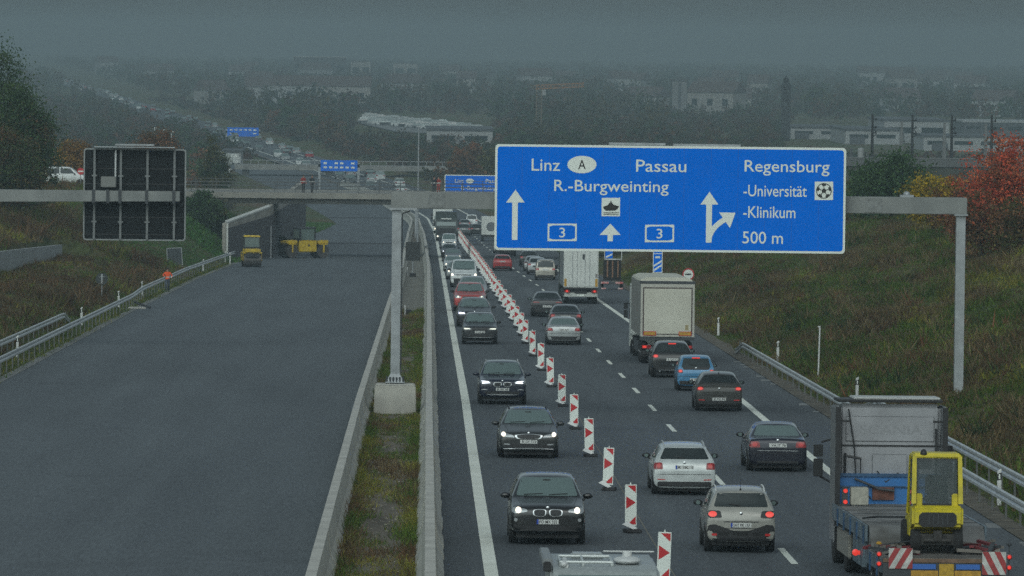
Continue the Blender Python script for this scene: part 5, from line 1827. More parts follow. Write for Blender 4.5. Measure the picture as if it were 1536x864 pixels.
mb.build('junction_box', M_GALV, gan)
for px_ in (655, 1310):
    xs0 = G(px_, 290).x - gb.x
    zs0 = zl + (zr_ - zl) * xs0 / rt_.x
    sp_ = MB().box(xs0 - 0.30, xs0 + 0.30, -0.325, -0.30, zs0 - 0.27, zs0 + 0.27)
    for kx in (-0.22, -0.08, 0.08, 0.22):
        for kz in (-0.2, 0.2):
            sp_.cyl((xs0 + kx, -0.34, zs0 + kz), (xs0 + kx, -0.32, zs0 + kz), 0.022, n=6)
    sp_.box(xs0 - 0.012, xs0 + 0.012, -0.329, -0.325, zs0 - 0.27, zs0 + 0.27)
    sp_.build('splice_plate', mat('splice_grey', (0.19, 0.2, 0.195), 0.55, 0.2, var=0.2), gan, smooth=False)
MB().tube([(0.21, -0.18, 0.4), (0.21, -0.18, lt.z - 0.5), (0.5, -0.2, lt.z - 0.4)], 0.025, 6).build('cable_conduit', M_DSTEEL, gan)
# sign panel: zoom coordinates (zx, zy) -> local metres
sgd = GD - 0.75
SS = FPX / sgd
sc0 = AT(1005.6, 298.1, sgd)
sig = thing('direction_sign', 'big blue motorway direction sign with white border, place names and arrows, hung on the gantry', 'road sign', (sc0.x, sgd, sc0.z))


def ZC(zx, zy):
    zy = zy - 0.0120 * (zx - 756)
    return ((zx - 756) / 2.743 / SS, -(zy - 269) / 2.743 / SS)


x0, z1 = ZC(33, 50.5)
x1, z0 = ZC(1478, 488.5)
z1 = ZC(756, 52)[1]
z0 = ZC(756, 488)[1]
MB().prism(rrect(x0, x1, z0, z1, 0.14, 6), 'xz', 0.0, 0.10).build('panel', M_SIGNW, sig, smooth=False)
bd = 0.085
bs = MB()
poly_sheet(bs, rrect(x0 + bd, x1 - bd, z0 + bd, z1 - bd, 0.11, 6), -0.004)
bs.build('blue_field', M_SIGNB, sig, smooth=False)
se = MB()
for k in range(1, 13):
    xx = x0 + (x1 - x0) * k / 13
    se.box(xx - 0.006, xx + 0.006, -0.0065, -0.004, z0 + bd, z1 - bd)
se.build('panel_seams', mat('sign_seam', (0.004, 0.10, 0.42), 0.5), sig, smooth=False)


def wording(s, zx0, zx1, ytop, ybase):
    a = ZC(zx0, ybase)
    b = ZC(zx1, ybase)
    c = ZC(zx0, ytop)
    m = MB()
    text_mb(m, s, a[0], ZC((zx0 + zx1) / 2, ybase)[1], b[0] - a[0], c[1] - a[1], -0.012)
    o = m.build('lettering', M_SIGNW, sig, smooth=False, recalc=False)
    return o


for args in (('Linz', 183, 300, 104, 153), ('Passau', 613, 820, 109, 158), ('R.-Burgweinting', 277, 748, 193, 239), ('Regensburg', 1060, 1410, 112, 159),
             ('-Universität', 1057, 1318, 213, 260), ('-Klinikum', 1057, 1272, 301, 348), ('500 m', 1055, 1222, 405, 454)):
    wording(*args)


def icon(name, fn, m=M_SIGNW, parent=None, y=-0.010):
    b = MB()
    fn(b, y)
    return b.build(name, m, parent or sig, smooth=False, recalc=False)


Q = lambda pts: [ZC(*p) for p in pts]
icon('arrow', lambda b, y: (poly_sheet(b, Q([(105, 275), (105, 438), (128, 438), (128, 275)]), y), poly_sheet(b, Q([(118, 231), (80, 284), (156, 284)]), y - 0.001)))
icon('arrow', lambda b, y: (poly_sheet(b, Q([(499, 410), (499, 444), (521, 444), (521, 410)]), y), poly_sheet(b, Q([(510, 371), (466, 418), (553, 418)]), y - 0.001)))


def fork(b, y):
    poly_sheet(b, Q([(904, 285), (904, 450), (928, 450), (928, 285)]), y)
    poly_sheet(b, Q([(917, 240), (880, 293), (954, 293)]), y - 0.001)
    inner, outer = [], []
    for i in range(13):
        u = i / 12
        # centre line: quadratic curve from the shaft foot to the arrow head
        p0, p1, p2 = (916, 440), (922, 385), (990, 350)
        px = (1 - u) ** 2 * p0[0] + 2 * u * (1 - u) * p1[0] + u * u * p2[0]
        py = (1 - u) ** 2 * p0[1] + 2 * u * (1 - u) * p1[1] + u * u * p2[1]
        dx = 2 * (1 - u) * (p1[0] - p0[0]) + 2 * u * (p2[0] - p1[0])
        dy = 2 * (1 - u) * (p1[1] - p0[1]) + 2 * u * (p2[1] - p1[1])
        l = math.hypot(dx, dy)
        inner.append((px - dy / l * 11, py + dx / l * 11))
        outer.append((px + dy / l * 11, py - dx / l * 11))
    for i in range(12):
        poly_sheet(b, Q([inner[i], inner[i + 1], outer[i + 1], outer[i]]), y - 0.0015)
    poly_sheet(b, Q([(1025, 327), (957, 325), (1003, 390)]), y - 0.002)


icon('fork_arrow', fork)
# A oval
o = icon('country_oval', lambda b, y: poly_sheet(b, [ZC(390 + 60 * math.cos(k * math.pi / 20), 128 + 36 * math.sin(k * math.pi / 20)) for k in range(40)], y))
m = MB()
a = ZC(374, 147)
text_mb(m, 'A', a[0], a[1], ZC(406, 147)[0] - a[0], ZC(374, 109)[1] - a[1], -0.013)
m.build('lettering', M_SIGNK, o, smooth=False, recalc=False)
# road number shields
for cxx, cyy, yt in ((312, 407, 0), (713, 412, 0)):
    def shield(b, y, w, h, bow):
        pts = [(cxx - w, cyy - h), (cxx - w * 0.5, cyy - h - 0), (cxx + w * 0.5, cyy - h), (cxx + w, cyy - h), (cxx + w - bow, cyy), (cxx + w, cyy + h), (cxx - w, cyy + h), (cxx - w + bow, cyy)]
        poly_sheet(b, Q(pts), y)
    o = icon('route_shield', lambda b, y: poly_sheet(b, Q([(cxx - 60, cyy - 36), (cxx + 60, cyy - 36), (cxx + 60, cyy + 36), (cxx - 60, cyy + 36)]), y))
    fld = MB()
    hexa = [(cxx - 53, cyy - 24), (cxx - 38, cyy - 29), (cxx + 38, cyy - 29), (cxx + 53, cyy - 24), (cxx + 53, cyy + 24), (cxx + 38, cyy + 29), (cxx - 38, cyy + 29), (cxx - 53, cyy + 24)]
    poly_sheet(fld, Q(hexa), -0.014)
    fld.build('blue_field', M_SIGNB, o, smooth=False, recalc=False)
    wl = MB()
    for s in (-1, 1):
        poly_sheet(wl, Q([(cxx + s * 60, cyy - 36), (cxx + s * 60, cyy - 12), (cxx + s * 52, cyy), (cxx + s * 60, cyy + 12), (cxx + s * 60, cyy + 36), (cxx + s * 47, cyy + 36), (cxx + s * 45, cyy), (cxx + s * 47, cyy - 36)]), -0.0145)
    m = MB()
    a = ZC(cxx - 12, cyy + 20)
    text_mb(m, '3', a[0], a[1], ZC(cxx + 12, cyy)[0] - a[0], ZC(cxx, cyy - 19)[1] - ZC(cxx, cyy + 20)[1], -0.018)
    m.build('lettering', M_SIGNW, o, smooth=False, recalc=False)
# boat symbol
o = icon('harbour_symbol', lambda b, y: poly_sheet(b, Q([(473, 265), (549, 265), (549, 341), (473, 341)]), y))
b = MB()
poly_sheet(b, Q([(478, 302), (492, 297), (505, 293), (520, 292), (545, 300), (540, 310), (530, 318), (490, 318), (482, 310)]), -0.014)
poly_sheet(b, Q([(500, 294), (504, 286), (516, 284), (522, 293)]), -0.0145)
poly_sheet(b, Q([(509, 286), (509, 278), (513, 278), (513, 286)]), -0.015)
for r_ in range(2):
    for k in range(10):
        x_a, x_b = 480 + k * 6.4, 480 + (k + 1) * 6.4
        ya, yb2 = 326 + r_ * 7 + (2 if k % 2 else -2), 326 + r_ * 7 + (-2 if k % 2 else 2)
        poly_sheet(b, Q([(x_a, ya - 1.4), (x_b, yb2 - 1.4), (x_b, yb2 + 1.6), (x_a, ya + 1.6)]), -0.0155)
b.build('boat', M_SIGNK, o, smooth=False, recalc=False)
# football symbol
o = icon('stadium_symbol', lambda b, y: poly_sheet(b, Q([(1350, 199), (1426, 199), (1426, 275), (1350, 275)]), y))
b = MB()
c0, c1, rr0, rr1 = 1388, 237, 32, 28.5
for k in range(36):
    a0, a1 = 2 * math.pi * k / 36, 2 * math.pi * (k + 1) / 36
    poly_sheet(b, Q([(c0 + rr1 * math.cos(a0), c1 + rr1 * math.sin(a0)), (c0 + rr0 * math.cos(a0), c1 + rr0 * math.sin(a0)), (c0 + rr0 * math.cos(a1), c1 + rr0 * math.sin(a1)), (c0 + rr1 * math.cos(a1), c1 + rr1 * math.sin(a1))]), -0.014)
pent = [(c0 + 11 * math.sin(2 * math.pi * k / 5), c1 - 11 * math.cos(2 * math.pi * k / 5)) for k in range(5)]
poly_sheet(b, Q(pent), -0.0145)
for k in range(5):
    a_ = 2 * math.pi * k / 5
    dx, dy = math.sin(a_), -math.cos(a_)
    nx, ny = -dy, dx
    poly_sheet(b, Q([(c0 + dx * 10 + nx * 1.5, c1 + dy * 10 + ny * 1.5), (c0 + dx * 22 + nx * 1.5, c1 + dy * 22 + ny * 1.5), (c0 + dx * 22 - nx * 1.5, c1 + dy * 22 - ny * 1.5), (c0 + dx * 10 - nx * 1.5, c1 + dy * 10 - ny * 1.5)]), -0.015)
    poly_sheet(b, Q([(c0 + dx * 20 + nx * 7, c1 + dy * 20 + ny * 7), (c0 + dx * 29 + nx * 9, c1 + dy * 29 + ny * 9), (c0 + dx * 29 - nx * 9, c1 + dy * 29 - ny * 9), (c0 + dx * 20 - nx * 7, c1 + dy * 20 - ny * 7)]), -0.0155)
b.build('football', M_SIGNK, o, smooth=False, recalc=False)
# lamp housing strip on top of the sign
MB().box(-2.3, -0.2, 0.12, 0.5, z1 + 0.02, z1 + 0.10).box(0.1, 2.6, 0.12, 0.5, z1 + 0.0, z1 + 0.08).build('top_walkway', M_GALV, sig, smooth=False)
br = MB()
for k in (0.08, 0.30, 0.52, 0.74, 0.94):
    xx = x0 + (x1 - x0) * k
    br.box(xx - 0.06, xx + 0.06, 0.10, 0.46, z0 + 0.2, z1 - 0.1)
br.build('hangers', M_GALV, sig, smooth=False)

# ---- left cantilever gantry with the back of a sign
LD = 310.0
s = FPX / LD
lb = thing('sign_gantry', 'grey cantilever gantry arm reaching in from the left edge over the new carriageway', 'gantry', (AT(-75, 470, LD).x, LD, zg(AT(-75, 470, LD).x, LD)))
o0 = Vector(lb.location)
a = AT(-75, 293, LD) - o0
e = AT(270, 294.5, LD) - o0
b = MB()
b.add([(a.x - 0.3, -0.3, a.z - 0.32), (e.x, -0.3, e.z - 0.25), (e.x, -0.3, e.z + 0.25), (a.x - 0.3, -0.3, a.z + 0.32), (a.x - 0.3, 0.3, a.z - 0.32), (e.x, 0.3, e.z - 0.25), (e.x, 0.3, e.z + 0.25), (a.x - 0.3, 0.3, a.z + 0.32)],
      [(0, 1, 2, 3), (7, 6, 5, 4), (0, 4, 5, 1), (3, 2, 6, 7), (0, 3, 7, 4), (1, 5, 6, 2)])
b.build('beam', MATS['gantry_beam'], lb, bevel=0.02)
MB().box(a.x - 0.25, a.x + 0.25, -0.25, 0.25, -0.3, a.z - 0.2).build('post', M_GALV, lb, smooth=False)
sd = LD + 0.55
c0_ = AT(202, 292, sd)
sb_ = thing('road_sign', 'dark back of a large road sign with pale frame, on the left gantry', 'road sign', (c0_.x, sd, c0_.z))
w2, h2 = 154 / 2 / s, 138 / 2 / s
MB().prism(rrect(-w2, w2, -h2, h2, 0.15, 5), 'xz', 0.02, 0.08).build('panel', mat('sign_back_grey', (0.010, 0.012, 0.013), 0.7, 0.0, var=0.25, vscale=1.5, spec=0.15), sb_, smooth=False)
fr = MB()
outer, inner = rrect(-w2, w2, -h2, h2, 0.15, 5), rrect(-w2 + 0.07, w2 - 0.07, -h2 + 0.07, h2 - 0.07, 0.10, 5)
n = len(outer)
fr.add([(p[0], -0.03, p[1]) for p in outer] + [(p[0], -0.03, p[1]) for p in inner] + [(p[0], 0.05, p[1]) for p in outer] + [(p[0], 0.05, p[1]) for p in inner],
       [(i, (i + 1) % n, n + (i + 1) % n, n + i) for i in range(n)] + [(i, 2 * n + i, 2 * n + (i + 1) % n, (i + 1) % n) for i in range(n)] + [(n + i, n + (i + 1) % n, 3 * n + (i + 1) % n, 3 * n + i) for i in range(n)])
fr.build('frame', mat('dull_frame', (0.22, 0.235, 0.235), 0.6), sb_, smooth=False)
X = lambda px: (px - 202) / s
Zy = lambda py: -(py - 292) / s
st = MB()
for px in (141.5, 181, 221, 261.5):
    st.box(X(px) - 0.055, X(px) + 0.055, -0.12, 0.02, -h2 + 0.05, h2 - 0.02)
    for py in (264, 333):
        st.box(X(px) - 0.13, X(px) + 0.13, -0.13, 0.02, Zy(py) - 0.04, Zy(py) + 0.04)
st.build('ribs', mat('dull_ribs', (0.15, 0.16, 0.16), 0.6, var=0.2), sb_, smooth=False)
sm_ = MB()
for py in (253, 276, 305, 326, 352):
    sm_.box(-w2 + 0.08, w2 - 0.08, 0.008, 0.02, Zy(py) - 0.02, Zy(py) + 0.02)
sm_.build('panel_seams', M_BLACK, sb_, smooth=False)
MB().box(X(173) - 0.04, X(173) + 0.04, -0.1, 0.0, Zy(281), Zy(226)).build('conduit', M_RAIL, sb_, smooth=False)
MB().box(X(151.5), X(174), -0.32, -0.02, Zy(281), Zy(265)).build('control_box', mat('box_grey', (0.17, 0.175, 0.165), 0.6), sb_, smooth=False, bevel=0.02)
MB().box(X(141), X(262), -0.55, 0.0, h2 + 0.06, h2 + 0.11).box(X(173), X(231), -0.6, -0.1, h2 + 0.16, h2 + 0.24).build('walkway', M_GALV, sb_, smooth=False)
for px in (141.5, 163, 181, 221, 261.5):
    MB().box(X(px) - 0.07, X(px) + 0.07, -0.92, -0.86, Zy(304.5), Zy(284)).build('clamp', M_DSTEEL, sb_, smooth=False)

# ---- second gantry farther on
D2 = 745.0
s2 = FPX / D2
g2_ = thing('sign_gantry', 'far second gantry seen behind the first gantry beam', 'gantry', (AT(624.5, 350, D2).x, D2, zr(D2)))
o0 = Vector(g2_.location)
tz = AT(625, 300, D2).z - o0.z
MB().box(-0.2, 0.2, -0.2, 0.2, 0, tz).build('left_leg', M_GALV, g2_, smooth=False)
MB().box(-0.2, 20.5, -0.25, 0.25, tz - 0.3, tz + 0.3).build('beam', M_GALV, g2_, smooth=False)
MB().box(20.1, 20.5, -0.2, 0.2, 0, tz).build('right_leg', M_GALV, g2_, smooth=False)
c2 = AT(667, 262, D2 - 0.6)
sg2 = thing('direction_sign', 'smaller far blue direction sign peeping out left of the big sign above the beam', 'road sign', (c2.x, D2 - 0.6, c2.z))
W2, H2 = 13.0, 4.1
MB().prism(rrect(0, W2, -H2, 0, 0.14, 5), 'xz', 0, 0.1).build('panel', M_SIGNW, sg2, smooth=False)
b = MB()
poly_sheet(b, rrect(0.1, W2 - 0.1, -H2 + 0.1, -0.1, 0.1, 5), -0.01)
b.build('blue_field', M_SIGNB, sg2, smooth=False)


def w2t(s_, xa, xb, yb, yt):
    m = MB()
    text_mb(m, s_, (xa - 667) / s2, -(yb - 262) / s2, (xb - xa) / s2, (yb - yt) / s2, -0.05)
    m.build('lettering', M_SIGNW, sg2, smooth=False, recalc=False)


w2t('Linz', 682.5, 695.5, 273.5, 268)
w2t('Passau', 728.5, 753, 273.5, 268)
w2t('R.-Burgweinting', 692, 744, 284, 278.5)
ov = MB()
poly_sheet(ov, circ((705 - 667) / s2, -(271 - 262) / s2, 6 / s2, 24, 3.6 / s2), -0.05)
o = ov.build('country_oval', M_SIGNW, sg2, smooth=False, recalc=False)
ar = MB()
poly_sheet(ar, [((683.5 - 667) / s2, -(286 - 262) / s2), ((680 - 667) / s2, -(290 - 262) / s2), ((687 - 667) / s2, -(290 - 262) / s2)], -0.05)
ar.build('arrow', M_SIGNW, sg2, smooth=False, recalc=False)

# ---- bridge over the motorway
BD = 596.0
bridge = thing('road_bridge', 'weathered concrete road bridge crossing over the new carriageway behind the gantry', 'bridge', (-16, BD, zr(BD)))
o0 = Vector(bridge.location)
dl = AT(322, 296, BD) - o0
zt = AT(450, 289, BD).z - o0.z
zb_ = AT(450, 306, BD).z - o0.z
XL, XR = AT(318, 300, BD).x - o0.x, 46.0
dk = MB()
dk.box(XL - 6, XR, 0, 11.5, zb_ + 0.45, zt - 0.05)
dk.prism([(0.6, zb_), (10.9, zb_), (11.2, zb_ + 0.45), (0.3, zb_ + 0.45)], 'yz', XL + 1.5, XR)
dk.build('deck', M_CONC2, bridge, smooth=False)
MB().box(XL - 6, XR, -0.35, 0.15, zt - 0.55, zt).box(XL - 6, XR, 11.4, 11.85, zt - 0.55, zt).build('edge_beam', mat('bridge_edge', (0.27, 0.26, 0.225), 0.85, col2=(0.19, 0.185, 0.165), vscale=0.5), bridge, smooth=False)
rl = MB()
for yy in (-0.1, 11.6):
    for zz in (0.35, 0.68, 1.02):
        rl.box(XL - 6, XR, yy - 0.025, yy + 0.025, zt + zz - 0.025, zt + zz + 0.025)
    for k in range(int((XR - XL + 6) / 2)):
        x = XL - 6 + 2 * k
        rl.box(x - 0.03, x + 0.03, yy - 0.03, yy + 0.03, zt, zt + 1.02)
rl.build('railing', mat('railing_grey', (0.07, 0.075, 0.075), 0.6), bridge, smooth=False)
# abutment: front wall beside the road and a splayed wing wall
A = P(405, 387) - o0
C_ = P(457, 364) - o0
Bw = P(341, 391) - o0
hA = zb_ - 0.05
aw = MB()


def wall(mb, p, q, hp, hq, th, zlo=-0.5, m=0):
    dx, dy = q.x - p.x, q.y - p.y
    l = math.hypot(dx, dy)
    nx, ny = -dy / l * th, dx / l * th
    if nx > 0 and False:
        nx, ny = -nx, -ny
    mb.add([(p.x, p.y, zlo), (q.x, q.y, zlo), (q.x, q.y, hq), (p.x, p.y, hp), (p.x + nx, p.y + ny, zlo), (q.x + nx, q.y + ny, zlo), (q.x + nx, q.y + ny, hq), (p.x + nx, p.y + ny, hp)],
           [(0, 1, 2, 3), (7, 6, 5, 4), (3, 2, 6, 7), (0, 3, 7, 4), (1, 5, 6, 2), (0, 4, 5, 1)], m)


A.z = C_.z = Bw.z = 0
M_UP = mat('abutment_pale', (0.30, 0.29, 0.255), 0.9, var=0.2, vscale=0.6)
M_LOW = mat('abutment_dark', (0.055, 0.055, 0.06), 0.95, col2=(0.085, 0.083, 0.085), vscale=2.5, bump=0.5, bscale=3)
Bh = P(341, 391)
hB = 9.6 - 0  # replaced below
hB = AT(341, 327, Bh.y).z - zr(Bh.y)
wall(aw, Bw, A, hB, hA, 0.5)
wall(aw, A, C_, hA, hA, 0.5)
aw.build('abutment', M_UP, bridge, smooth=False)
al = MB()
hb2 = hB - 0.35
# dark stone facing standing proud of the pale wall
off = Vector((0.06, -0.10, 0))
wall(al, Bw + off, A + off, hb2 - 0.1, AT(405, 321, A.y + o0.y).z - zr(A.y + o0.y), 0.08)
wall(al, A + Vector((0.10, 0.0, 0)), C_ + Vector((0.10, 0, 0)), AT(405, 321, A.y + o0.y).z - zr(A.y + o0.y), AT(457, 316, C_.y + o0.y).z - zr(C_.y + o0.y), 0.08)
al.build('stone_facing', M_LOW, bridge, smooth=False)
cp = MB()
q0, q1 = Bw + Vector((0, -0.25, hB)), A + Vector((0, -0.25, hA - 0.1))
cp.add([(q0.x, q0.y, q0.z), (q1.x, q1.y, q1.z), (q1.x, q1.y, q1.z + 0.14), (q0.x, q0.y, q0.z + 0.14), (q0.x - .3, q0.y + 1.5, q0.z), (q1.x - .3, q1.y + 1.5, q1.z), (q1.x - .3, q1.y + 1.5, q1.z + 0.22), (q0.x - .3, q0.y + 1.5, q0.z + 0.22)],
       [(0, 1, 2, 3), (7, 6, 5, 4), (3, 2, 6, 7), (0, 3, 7, 4), (1, 5, 6, 2), (0, 4, 5, 1)])
cp.box(Bw.x - 0.10, Bw.x + 0.06, Bw.y - 0.3, Bw.y + 0.4, -0.3, hB)
cp.build('coping', mat('coping_pale', (0.50, 0.51, 0.48), 0.8), bridge, smooth=False)
MB().box(A.x - 0.12, A.x + 0.14, A.y - 0.25, A.y - 0.12, 0, 3.2).build('drain_pipe', M_GALV, bridge, smooth=False)
MB().box(30, 31.5, 0.5, 11, -0.5, zb_).build('right_abutment', M_UP, bridge, smooth=False)

# ---- overpass farther back
D3 = 1190.0
c3 = AT(350, 252, D3)
ov3 = thing('overpass', 'hazy dark overpass crossing the bend beyond the road bridge', 'bridge', (AT(430, 262, D3).x, D3, zr(D3)))
o0 = Vector(ov3.location)
xa, xb = AT(352, 250, D3).x - o0.x, AT(700, 250, D3).x - o0.x
za, zb3 = AT(430, 248, D3).z - o0.z, AT(430, 255, D3).z - o0.z
MB().box(xa, xb, 0, 10, zb3, za).build('deck', M_CONC2, ov3, smooth=False)
rl = MB().box(xa, xb, 0.0, 0.06, za + 0.9, za + 1.0)
for k in range(30):
    x = xa + (xb - xa) * k / 29
    rl.box(x - 0.04, x + 0.04, 0, 0.06, za, za + 1)
rl.build('railing', M_GALV, ov3, smooth=False)
for x in (xa + 2, xa + 18, xa + 36):
    MB().box(x - 0.6, x + 0.6, 2, 8, -1, zb3).build('pier', M_CONC2, ov3, smooth=False)


# ---- small signs and posts
def round_sign(label, p, r, hgt, front):
    t = thing('round_sign', label, 'road sign', p)
    MB().cyl((0, 0.04, -0.3), (0, 0.04, hgt - r * 0.2), 0.035, n=8).build('post', M_GALV, t)
    if front:
        MB().lathe([(r, 0.0), (r, 0.02)], (0, 0, hgt), 'y', 28).build('disc', M_SIGNR, t)
        f = MB()
        poly_sheet(f, circ(0, hgt, r * 0.80, 28), -0.004)
        o = f.build('white_face', M_SIGNW, t, smooth=False)
        f = MB()
        poly_sheet(f, [(-r * 0.55, hgt - 0.06), (r * 0.5, hgt - 0.05), (r * 0.5, hgt + 0.03), (r * 0.1, hgt + 0.06), (-r * 0.55, hgt + 0.03)], -0.008)
        f.build('black_mark', M_SIGNK, t, smooth=False)
    else:
        MB().lathe([(r, 0.0), (r, 0.02)], (0, 0, hgt), 'y', 28).build('disc', mat('sign_back_teal', (0.035, 0.042, 0.042), 0.5, 0.2), t)
        MB().box(-0.05, 0.05, -0.03, 0, hgt - r * 0.8, hgt + r * 0.8).box(-r * 0.5, r * 0.5, -0.02, 0, hgt + r * 0.3, hgt + r * 0.38).build('bracket', M_GALV, t, smooth=False)
    return t


d = 18.9 * FPX / (1037 - 631)
x = 18.9
zg0 = zg(x, d)
top = AT(1037.5, 411.5, d).z
round_sign('round white sign with red rim, behind the top corner of the beige lorry', (x, d, zg0), 9.0 / FPX * d, top - zg0, True)
d = 20.0 * FPX / (631 - 157)
x = -20.0
zg0 = zg(x, d)
top = AT(157.5, 418.5, d).z
round_sign('round sign seen from behind on a thin post in the left brush', (x, d, zg0), 9.2 / FPX * d, top - zg0, False)
# tilted rectangular sign back
d = 20.2 * FPX / (631 - 262)
p = AT(262, 386, d)
t = thing('road_sign', 'small rectangular grey sign back, slightly tilted, above the orange worker', 'road sign', (p.x, d, zg(p.x, d)))
h = p.z - t.location.z
w_, hh = 11.0 / FPX * d, 14 / FPX * d
q = MB().box(-w_, w_, -0.01, 0.02, -hh, hh, rot=(0, R(-4), 0), at=(0, 0, h)).build('panel', mat('sign_back_slate', (0.045, 0.055, 0.06), 0.5, 0.2), t, smooth=False)
b = MB()
for s_ in (-1, 1):
    b.box(s_ * w_ - 0.03, s_ * w_ + 0.03, -0.03, 0.03, -hh, hh, rot=(0, R(-4), 0), at=(0, 0, h))
    b.box(-w_, w_, -0.03, 0.03, s_ * hh - 0.03, s_ * hh + 0.03, rot=(0, R(-4), 0), at=(0, 0, h))
b.build('frame', M_GALV, t, smooth=False)
MB().cyl((0, 0.05, -0.5), (0, 0.05, h + hh * 0.8), 0.04, n=8).build('post', M_GALV, t)
# dark panel on a post in the median
d = P(618, 417).y
p = AT(619.5, 377, d)
t = thing('road_sign', 'black boxy panel on a post standing in the paved median', 'road sign', (p.x, d, zr(d) + 0.09))
h = p.z - t.location.z
MB().box(-11 / FPX * d, 11 / FPX * d, -0.05, 0.12, h - 14 / FPX * d, h + 14 / FPX * d).build('panel', mat('panel_black', (0.014, 0.016, 0.016), 0.5), t, bevel=0.02)
MB().cyl((0, 0.1, 0), (0, 0.1, h), 0.06, n=8).build('post', M_GALV, t)
MB().box(-0.25, 0.25, -0.2, 0.3, 0, 0.3).build('foot', M_BLACK, t, bevel=0.03)
# short pipes and boxes in the median
for px, py, lab in ((607.5, 474, 'thin pale stake beside a small black box in the weedy median'), (611, 416, 'thin pale stake beside the foot of the black panel')):
    p = P(px, py)
    t = thing('median_stake', lab, 'stake', (p.x, p.y, zr(p.y) + 0.08))
    MB().cyl((0, 0, 0), (0, 0, 14 / FPX * p.y), 0.035, n=8).build('stake', M_WHITE, t)
p = P(612.5, 472)
t = thing('drain_box', 'small black drain box on the median paving behind the gantry leg', 'box', (p.x, p.y, zr(p.y) + 0.09))
MB().box(-0.18, 0.18, -0.3, 0.3, 0, 0.22).build('lid', M_BLACK, t, bevel=0.02)
# blue countdown board on the right
d = 372.0
p = AT(986.5, 394, d)
t = thing('countdown_board', 'narrow blue board with white diagonal stripes on the right slope below the big sign', 'road sign', (p.x, d, zg(p.x, d)))
h = AT(986.5, 409, d).z - t.location.z
w_ = 7.2 / FPX * d
hh = 48 / FPX * d
MB().box(-w_, w_, 0, 0.03, h, h + hh).build('panel', M_SIGNW, t, smooth=False)
b = MB()
poly_sheet(b, rrect(-w_ + 0.04, w_ - 0.04, h + 0.04, h + hh - 0.04, 0.05, 3), -0.004)
o = b.build('blue_field', M_SIGNB, t, smooth=False)
b = MB()
for k in range(2):
    z = h + 0.08 + k * 0.26
    poly_sheet(b, [(-w_ + 0.05, z), (w_ - 0.05, z + 0.30), (w_ - 0.05, z + 0.42), (-w_ + 0.05, z + 0.12)], -0.007)
poly_sheet(b, [(-w_ + 0.05, h + 1.12), (w_ - 0.05, h + 1.12), (w_ - 0.05, h + 1.16), (-w_ + 0.05, h + 1.16)], -0.007)
poly_sheet(b, [(-0.14, h + 0.86), (0.14, h + 0.86), (0.14, h + 0.98), (-0.14, h + 0.98)], -0.008)
b.build('stripes', M_SIGNW, t, smooth=False)
MB().cyl((0, 0.06, -0.5), (0, 0.06, h + hh), 0.04, n=8).build('post', M_GALV, t)
# thin measuring pole on the right slope
d = 17.6 * FPX / (1234 - 631)
t = thing('marker_pole', 'thin pale pole standing on the right slope behind the guard rail', 'pole', (17.6, d, zg(17.6, d)))
MB().cyl((0, 0, -0.3), (0.05, 0, AT(1237, 489, d).z - t.location.z), 0.035, n=8).build('pole', M_WHITE, t)
MB().box(-0.03, 0.03, -0.05, 0.05, AT(1237, 491, d).z - t.location.z, AT(1237, 489, d).z - t.location.z).build('cap', M_WHITE, t)
# tall lamp post by the bridge
d = 640.0
p = AT(628, 190, d)
x = p.x
t = thing('lamp_post', 'tall thin lamp post rising behind the gantry beam left of the blue signs', 'lamp post', (x, d, zr(d) + 0.06))
hz = p.z - t.location.z
MB().cyl((0, 0, 0), (0.02, 0, hz), 0.11, 0.06, 8).build('pole', M_GALV, t)
MB().box(-0.25, 0.25, -0.1, 0.1, hz - 0.05, hz + 0.08).build('lamp_head', M_GALV, t, bevel=0.02)
# small dark bent thing by the kerb
p = P(214, 463)
t = thing('drain_pipe', 'bent dark pipe lying on the kerb near the orange worker', 'pipe', (p.x, p.y, zr(p.y) + 0.02))
MB().tube([(-0.55, 0.9, 0.35), (-0.2, 0.4, 0.25), (0.5, -0.2, 0.06)], 0.07, 8).build('pipe', M_DSTEEL, t)
MB().box(-0.9, 0.2, -0.3, 1.0, 0.0, 0.06).build('slab', M_CONC, t)
# yellow post box behind the roller
p = P(399, 387)
t = thing('signal_post', 'orange yellow post beside the front road roller', 'post', (p.x, p.y, zg(p.x, p.y)))
MB().box(-0.05, 0.05, -0.05, 0.05, 0, 1.1).box(-0.28, 0.22, -0.1, 0.1, 1.0, 1.75).build('post', mat('ochre_orange', (0.40, 0.17, 0.02), 0.6, var=0.2), t, bevel=0.02)
# retaining wall of the side road on the left
t = thing('retaining_wall', 'grey concrete wall end running in from the left edge above the brush', 'wall', (-27, 420, zg(-27, 420)))
o0 = Vector(t.location)
pa, pb_ = AT(-60, 384, 372) - o0, AT(93.5, 367, 466) - o0
w = MB()
pts = []
for q, hh in ((pa, 1.5), (pb_, 0.9)):
    pts += [(q.x, q.y, q.z - hh - 1.0), (q.x, q.y, q.z), (q.x - 0.35, q.y, q.z), (q.x - 0.35, q.y, q.z - hh - 1.0)]
w.add(pts, [(0, 1, 5, 4), (1, 2, 6, 5), (2, 3, 7, 6), (0, 4, 7, 3), (0, 3, 2, 1), (4, 5, 6, 7)])
w.build('wall', mat('wall_grey', (0.27, 0.285, 0.29), 0.85, var=0.15, vscale=0.5), t, smooth=False)


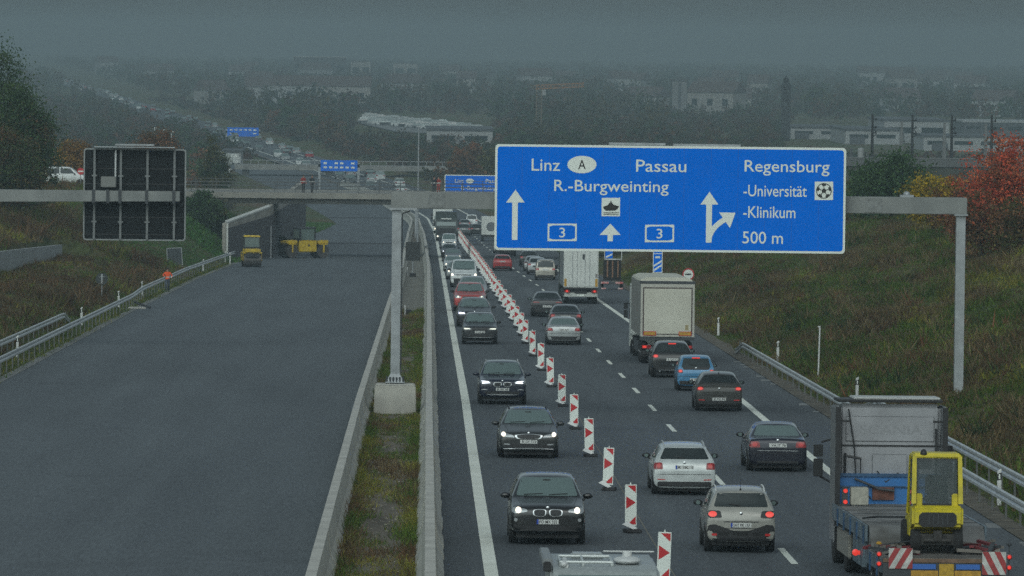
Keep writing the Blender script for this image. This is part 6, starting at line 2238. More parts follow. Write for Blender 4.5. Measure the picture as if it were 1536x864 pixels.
# ---- people
def person(label, p, jacket, trousers, pose, rz=0.0, scale=1.0, hair=(0.03, 0.02, 0.015), helmet=None):
    t = thing('person', label, 'person', p, rz, False, scale)
    J = pose
    names = list(J.keys())
    idx = {n: i for i, n in enumerate(names)}
    edges = [('pelvis', 'waist'), ('waist', 'chest'), ('chest', 'neck'), ('neck', 'head'), ('head', 'crown'), ('chest', 'shl'), ('shl', 'ell'), ('ell', 'wrl'), ('wrl', 'hal'), ('chest', 'shr'), ('shr', 'elr'), ('elr', 'wrr'), ('wrr', 'har'),
             ('pelvis', 'hil'), ('hil', 'knl'), ('knl', 'anl'), ('anl', 'tol'), ('pelvis', 'hir'), ('hir', 'knr'), ('knr', 'anr'), ('anr', 'tor')]
    rad = dict(pelvis=0.15, waist=0.14, chest=0.17, neck=0.06, head=0.10, crown=0.085, shl=0.085, shr=0.085, ell=0.055, elr=0.055, wrl=0.04, wrr=0.04, hal=0.038, har=0.038, hil=0.105, hir=0.105, knl=0.07, knr=0.07, anl=0.05, anr=0.05, tol=0.045, tor=0.045)
    me = bpy.data.meshes.new('body')
    me.from_pydata([J[n] for n in names], [(idx[a], idx[b]) for a, b in edges], [])
    ob = bpy.data.objects.new('body_source', me)
    COL.objects.link(ob)
    sk = ob.modifiers.new('skin', 'SKIN')
    for i, n in enumerate(names):
        v = me.skin_vertices[0].data[i]
        v.radius = (rad[n], rad[n] * (0.72 if n in ('pelvis', 'waist', 'chest') else 1.0))
        v.use_root = (n == 'pelvis')
    sub = ob.modifiers.new('sub', 'SUBSURF')
    sub.levels = sub.render_levels = 2
    dg = bpy.context.evaluated_depsgraph_get()
    m2 = bpy.data.meshes.new_from_object(ob.evaluated_get(dg))
    bpy.data.objects.remove(ob)
    m2.name = 'body'
    mats = [jacket, trousers, mat('skin', (0.35, 0.20, 0.14), 0.6), mat('boots', (0.02, 0.018, 0.016), 0.8), mat('reflective_band', (0.6, 0.6, 0.55), 0.5)]
    for m in mats:
        m2.materials.append(m)
    ph = J['pelvis'][2]
    hands = [Vector(J['hal']), Vector(J['har'])]
    for po in m2.polygons:
        c = po.center
        k = 0
        if c.z < 0.12:
            k = 3
        elif c.z < ph + 0.0:
            k = 1
        elif c.z > J['neck'][2] + 0.01 and (Vector(c) - Vector(J['head'])).length < 0.25:
            k = 2
        if any((c - h).length < 0.09 for h in hands):
            k = 2
        if k == 0 and abs(c.z - (ph + 0.16)) < 0.035:
            k = 4
        po.material_index = k
    m2.shade_smooth()
    o = bpy.data.objects.new('body', m2)
    COL.objects.link(o)
    o.parent = t
    h = Vector(J['head'])
    c = Vector(J['crown'])
    MB().ell((c.x, c.y + 0.015, c.z + 0.02), (0.108, 0.125, 0.10), 12, 8).build('hair', mat('hair', hair, 0.8) if helmet is None else helmet, t)
    return t


def stand(st=0.0, la=0.25, ra=0.25, raise_=0.0):
    d = dict(pelvis=(0, 0, 0.95), waist=(0, 0, 1.08), chest=(0, -0.01, 1.30), neck=(0, -0.01, 1.47), head=(0, -0.03, 1.60), crown=(0, -0.02, 1.68),
             shl=(-0.19, 0, 1.40), ell=(-0.27, 0.03, 1.13), wrl=(-0.25, -0.10, 0.92), hal=(-0.245, -0.14, 0.85),
             shr=(0.19, 0, 1.40), elr=(0.27, 0.03, 1.13), wrr=(0.25, -0.10, 0.92), har=(0.245, -0.14, 0.85),
             hil=(-0.10, 0, 0.88), knl=(-0.11, -0.05 - st, 0.50), anl=(-0.11, 0.02 - st * 1.4, 0.09), tol=(-0.11, -0.14 - st * 1.4, 0.05),
             hir=(0.10, 0, 0.88), knr=(0.11, -0.05 + st, 0.50), anr=(0.11, 0.04 + st * 1.6, 0.10), tor=(0.11, -0.12 + st * 1.6, 0.05))
    return d


po = stand(0.10)
po.update(ell=(-0.34, 0.02, 1.22), wrl=(-0.20, -0.12, 1.12), hal=(-0.14, -0.15, 1.12), elr=(0.34, 0.02, 1.22), wrr=(0.30, -0.05, 1.05), har=(0.28, -0.1, 1.0))
p = P(251, 438)
person('person in an orange work jacket and dark trousers walking along the rail on the left', (max(p.x, -100), p.y, zr(p.y) + 0.012), M_ORANGE, mat('dark_trousers', (0.055, 0.07, 0.095), 0.9), po, 0.2, 0.95)
bz = AT(450, 289, BD).z - 0.05
M_DKCL = mat('dark_clothes', (0.02, 0.022, 0.026), 0.9)
for px, jk_, lab, tr__ in ((455, mat('red_vest', (0.26, 0.03, 0.022), 0.85), 'person in a red vest standing on the bridge behind the railing', M_DKCL),
                           (468, M_DKCL, 'person in dark clothes leaning on the bridge railing beside the red vest', M_DKCL),
                           (651, M_DKCL, 'person in dark clothes on the bridge left of the far blue sign', M_DKCL),
                           (658, MATS['red_vest'], 'person in a red jacket on the bridge just left of the far blue sign', MATS['red_vest'])):
    x = AT(px, 285, BD + 1.4).x
    person(lab, (x, BD + 1.4, bz), jk_, tr__, stand(0.03), random.uniform(-1, 1), 0.98)
# van on the side road at the left end of the bridge
pv = AT(97, 287, 600)
t = thing('passenger_van', 'white passenger van passing on the side road behind the left gantry beam', 'van', (pv.x, 603, zg(pv.x, 603) + 0.12), R(92), False, 1.0)
build_car('van', PWH, 'side', {}, t, 1)
CARS.append(t)

# small no-entry sign by the side road
d = 592.0
p = AT(121, 257, d)
t = thing('round_sign', 'tiny red no-entry sign on a post right of the white side-road van', 'road sign', (p.x, d, zg(p.x, d)))
hz0 = p.z - t.location.z
MB().cyl((0, 0.04, -0.3), (0, 0.04, hz0), 0.04, n=8).build('post', M_GALV, t)
MB().lathe([(0.33, 0.0), (0.33, 0.02)], (0, 0, hz0), 'y', 20).build('disc', M_SIGNR, t)
MB().box(-0.24, 0.24, -0.006, 0.0, hz0 - 0.06, hz0 + 0.06).build('white_bar', M_SIGNW, t, smooth=False)
# ================================================================== PLANTS
M_LEAF = attr_mat('foliage', 0.85, 0.3)
M_BLADE = attr_mat('grass_blades', 0.9, 0.2)
M_BARK = mat('bark', (0.045, 0.036, 0.028), 0.95, var=0.3, vscale=3)


def np_mesh(name, verts, nper, cols, m, parent=None):
    """verts (n*nper,3) faces of nper corners, cols (n,3)"""
    n = len(verts) // nper
    me = bpy.data.meshes.new(name)
    me.vertices.add(len(verts))
    me.vertices.foreach_set('co', np.asarray(verts, dtype=np.float32).ravel())
    me.loops.add(n * nper)
    me.loops.foreach_set('vertex_index', np.arange(n * nper, dtype=np.int32))
    me.polygons.add(n)
    me.polygons.foreach_set('loop_start', np.arange(0, n * nper, nper, dtype=np.int32))
    at = me.attributes.new('col', 'FLOAT_COLOR', 'FACE')
    c = np.ones((n, 4), dtype=np.float32)
    c[:, :3] = cols
    at.data.foreach_set('color', c.ravel())
    me.materials.append(m)
    me.update(calc_edges=True)
    me.validate()
    o = bpy.data.objects.new(name, me)
    COL.objects.link(o)
    if parent is not None:
        o.parent = parent
    return o


def leaf_quads(cent, size, rng, flat=0.5):
    n = len(cent)
    a = rng.normal(size=(n, 3))
    a /= np.linalg.norm(a, axis=1, keepdims=True)
    b = rng.normal(size=(n, 3))
    b -= a * np.sum(a * b, axis=1, keepdims=True)
    b /= np.linalg.norm(b, axis=1, keepdims=True)
    s = np.asarray(size).reshape(-1, 1) * rng.uniform(0.6, 1.3, size=(n, 1))
    u = a * s
    v = b * s * 0.62
    out = np.empty((n, 4, 3))
    out[:, 0] = cent - u
    out[:, 1] = cent + v
    out[:, 2] = cent + u
    out[:, 3] = cent - v
    return out.reshape(-1, 3)


def crown_points(rng, n_clump, per, rx, rz, zc_, clump=0.28, hollow=0.35, shape=1.0):
    d = rng.normal(size=(n_clump, 3))
    d /= np.linalg.norm(d, axis=1, keepdims=True)
    r = hollow + (1 - hollow) * rng.uniform(0, 1, size=(n_clump, 1)) ** 0.6
    r *= rng.uniform(0.75, 1.12, size=(n_clump, 1))
    c = d * r
    # narrower towards the top
    k = 1 - 0.35 * shape * np.clip(c[:, 2:3], -1, 1)
    cc = np.concatenate([c[:, :2] * rx * k, c[:, 2:3] * rz], axis=1)
    cc[:, 2] += zc_
    cl = clump * rx * rng.uniform(0.6, 1.4, size=(n_clump, 1))
    p = np.repeat(cc, per, axis=0) + rng.normal(size=(n_clump * per, 3)) * np.repeat(cl, per, axis=0) * np.array([0.55, 0.55, 0.42])
    return p, np.repeat(np.arange(n_clump), per), cc


def make_tree(seed, h, rx, cols, n_clump=60, per=40, leaf=0.22, trunk_h=0.25, rz=None, hollow=0.35, shape=1.0, name='tree', clump=0.28, bare=0.0):
    rng = np.random.default_rng(seed)
    t = empty(name, (0, 0, 0), 0, False)
    rz = rz or (h * (1 - trunk_h)) / 2
    zc_ = h - rz
    p, ci, cc = crown_points(rng, n_clump, per, rx, rz, zc_, clump, hollow, shape)
    p[:, 2] = np.maximum(p[:, 2], 0.15)
    cols = np.array(cols)
    pick = rng.integers(0, len(cols), size=n_clump)
    base = cols[pick][ci]
    other = cols[rng.integers(0, len(cols), size=len(p))]
    mixk = rng.uniform(0, 0.5, size=(len(p), 1))
    c = (base * (1 - mixk) + other * mixk) * rng.uniform(0.65, 1.4, size=(len(p), 1))
    np_mesh('crown', leaf_quads(p, np.full(len(p), leaf), rng), 4, c, M_LEAF, t)
    tk = MB()
    r0 = max(0.05, h * 0.016)
    tk.cyl((0, 0, -0.4), (rng.normal() * 0.03 * h, rng.normal() * 0.03 * h, h * 0.55), r0, r0 * 0.55, 8)
    for i in range(9 + int(bare * 40)):
        e = cc[rng.integers(0, len(cc))]
        z0_ = h * rng.uniform(0.15, 0.5)
        m_ = Vector((e[0] * 0.5, e[1] * 0.5, (z0_ + e[2]) * 0.5 + 0.05 * h))
        tk.cyl((0, 0, z0_), m_, r0 * 0.42, r0 * 0.28, 5)
        tk.cyl(m_, Vector(e), r0 * 0.28, r0 * 0.08, 5)
    tk.build('trunk', M_BARK, t)
    return t


DG = [(0.032, 0.070, 0.026), (0.046, 0.088, 0.028), (0.064, 0.105, 0.034)]
OLV = [(0.075, 0.080, 0.026), (0.110, 0.092, 0.032), (0.060, 0.072, 0.024)]
RUST = [(0.135, 0.068, 0.028), (0.105, 0.060, 0.028), (0.085, 0.070, 0.028)]
RED = [(0.60, 0.105, 0.052), (0.48, 0.085, 0.046), (0.66, 0.19, 0.075)]
YEL = [(0.40, 0.270, 0.018), (0.27, 0.205, 0.022), (0.140, 0.135, 0.026)]
BRN = [(0.17, 0.095, 0.046), (0.125, 0.075, 0.038), (0.20, 0.085, 0.040)]
GRN = [(0.052, 0.105, 0.044), (0.070, 0.125, 0.046), (0.042, 0.085, 0.040)]


def put(t, x, y, label, cat, rz=None, sc=1.0, dz=0.0, group=None):
    t.location = (x, y, zg(x, y) + dz)
    t.rotation_euler = (0, 0, random.uniform(0, 6) if rz is None else rz)
    t.scale = (sc,) * 3
    tag(t, label, cat, group)
    return t


def top_at(px, py, d):
    """x and needed height for a plant whose tip shows at the pixel"""
    p = AT(px, py, d)
    return p.x, p.z - zg(p.x, d)


# the big trees at the left edge
for (px, py, d, rx, cols, lab, seed) in (
        (-14, 64, 500, 4.2, DG + DG + OLV[:1], 'tallest dark green tree at the left edge of the photo', 1),
        (34, 118, 495, 2.7, DG + DG + DG + RUST[:1], 'dark green and russet tree in front, second from the left edge', 2),
        (42, 152, 510, 1.5, DG + OLV[:2], 'slimmer dark green tree on the right side of the left tree group', 3),
        (10, 190, 486, 2.6, RUST + DG + OLV[:2], 'low russet and olive tree in front of the left tree group', 4)):
    x, h = top_at(px, py, d)
    put(make_tree(seed, h, rx, cols, 230, 110, 0.105, 0.05, hollow=0.2, name='deciduous_tree', clump=0.3), x, d, lab, 'tree', 0)
# autumn bushes behind the left sign back
for (px, py, d, rx, cols, lab, seed) in (
        (112, 208, 640, 2.3, [(0.30, 0.17, 0.03), (0.22, 0.13, 0.03), (0.20, 0.10, 0.03)], 'brownish yellow tree behind the left gantry near the white van', 5),
        (232, 194, 680, 3.1, BRN + RUST + [(0.28, 0.11, 0.03)], 'reddish brown tree rising above the top of the left sign back', 6),
        (322, 205, 760, 2.0, OLV + DG[:1], 'hazy olive tree right of the left sign back', 7)):
    x, h = top_at(px, py, d)
    put(make_tree(seed, h, rx, cols, 120, 80, 0.13, 0.1, name='deciduous_tree'), x, d, lab, 'tree', 0)
# bushes at the foot of the bridge
for (px, py, d, rx, cols, lab, seed) in (
        (298, 284, 585, 2.1, DG + GRN[:1], 'round dark green bush at the left end of the road bridge', 8),
        (326, 296, 588, 1.6, OLV + DG, 'olive bush in front of the left bridge end', 9),
        (40, 310, 520, 1.9, DG + OLV, 'dark bush below the left trees behind the gantry arm', 10),
        (12, 312, 505, 2.2, DG + RUST[:1], 'dark bush at the left edge below the gantry arm', 12),
        (425, 352, 610, 0.9, OLV + GRN, 'small olive bush between the bridge wall and the sideways roller', 13)):
    x, h = top_at(px, py, d)
    h = max(h, 0.8)
    put(make_tree(seed, h, rx, cols, 60, 60, 0.13, 0.02, hollow=0.2, name='bush'), x, d, lab, 'bush', 0)
# right plateau: bushes and autumn trees
for (px, py, d, rx, cols, lab, seed, hol, nc_, lf, bare) in (
        (1506, 194, 350, 2.15, RED + RED + BRN, 'bright red autumn tree at the right edge', 20, 0.1, 220, 0.075, 1),
        (1475, 285, 338, 2.0, BRN + RUST + RED[1:2], 'rusty brown bush in front of the red tree', 21, 0.1, 100, 0.09, 1),
        (1530, 300, 330, 1.8, BRN + OLV, 'brown leafless-looking bush at the right edge', 22, 0.1, 80, 0.09, 1),
        (1400, 252, 400, 2.1, YEL + YEL[:1] + YEL[:1], 'yellow autumn bush above the right end of the gantry beam', 23, 0.1, 90, 0.10, 0),
        (1428, 262, 385, 1.5, BRN + YEL[:1] + [(0.26, 0.08, 0.03)], 'orange brown bush between the yellow bush and the red tree', 24, 0.1, 60, 0.09, 0),
        (1340, 228, 455, 2.9, GRN + DG[1:], 'large green bush above the gantry beam left of the yellow bush', 25, 0.1, 190, 0.11, 0),
        (1305, 246, 470, 1.9, DG + GRN, 'dark green bush right beside the top corner of the big blue sign', 26, 0.1, 90, 0.12, 0),
        (1378, 292, 445, 1.1, DG + OLV[:1], 'small dark bush just above the gantry beam', 27, 0.1, 50, 0.10, 0),
        (1276, 262, 480, 0.8, YEL[1:] + OLV, 'slim yellowish bush touching the right edge of the big blue sign', 28, 0.1, 40, 0.10, 0),
        (1448, 270, 372, 1.3, BRN + RED[1:2], 'reddish brown shrub between orange and red crowns', 29, 0.1, 60, 0.09, 1),
        (1345, 306, 450, 0.9, OLV + GRN, 'low olive shrub below the gantry beam', 30, 0.1, 50, 0.10, 0)):
    x, h = top_at(px, py, d)
    put(make_tree(seed, max(h, 1.2), rx, cols, nc_, 60, lf, 0.03, hollow=hol, name='autumn_bush' if cols[0][0] > 0.07 else 'bush', bare=bare, shape=0.5), x, d, lab, 'tree' if 'tree' in lab.split('at')[0] else 'bush', 0)

# ---- ground cover: blades in tufts
GREENS = np.array([(0.068, 0.112, 0.017), (0.090, 0.128, 0.022), (0.050, 0.090, 0.016)])
DRY = np.array([(0.130, 0.096, 0.044), (0.105, 0.072, 0.036), (0.150, 0.118, 0.062)])
BRW = np.array([(0.098, 0.068, 0.034), (0.075, 0.055, 0.028), (0.125, 0.070, 0.034)])
YLW = np.array([(0.190, 0.170, 0.026), (0.140, 0.150, 0.028)])


def vn(x, y, s, o=0.0):
    x = np.asarray(x) / s + o
    y = np.asarray(y) / s + o * 1.7
    xi, yi = np.floor(x), np.floor(y)
    xf, yf = x - xi, y - yi

    def h(a, b):
        n = np.sin(a * 127.1 + b * 311.7) * 43758.5453
        return n - np.floor(n)
    u = xf * xf * (3 - 2 * xf)
    v = yf * yf * (3 - 2 * yf)
    return (h(xi, yi) * (1 - u) + h(xi + 1, yi) * u) * (1 - v) + (h(xi, yi + 1) * (1 - u) + h(xi + 1, yi + 1) * u) * v


def tufts(name, xs, ys_, zs, hs, cols, blades, rng, width=0.022, spread=0.10):
    n = len(xs)
    N = n * blades
    bx = np.repeat(xs, blades) + rng.normal(size=N) * spread
    by = np.repeat(ys_, blades) + rng.normal(size=N) * spread
    bz = np.repeat(zs, blades) - 0.03
    h = np.repeat(hs, blades) * rng.uniform(0.45, 1.25, size=N)
    ang = rng.uniform(0, 2 * np.pi, size=N)
    lean = rng.uniform(0.2, 1.1, size=N) * h
    la = rng.uniform(0, 2 * np.pi, size=N)
    w = width * rng.uniform(0.6, 1.6, size=N) * (0.6 + h)
    v = np.empty((N, 3, 3))
    v[:, 0] = np.stack([bx - np.cos(ang) * w, by - np.sin(ang) * w, bz], 1)
    v[:, 1] = np.stack([bx + np.cos(ang) * w, by + np.sin(ang) * w, bz], 1)
    v[:, 2] = np.stack([bx + np.cos(la) * lean, by + np.sin(la) * lean, bz + h], 1)
    c = np.repeat(cols, blades, axis=0) * rng.uniform(0.7, 1.35, size=(N, 1))
    o = np_mesh(name, v.reshape(-1, 3), 3, c, M_BLADE)
    tag(o, kind='stuff')
    return o


def mixcols(x, y, rng, wg, wd, wb, wy):
    n = len(x)
    y = y * 0.13
    g_ = wg * np.clip((vn(x, y, 1.7, 3.1) * .6 + vn(x, y, 5.0, 7.1) * .4 - 0.36) * 5, 0.02, 1.5)
    d_ = wd * np.clip((vn(x, y, 1.2, 9.7) - 0.3) * 3, 0.05, 1.5)
    b_ = wb * np.clip((vn(x, y, 1.9, 17.3) * .6 + vn(x, y, 5.5, 4.1) * .4 - 0.36) * 5, 0.02, 1.5)
    y_ = wy * np.clip((vn(x, y, 2.4, 27.9) - 0.5) * 5, 0.0, 1.5)
    P_ = np.stack([g_, d_, b_, y_], 1)
    P_ /= P_.sum(1, keepdims=True)
    r = rng.uniform(size=(n, 1))
    k = (r > np.cumsum(P_, 1)).sum(1).clip(0, 3)
    pal = [GREENS, DRY, BRW, YLW]
    out = np.empty((n, 3))
    for i in range(4):
        m_ = k == i
        out[m_] = pal[i][rng.integers(0, len(pal[i]), size=m_.sum())]
    return out, k


rng = np.random.default_rng(5)
zgv = np.vectorize(zg)
# right slope
n = 80000
yy = 110 + (540 - 110) * rng.uniform(size=n) ** 1.15
u = rng.uniform(0.8, 19.5, size=n)
xx = np.array([eR(v) for v in yy]) + u
keep = (np.abs((xx / yy) * FPX - 141) < 840)
xx, yy, u = xx[keep], yy[keep], u[keep]
c, k = mixcols(xx, yy, rng, 2.9, 0.5, 0.42, 0.4)
hs = np.where(k == 0, 0.19, np.where(k == 1, 0.30, np.where(k == 2, 0.24, 0.20))) * rng.uniform(0.7, 1.5, size=len(xx)) * (0.35 + 1.5 * vn(xx, yy * 0.2, 1.3, 4.4)) * np.clip((u - 0.3) / 2.0, 0.35, 1)
c = c * (0.50 + 1.0 * (0.55 * vn(xx, yy * 0.13, 1.1, 51.3) + 0.45 * vn(xx, yy * 0.13, 3.4, 12.9)))[:, None]
tufts('slope_grass', xx, yy, zgv(xx, yy), hs, c, 7, rng, 0.030, 0.18)
# left verge
n = 42000
yy = 225 + (800 - 225) * rng.uniform(size=n) ** 1.2
u = rng.uniform(0.3, 21, size=n)
xx = np.array([eL(v) for v in yy]) - u
keep = (np.abs((xx / yy) * FPX - 141) < 840) & ~((yy > 588) & (yy < 612) & (u > 2))
xx, yy, u = xx[keep], yy[keep], u[keep]
c, k = mixcols(xx, yy, rng, 0.55, 0.7, 1.1, 0.85)
gm = (yy > 505) & (u < 9)
c[gm] = np.array([(0.045, 0.125, 0.024), (0.058, 0.140, 0.030)])[rng.integers(0, 2, size=gm.sum())]
fm = u < 2.0
c[fm] = np.concatenate([GREENS, YLW])[rng.integers(0, 5, size=fm.sum())]
hs = np.where(k == 2, 0.62, 0.44) * rng.uniform(0.6, 1.5, size=len(xx)) * (0.45 + 1.1 * vn(xx, yy, 3.5, 4.4)) * np.clip((u - 0.8) / 2.5, 0.28, 1)
hs[gm] = 0.16
c = c * (0.55 + 0.9 * (0.55 * vn(xx, yy * 0.15, 1.2, 51.3) + 0.45 * vn(xx, yy * 0.15, 3.0, 12.9)))[:, None]
wm = (yy > 290) & (yy < 480) & (u > 3.5) & (u < 10.5)
hs[wm] *= 0.45
tufts('verge_brush', xx, yy, zgv(xx, yy), hs, c, 8, rng, 0.030, 0.20)
# green bank beyond the bridge
n = 16000
yy = rng.uniform(560, 860, size=n)
u = rng.uniform(0.4, 9, size=n)
xx = np.array([eL(v) for v in yy]) - u
c = np.array([(0.045, 0.125, 0.024), (0.058, 0.140, 0.030), (0.07, 0.115, 0.03)])[rng.integers(0, 3, size=n)]
tufts('verge_brush', xx, yy, zgv(xx, yy), rng.uniform(0.2, 0.45, size=n), c, 8, rng, 0.06, 0.25)
# taller weeds standing out of the right slope
n = 1500
yy = 120 + 380 * rng.uniform(size=n)
u = rng.uniform(2.0, 18, size=n)
xx = np.array([eR(v) for v in yy]) + u
kk = vn(xx, yy * 0.13, 1.6, 33.1) > 0.52
xx, yy, u = xx[kk], yy[kk], u[kk]
n = len(xx)
c = np.array([(0.055, 0.085, 0.026), (0.12, 0.085, 0.04), (0.14, 0.065, 0.032), (0.16, 0.125, 0.065), (0.03, 0.055, 0.02)])[rng.integers(0, 5, size=n)]
tufts('slope_grass', xx, yy, zgv(xx, yy), rng.uniform(0.4, 0.85, size=n), c, 22, rng, 0.022, 0.22)
# median weeds
n = 15000
yy = 118 + (392 - 118) * rng.uniform(size=n) ** 1.2
a_ = np.array([T_LB(v) for v in yy]) + 0.32
b_ = np.array([T_RB(v) for v in yy]) - 0.32
q = rng.uniform(size=n)
q = np.where(rng.uniform(size=n) < 0.35, np.where(q < 0.5, q * 0.25, 1 - (1 - q) * 0.25), q)
xx = a_ + (b_ - a_) * q
dens = vn(xx, yy * 0.09, 0.75, 2.2) * 0.75 + vn(xx, yy * 0.22, 0.5, 8.2) * 0.35
keep = dens > 0.34 - 0.25 * (np.abs(q - 0.5) > 0.38)
xx, yy, q = xx[keep], yy[keep], q[keep]
c, k = mixcols(xx * 2, yy * 2, rng, 1.7, 0.5, 0.6, 0.8)
c = c * 1.25
hs = rng.uniform(0.07, 0.24, size=len(xx)) * (0.8 + 0.35 * (np.abs(q - 0.5) > 0.40)) * (0.6 + 0.9 * vn(xx, yy * 0.15, 0.6, 5.5))
tufts('median_weeds', xx, yy, np.array([zr(v) + 0.06 for v in yy]), hs, c, 9, rng, 0.015, 0.13)
# stones in the median
st = MB()
for i in range(1800):
    y = 118 + 270 * random.random() ** 1.3
    x = T_LB(y) + 0.35 + (T_RB(y) - T_LB(y) - 0.7) * random.random()
    r = random.uniform(0.015, 0.05)
    z = zr(y) + 0.06
    st.frus(x - r, x + r * random.uniform(0.7, 1.3), y - r, y + r, z - 0.02, x - r * 0.6, x + r * 0.6, y - r * 0.6, y + r * 0.5, z + r * random.uniform(0.3, 0.7), m=i % 3)
tag(st.build('median_stones', [mat('stone_a', (0.26, 0.24, 0.20), 0.9), mat('stone_b', (0.17, 0.155, 0.13), 0.9), mat('stone_c', (0.11, 0.085, 0.065), 0.9)], None, smooth=False), kind='stuff')
# ================================================================== THE HAZY PLAIN BEYOND
ZF = zr(2000)


def far_xy(px, py):
    """pixel on the far plain -> point"""
    r = ray(px, py)
    t = (ZF - CAMZ) / r.z
    return Vector((r.x * t, r.y * t, ZF))


M_HALL = mat('hall_pale', (0.27, 0.28, 0.28), 0.6, var=0.12, vscale=0.05)
M_HALLD = mat('hall_dark', (0.045, 0.05, 0.055), 0.6)
M_ROOFR = mat('roof_tile', (0.075, 0.058, 0.052), 0.8)
M_FAINT = mat('faint_wall', (0.15, 0.155, 0.155), 0.8)
M_HOUSE = mat('house_wall', (0.24, 0.235, 0.22), 0.8)


def hall(px0, px1, ytop, ybase, label, depth=40, wallm=None, band=True, cat='building', gable=False, dist=None):
    """industrial hall whose near wall spans the pixels"""
    if dist:
        a, b = AT(px0, ybase, dist), AT(px1, ybase, dist)
        tz = AT(px0, ytop, dist).z
        a.z = b.z = min(a.z, ZF)
    else:
        a, b = far_xy(px0, ybase), far_xy(px1, ybase)
        tz = AT((px0 + px1) / 2, ytop, a.y).z
    t = thing('industrial_hall' if not gable else 'house', label, cat, (a.x, a.y, ZF))
    w = b.x - a.x
    h = max(2.0, tz - ZF)
    MB().box(0, w, 0, depth, -1, h).build('wall', wallm or M_HALL, t, smooth=False)
    if gable:
        MB().prism([(-0.4, h), (depth + 0.4, h), (depth / 2, h + depth * 0.35)], 'yz', -0.4, w + 0.4).build('roof', M_ROOFR, t, smooth=False)
    else:
        r = MB().box(-0.3, w + 0.3, -0.3, depth + 0.3, h, h + 0.5)
        r.build('roof', M_HALL if wallm is M_HALLD else M_HALLD, t, smooth=False)
    if band:
        n_ = max(2, int(w / 6))
        for k in range(n_):
            MB().box(w * (k + 0.15) / n_, w * (k + 0.85) / n_, -0.08, 0.0, h * 0.45, h * 0.72).build('window', M_GLASS, t, smooth=False)
        MB().box(w * 0.08, w * 0.08 + 4, -0.1, 0.0, -0.5, min(4.2, h * 0.55)).build('door', M_HALLD, t, smooth=False)
    return t


hall(1186, 1262, 192, 208, 'long pale hall with a dark window band behind the right end of the blue sign')
hall(1268, 1345, 196, 216, 'pale hall behind the first dark railway mast', 60)
hall(1326, 1418, 182, 214, 'larger pale hall between the second and third railway mast', 60)
hall(1385, 1536, 206, 226, 'low long pale hall right behind the railway line', 30)
hall(1445, 1560, 184, 204, 'grey hall behind the red autumn tree', 40, M_HALLD)
hall(640, 738, 196, 222, 'long low pale hall left of the top corner of the big blue sign', 50)
hall(1036, 1090, 142, 163, 'faint long pale hall in the misty town', 30, M_FAINT, band=False)
hall(1093, 1101, 146, 166, 'small faint white house right of the misty pale hall', 12, M_HALL, False, gable=True)
hall(1118, 1126, 148, 166, 'small faint gabled house in the mist under the church tower', 12, M_HOUSE, False, gable=True)
hall(590, 626, 95, 122, 'faint apartment block on the misty skyline, rightmost of the row', 20, M_HOUSE)
hall(526, 556, 92, 124, 'faint apartment block on the misty skyline, middle of the row', 20, M_HOUSE)
hall(440, 520, 86, 124, 'faint wide apartment block on the misty skyline, leftmost of the row', 20, M_HALLD)
hall(340, 398, 150, 158, 'faint pale hall left of the centre in the mist', 25, band=False)
hall(1345, 1410, 132, 140, 'faint pale roofed hall in the mist above the right railway masts', 25, band=False)
hall(335, 362, 228, 244, 'small pale building beside the far bend of the motorway', 15, band=False)
# silo tower and church tower
p = far_xy(1019, 172)
t = thing('silo_tower', 'tall pale tower standing alone in the misty town', 'tower', (p.x, p.y, ZF))
h = AT(1019, 122, p.y).z - ZF
MB().box(-2.6, 2.6, 0, 6, -1, h).build('shaft', M_FAINT, t, smooth=False)
MB().box(-0.5, 0.5, -0.1, 0, h * 0.2, h * 0.95).build('window', M_HALLD, t, smooth=False)
MB().box(-2.8, 2.8, -0.2, 6.2, h, h + 0.8).build('roof', M_HALLD, t, smooth=False)
p = AT(1179, 165, 1700.0)
t = thing('church_tower', 'dark church tower with onion top on the misty skyline', 'tower', (p.x, p.y, ZF))
h = AT(1179, 134, p.y).z - ZF
M_SPI = mat('church_dark', (0.012, 0.014, 0.015), 0.8)
MB().box(-1.2, 1.2, 0, 2.4, -1, h).build('shaft', M_SPI, t, smooth=False)
h2_ = AT(1179, 112, p.y).z - ZF
MB().lathe([(1.5, h), (1.4, h + (h2_ - h) * 0.3), (0.6, h + (h2_ - h) * 0.48), (0.85, h + (h2_ - h) * 0.68), (0.35, h + (h2_ - h) * 0.82), (0.05, h2_)], (0, 1.2, 0), 'z', 12).build('roof', M_SPI, t)

# car park with rows of pale roofs
M_LOT = mat('lot_paving', (0.12, 0.125, 0.12), 0.8, col2=(0.24, 0.245, 0.24), vscale=0.05)
lot = MB()
pts = [far_xy(x, y) for x, y in ((538, 186), (598, 200), (735, 204), (700, 196), (640, 184), (600, 179))]
lot.add([(q.x, q.y, ZF + 0.35) for q in pts], [tuple(range(len(pts)))])
tag(lot.build('storage_yard', M_LOT, smooth=False), kind='structure')
# small simple vehicles, one mesh each


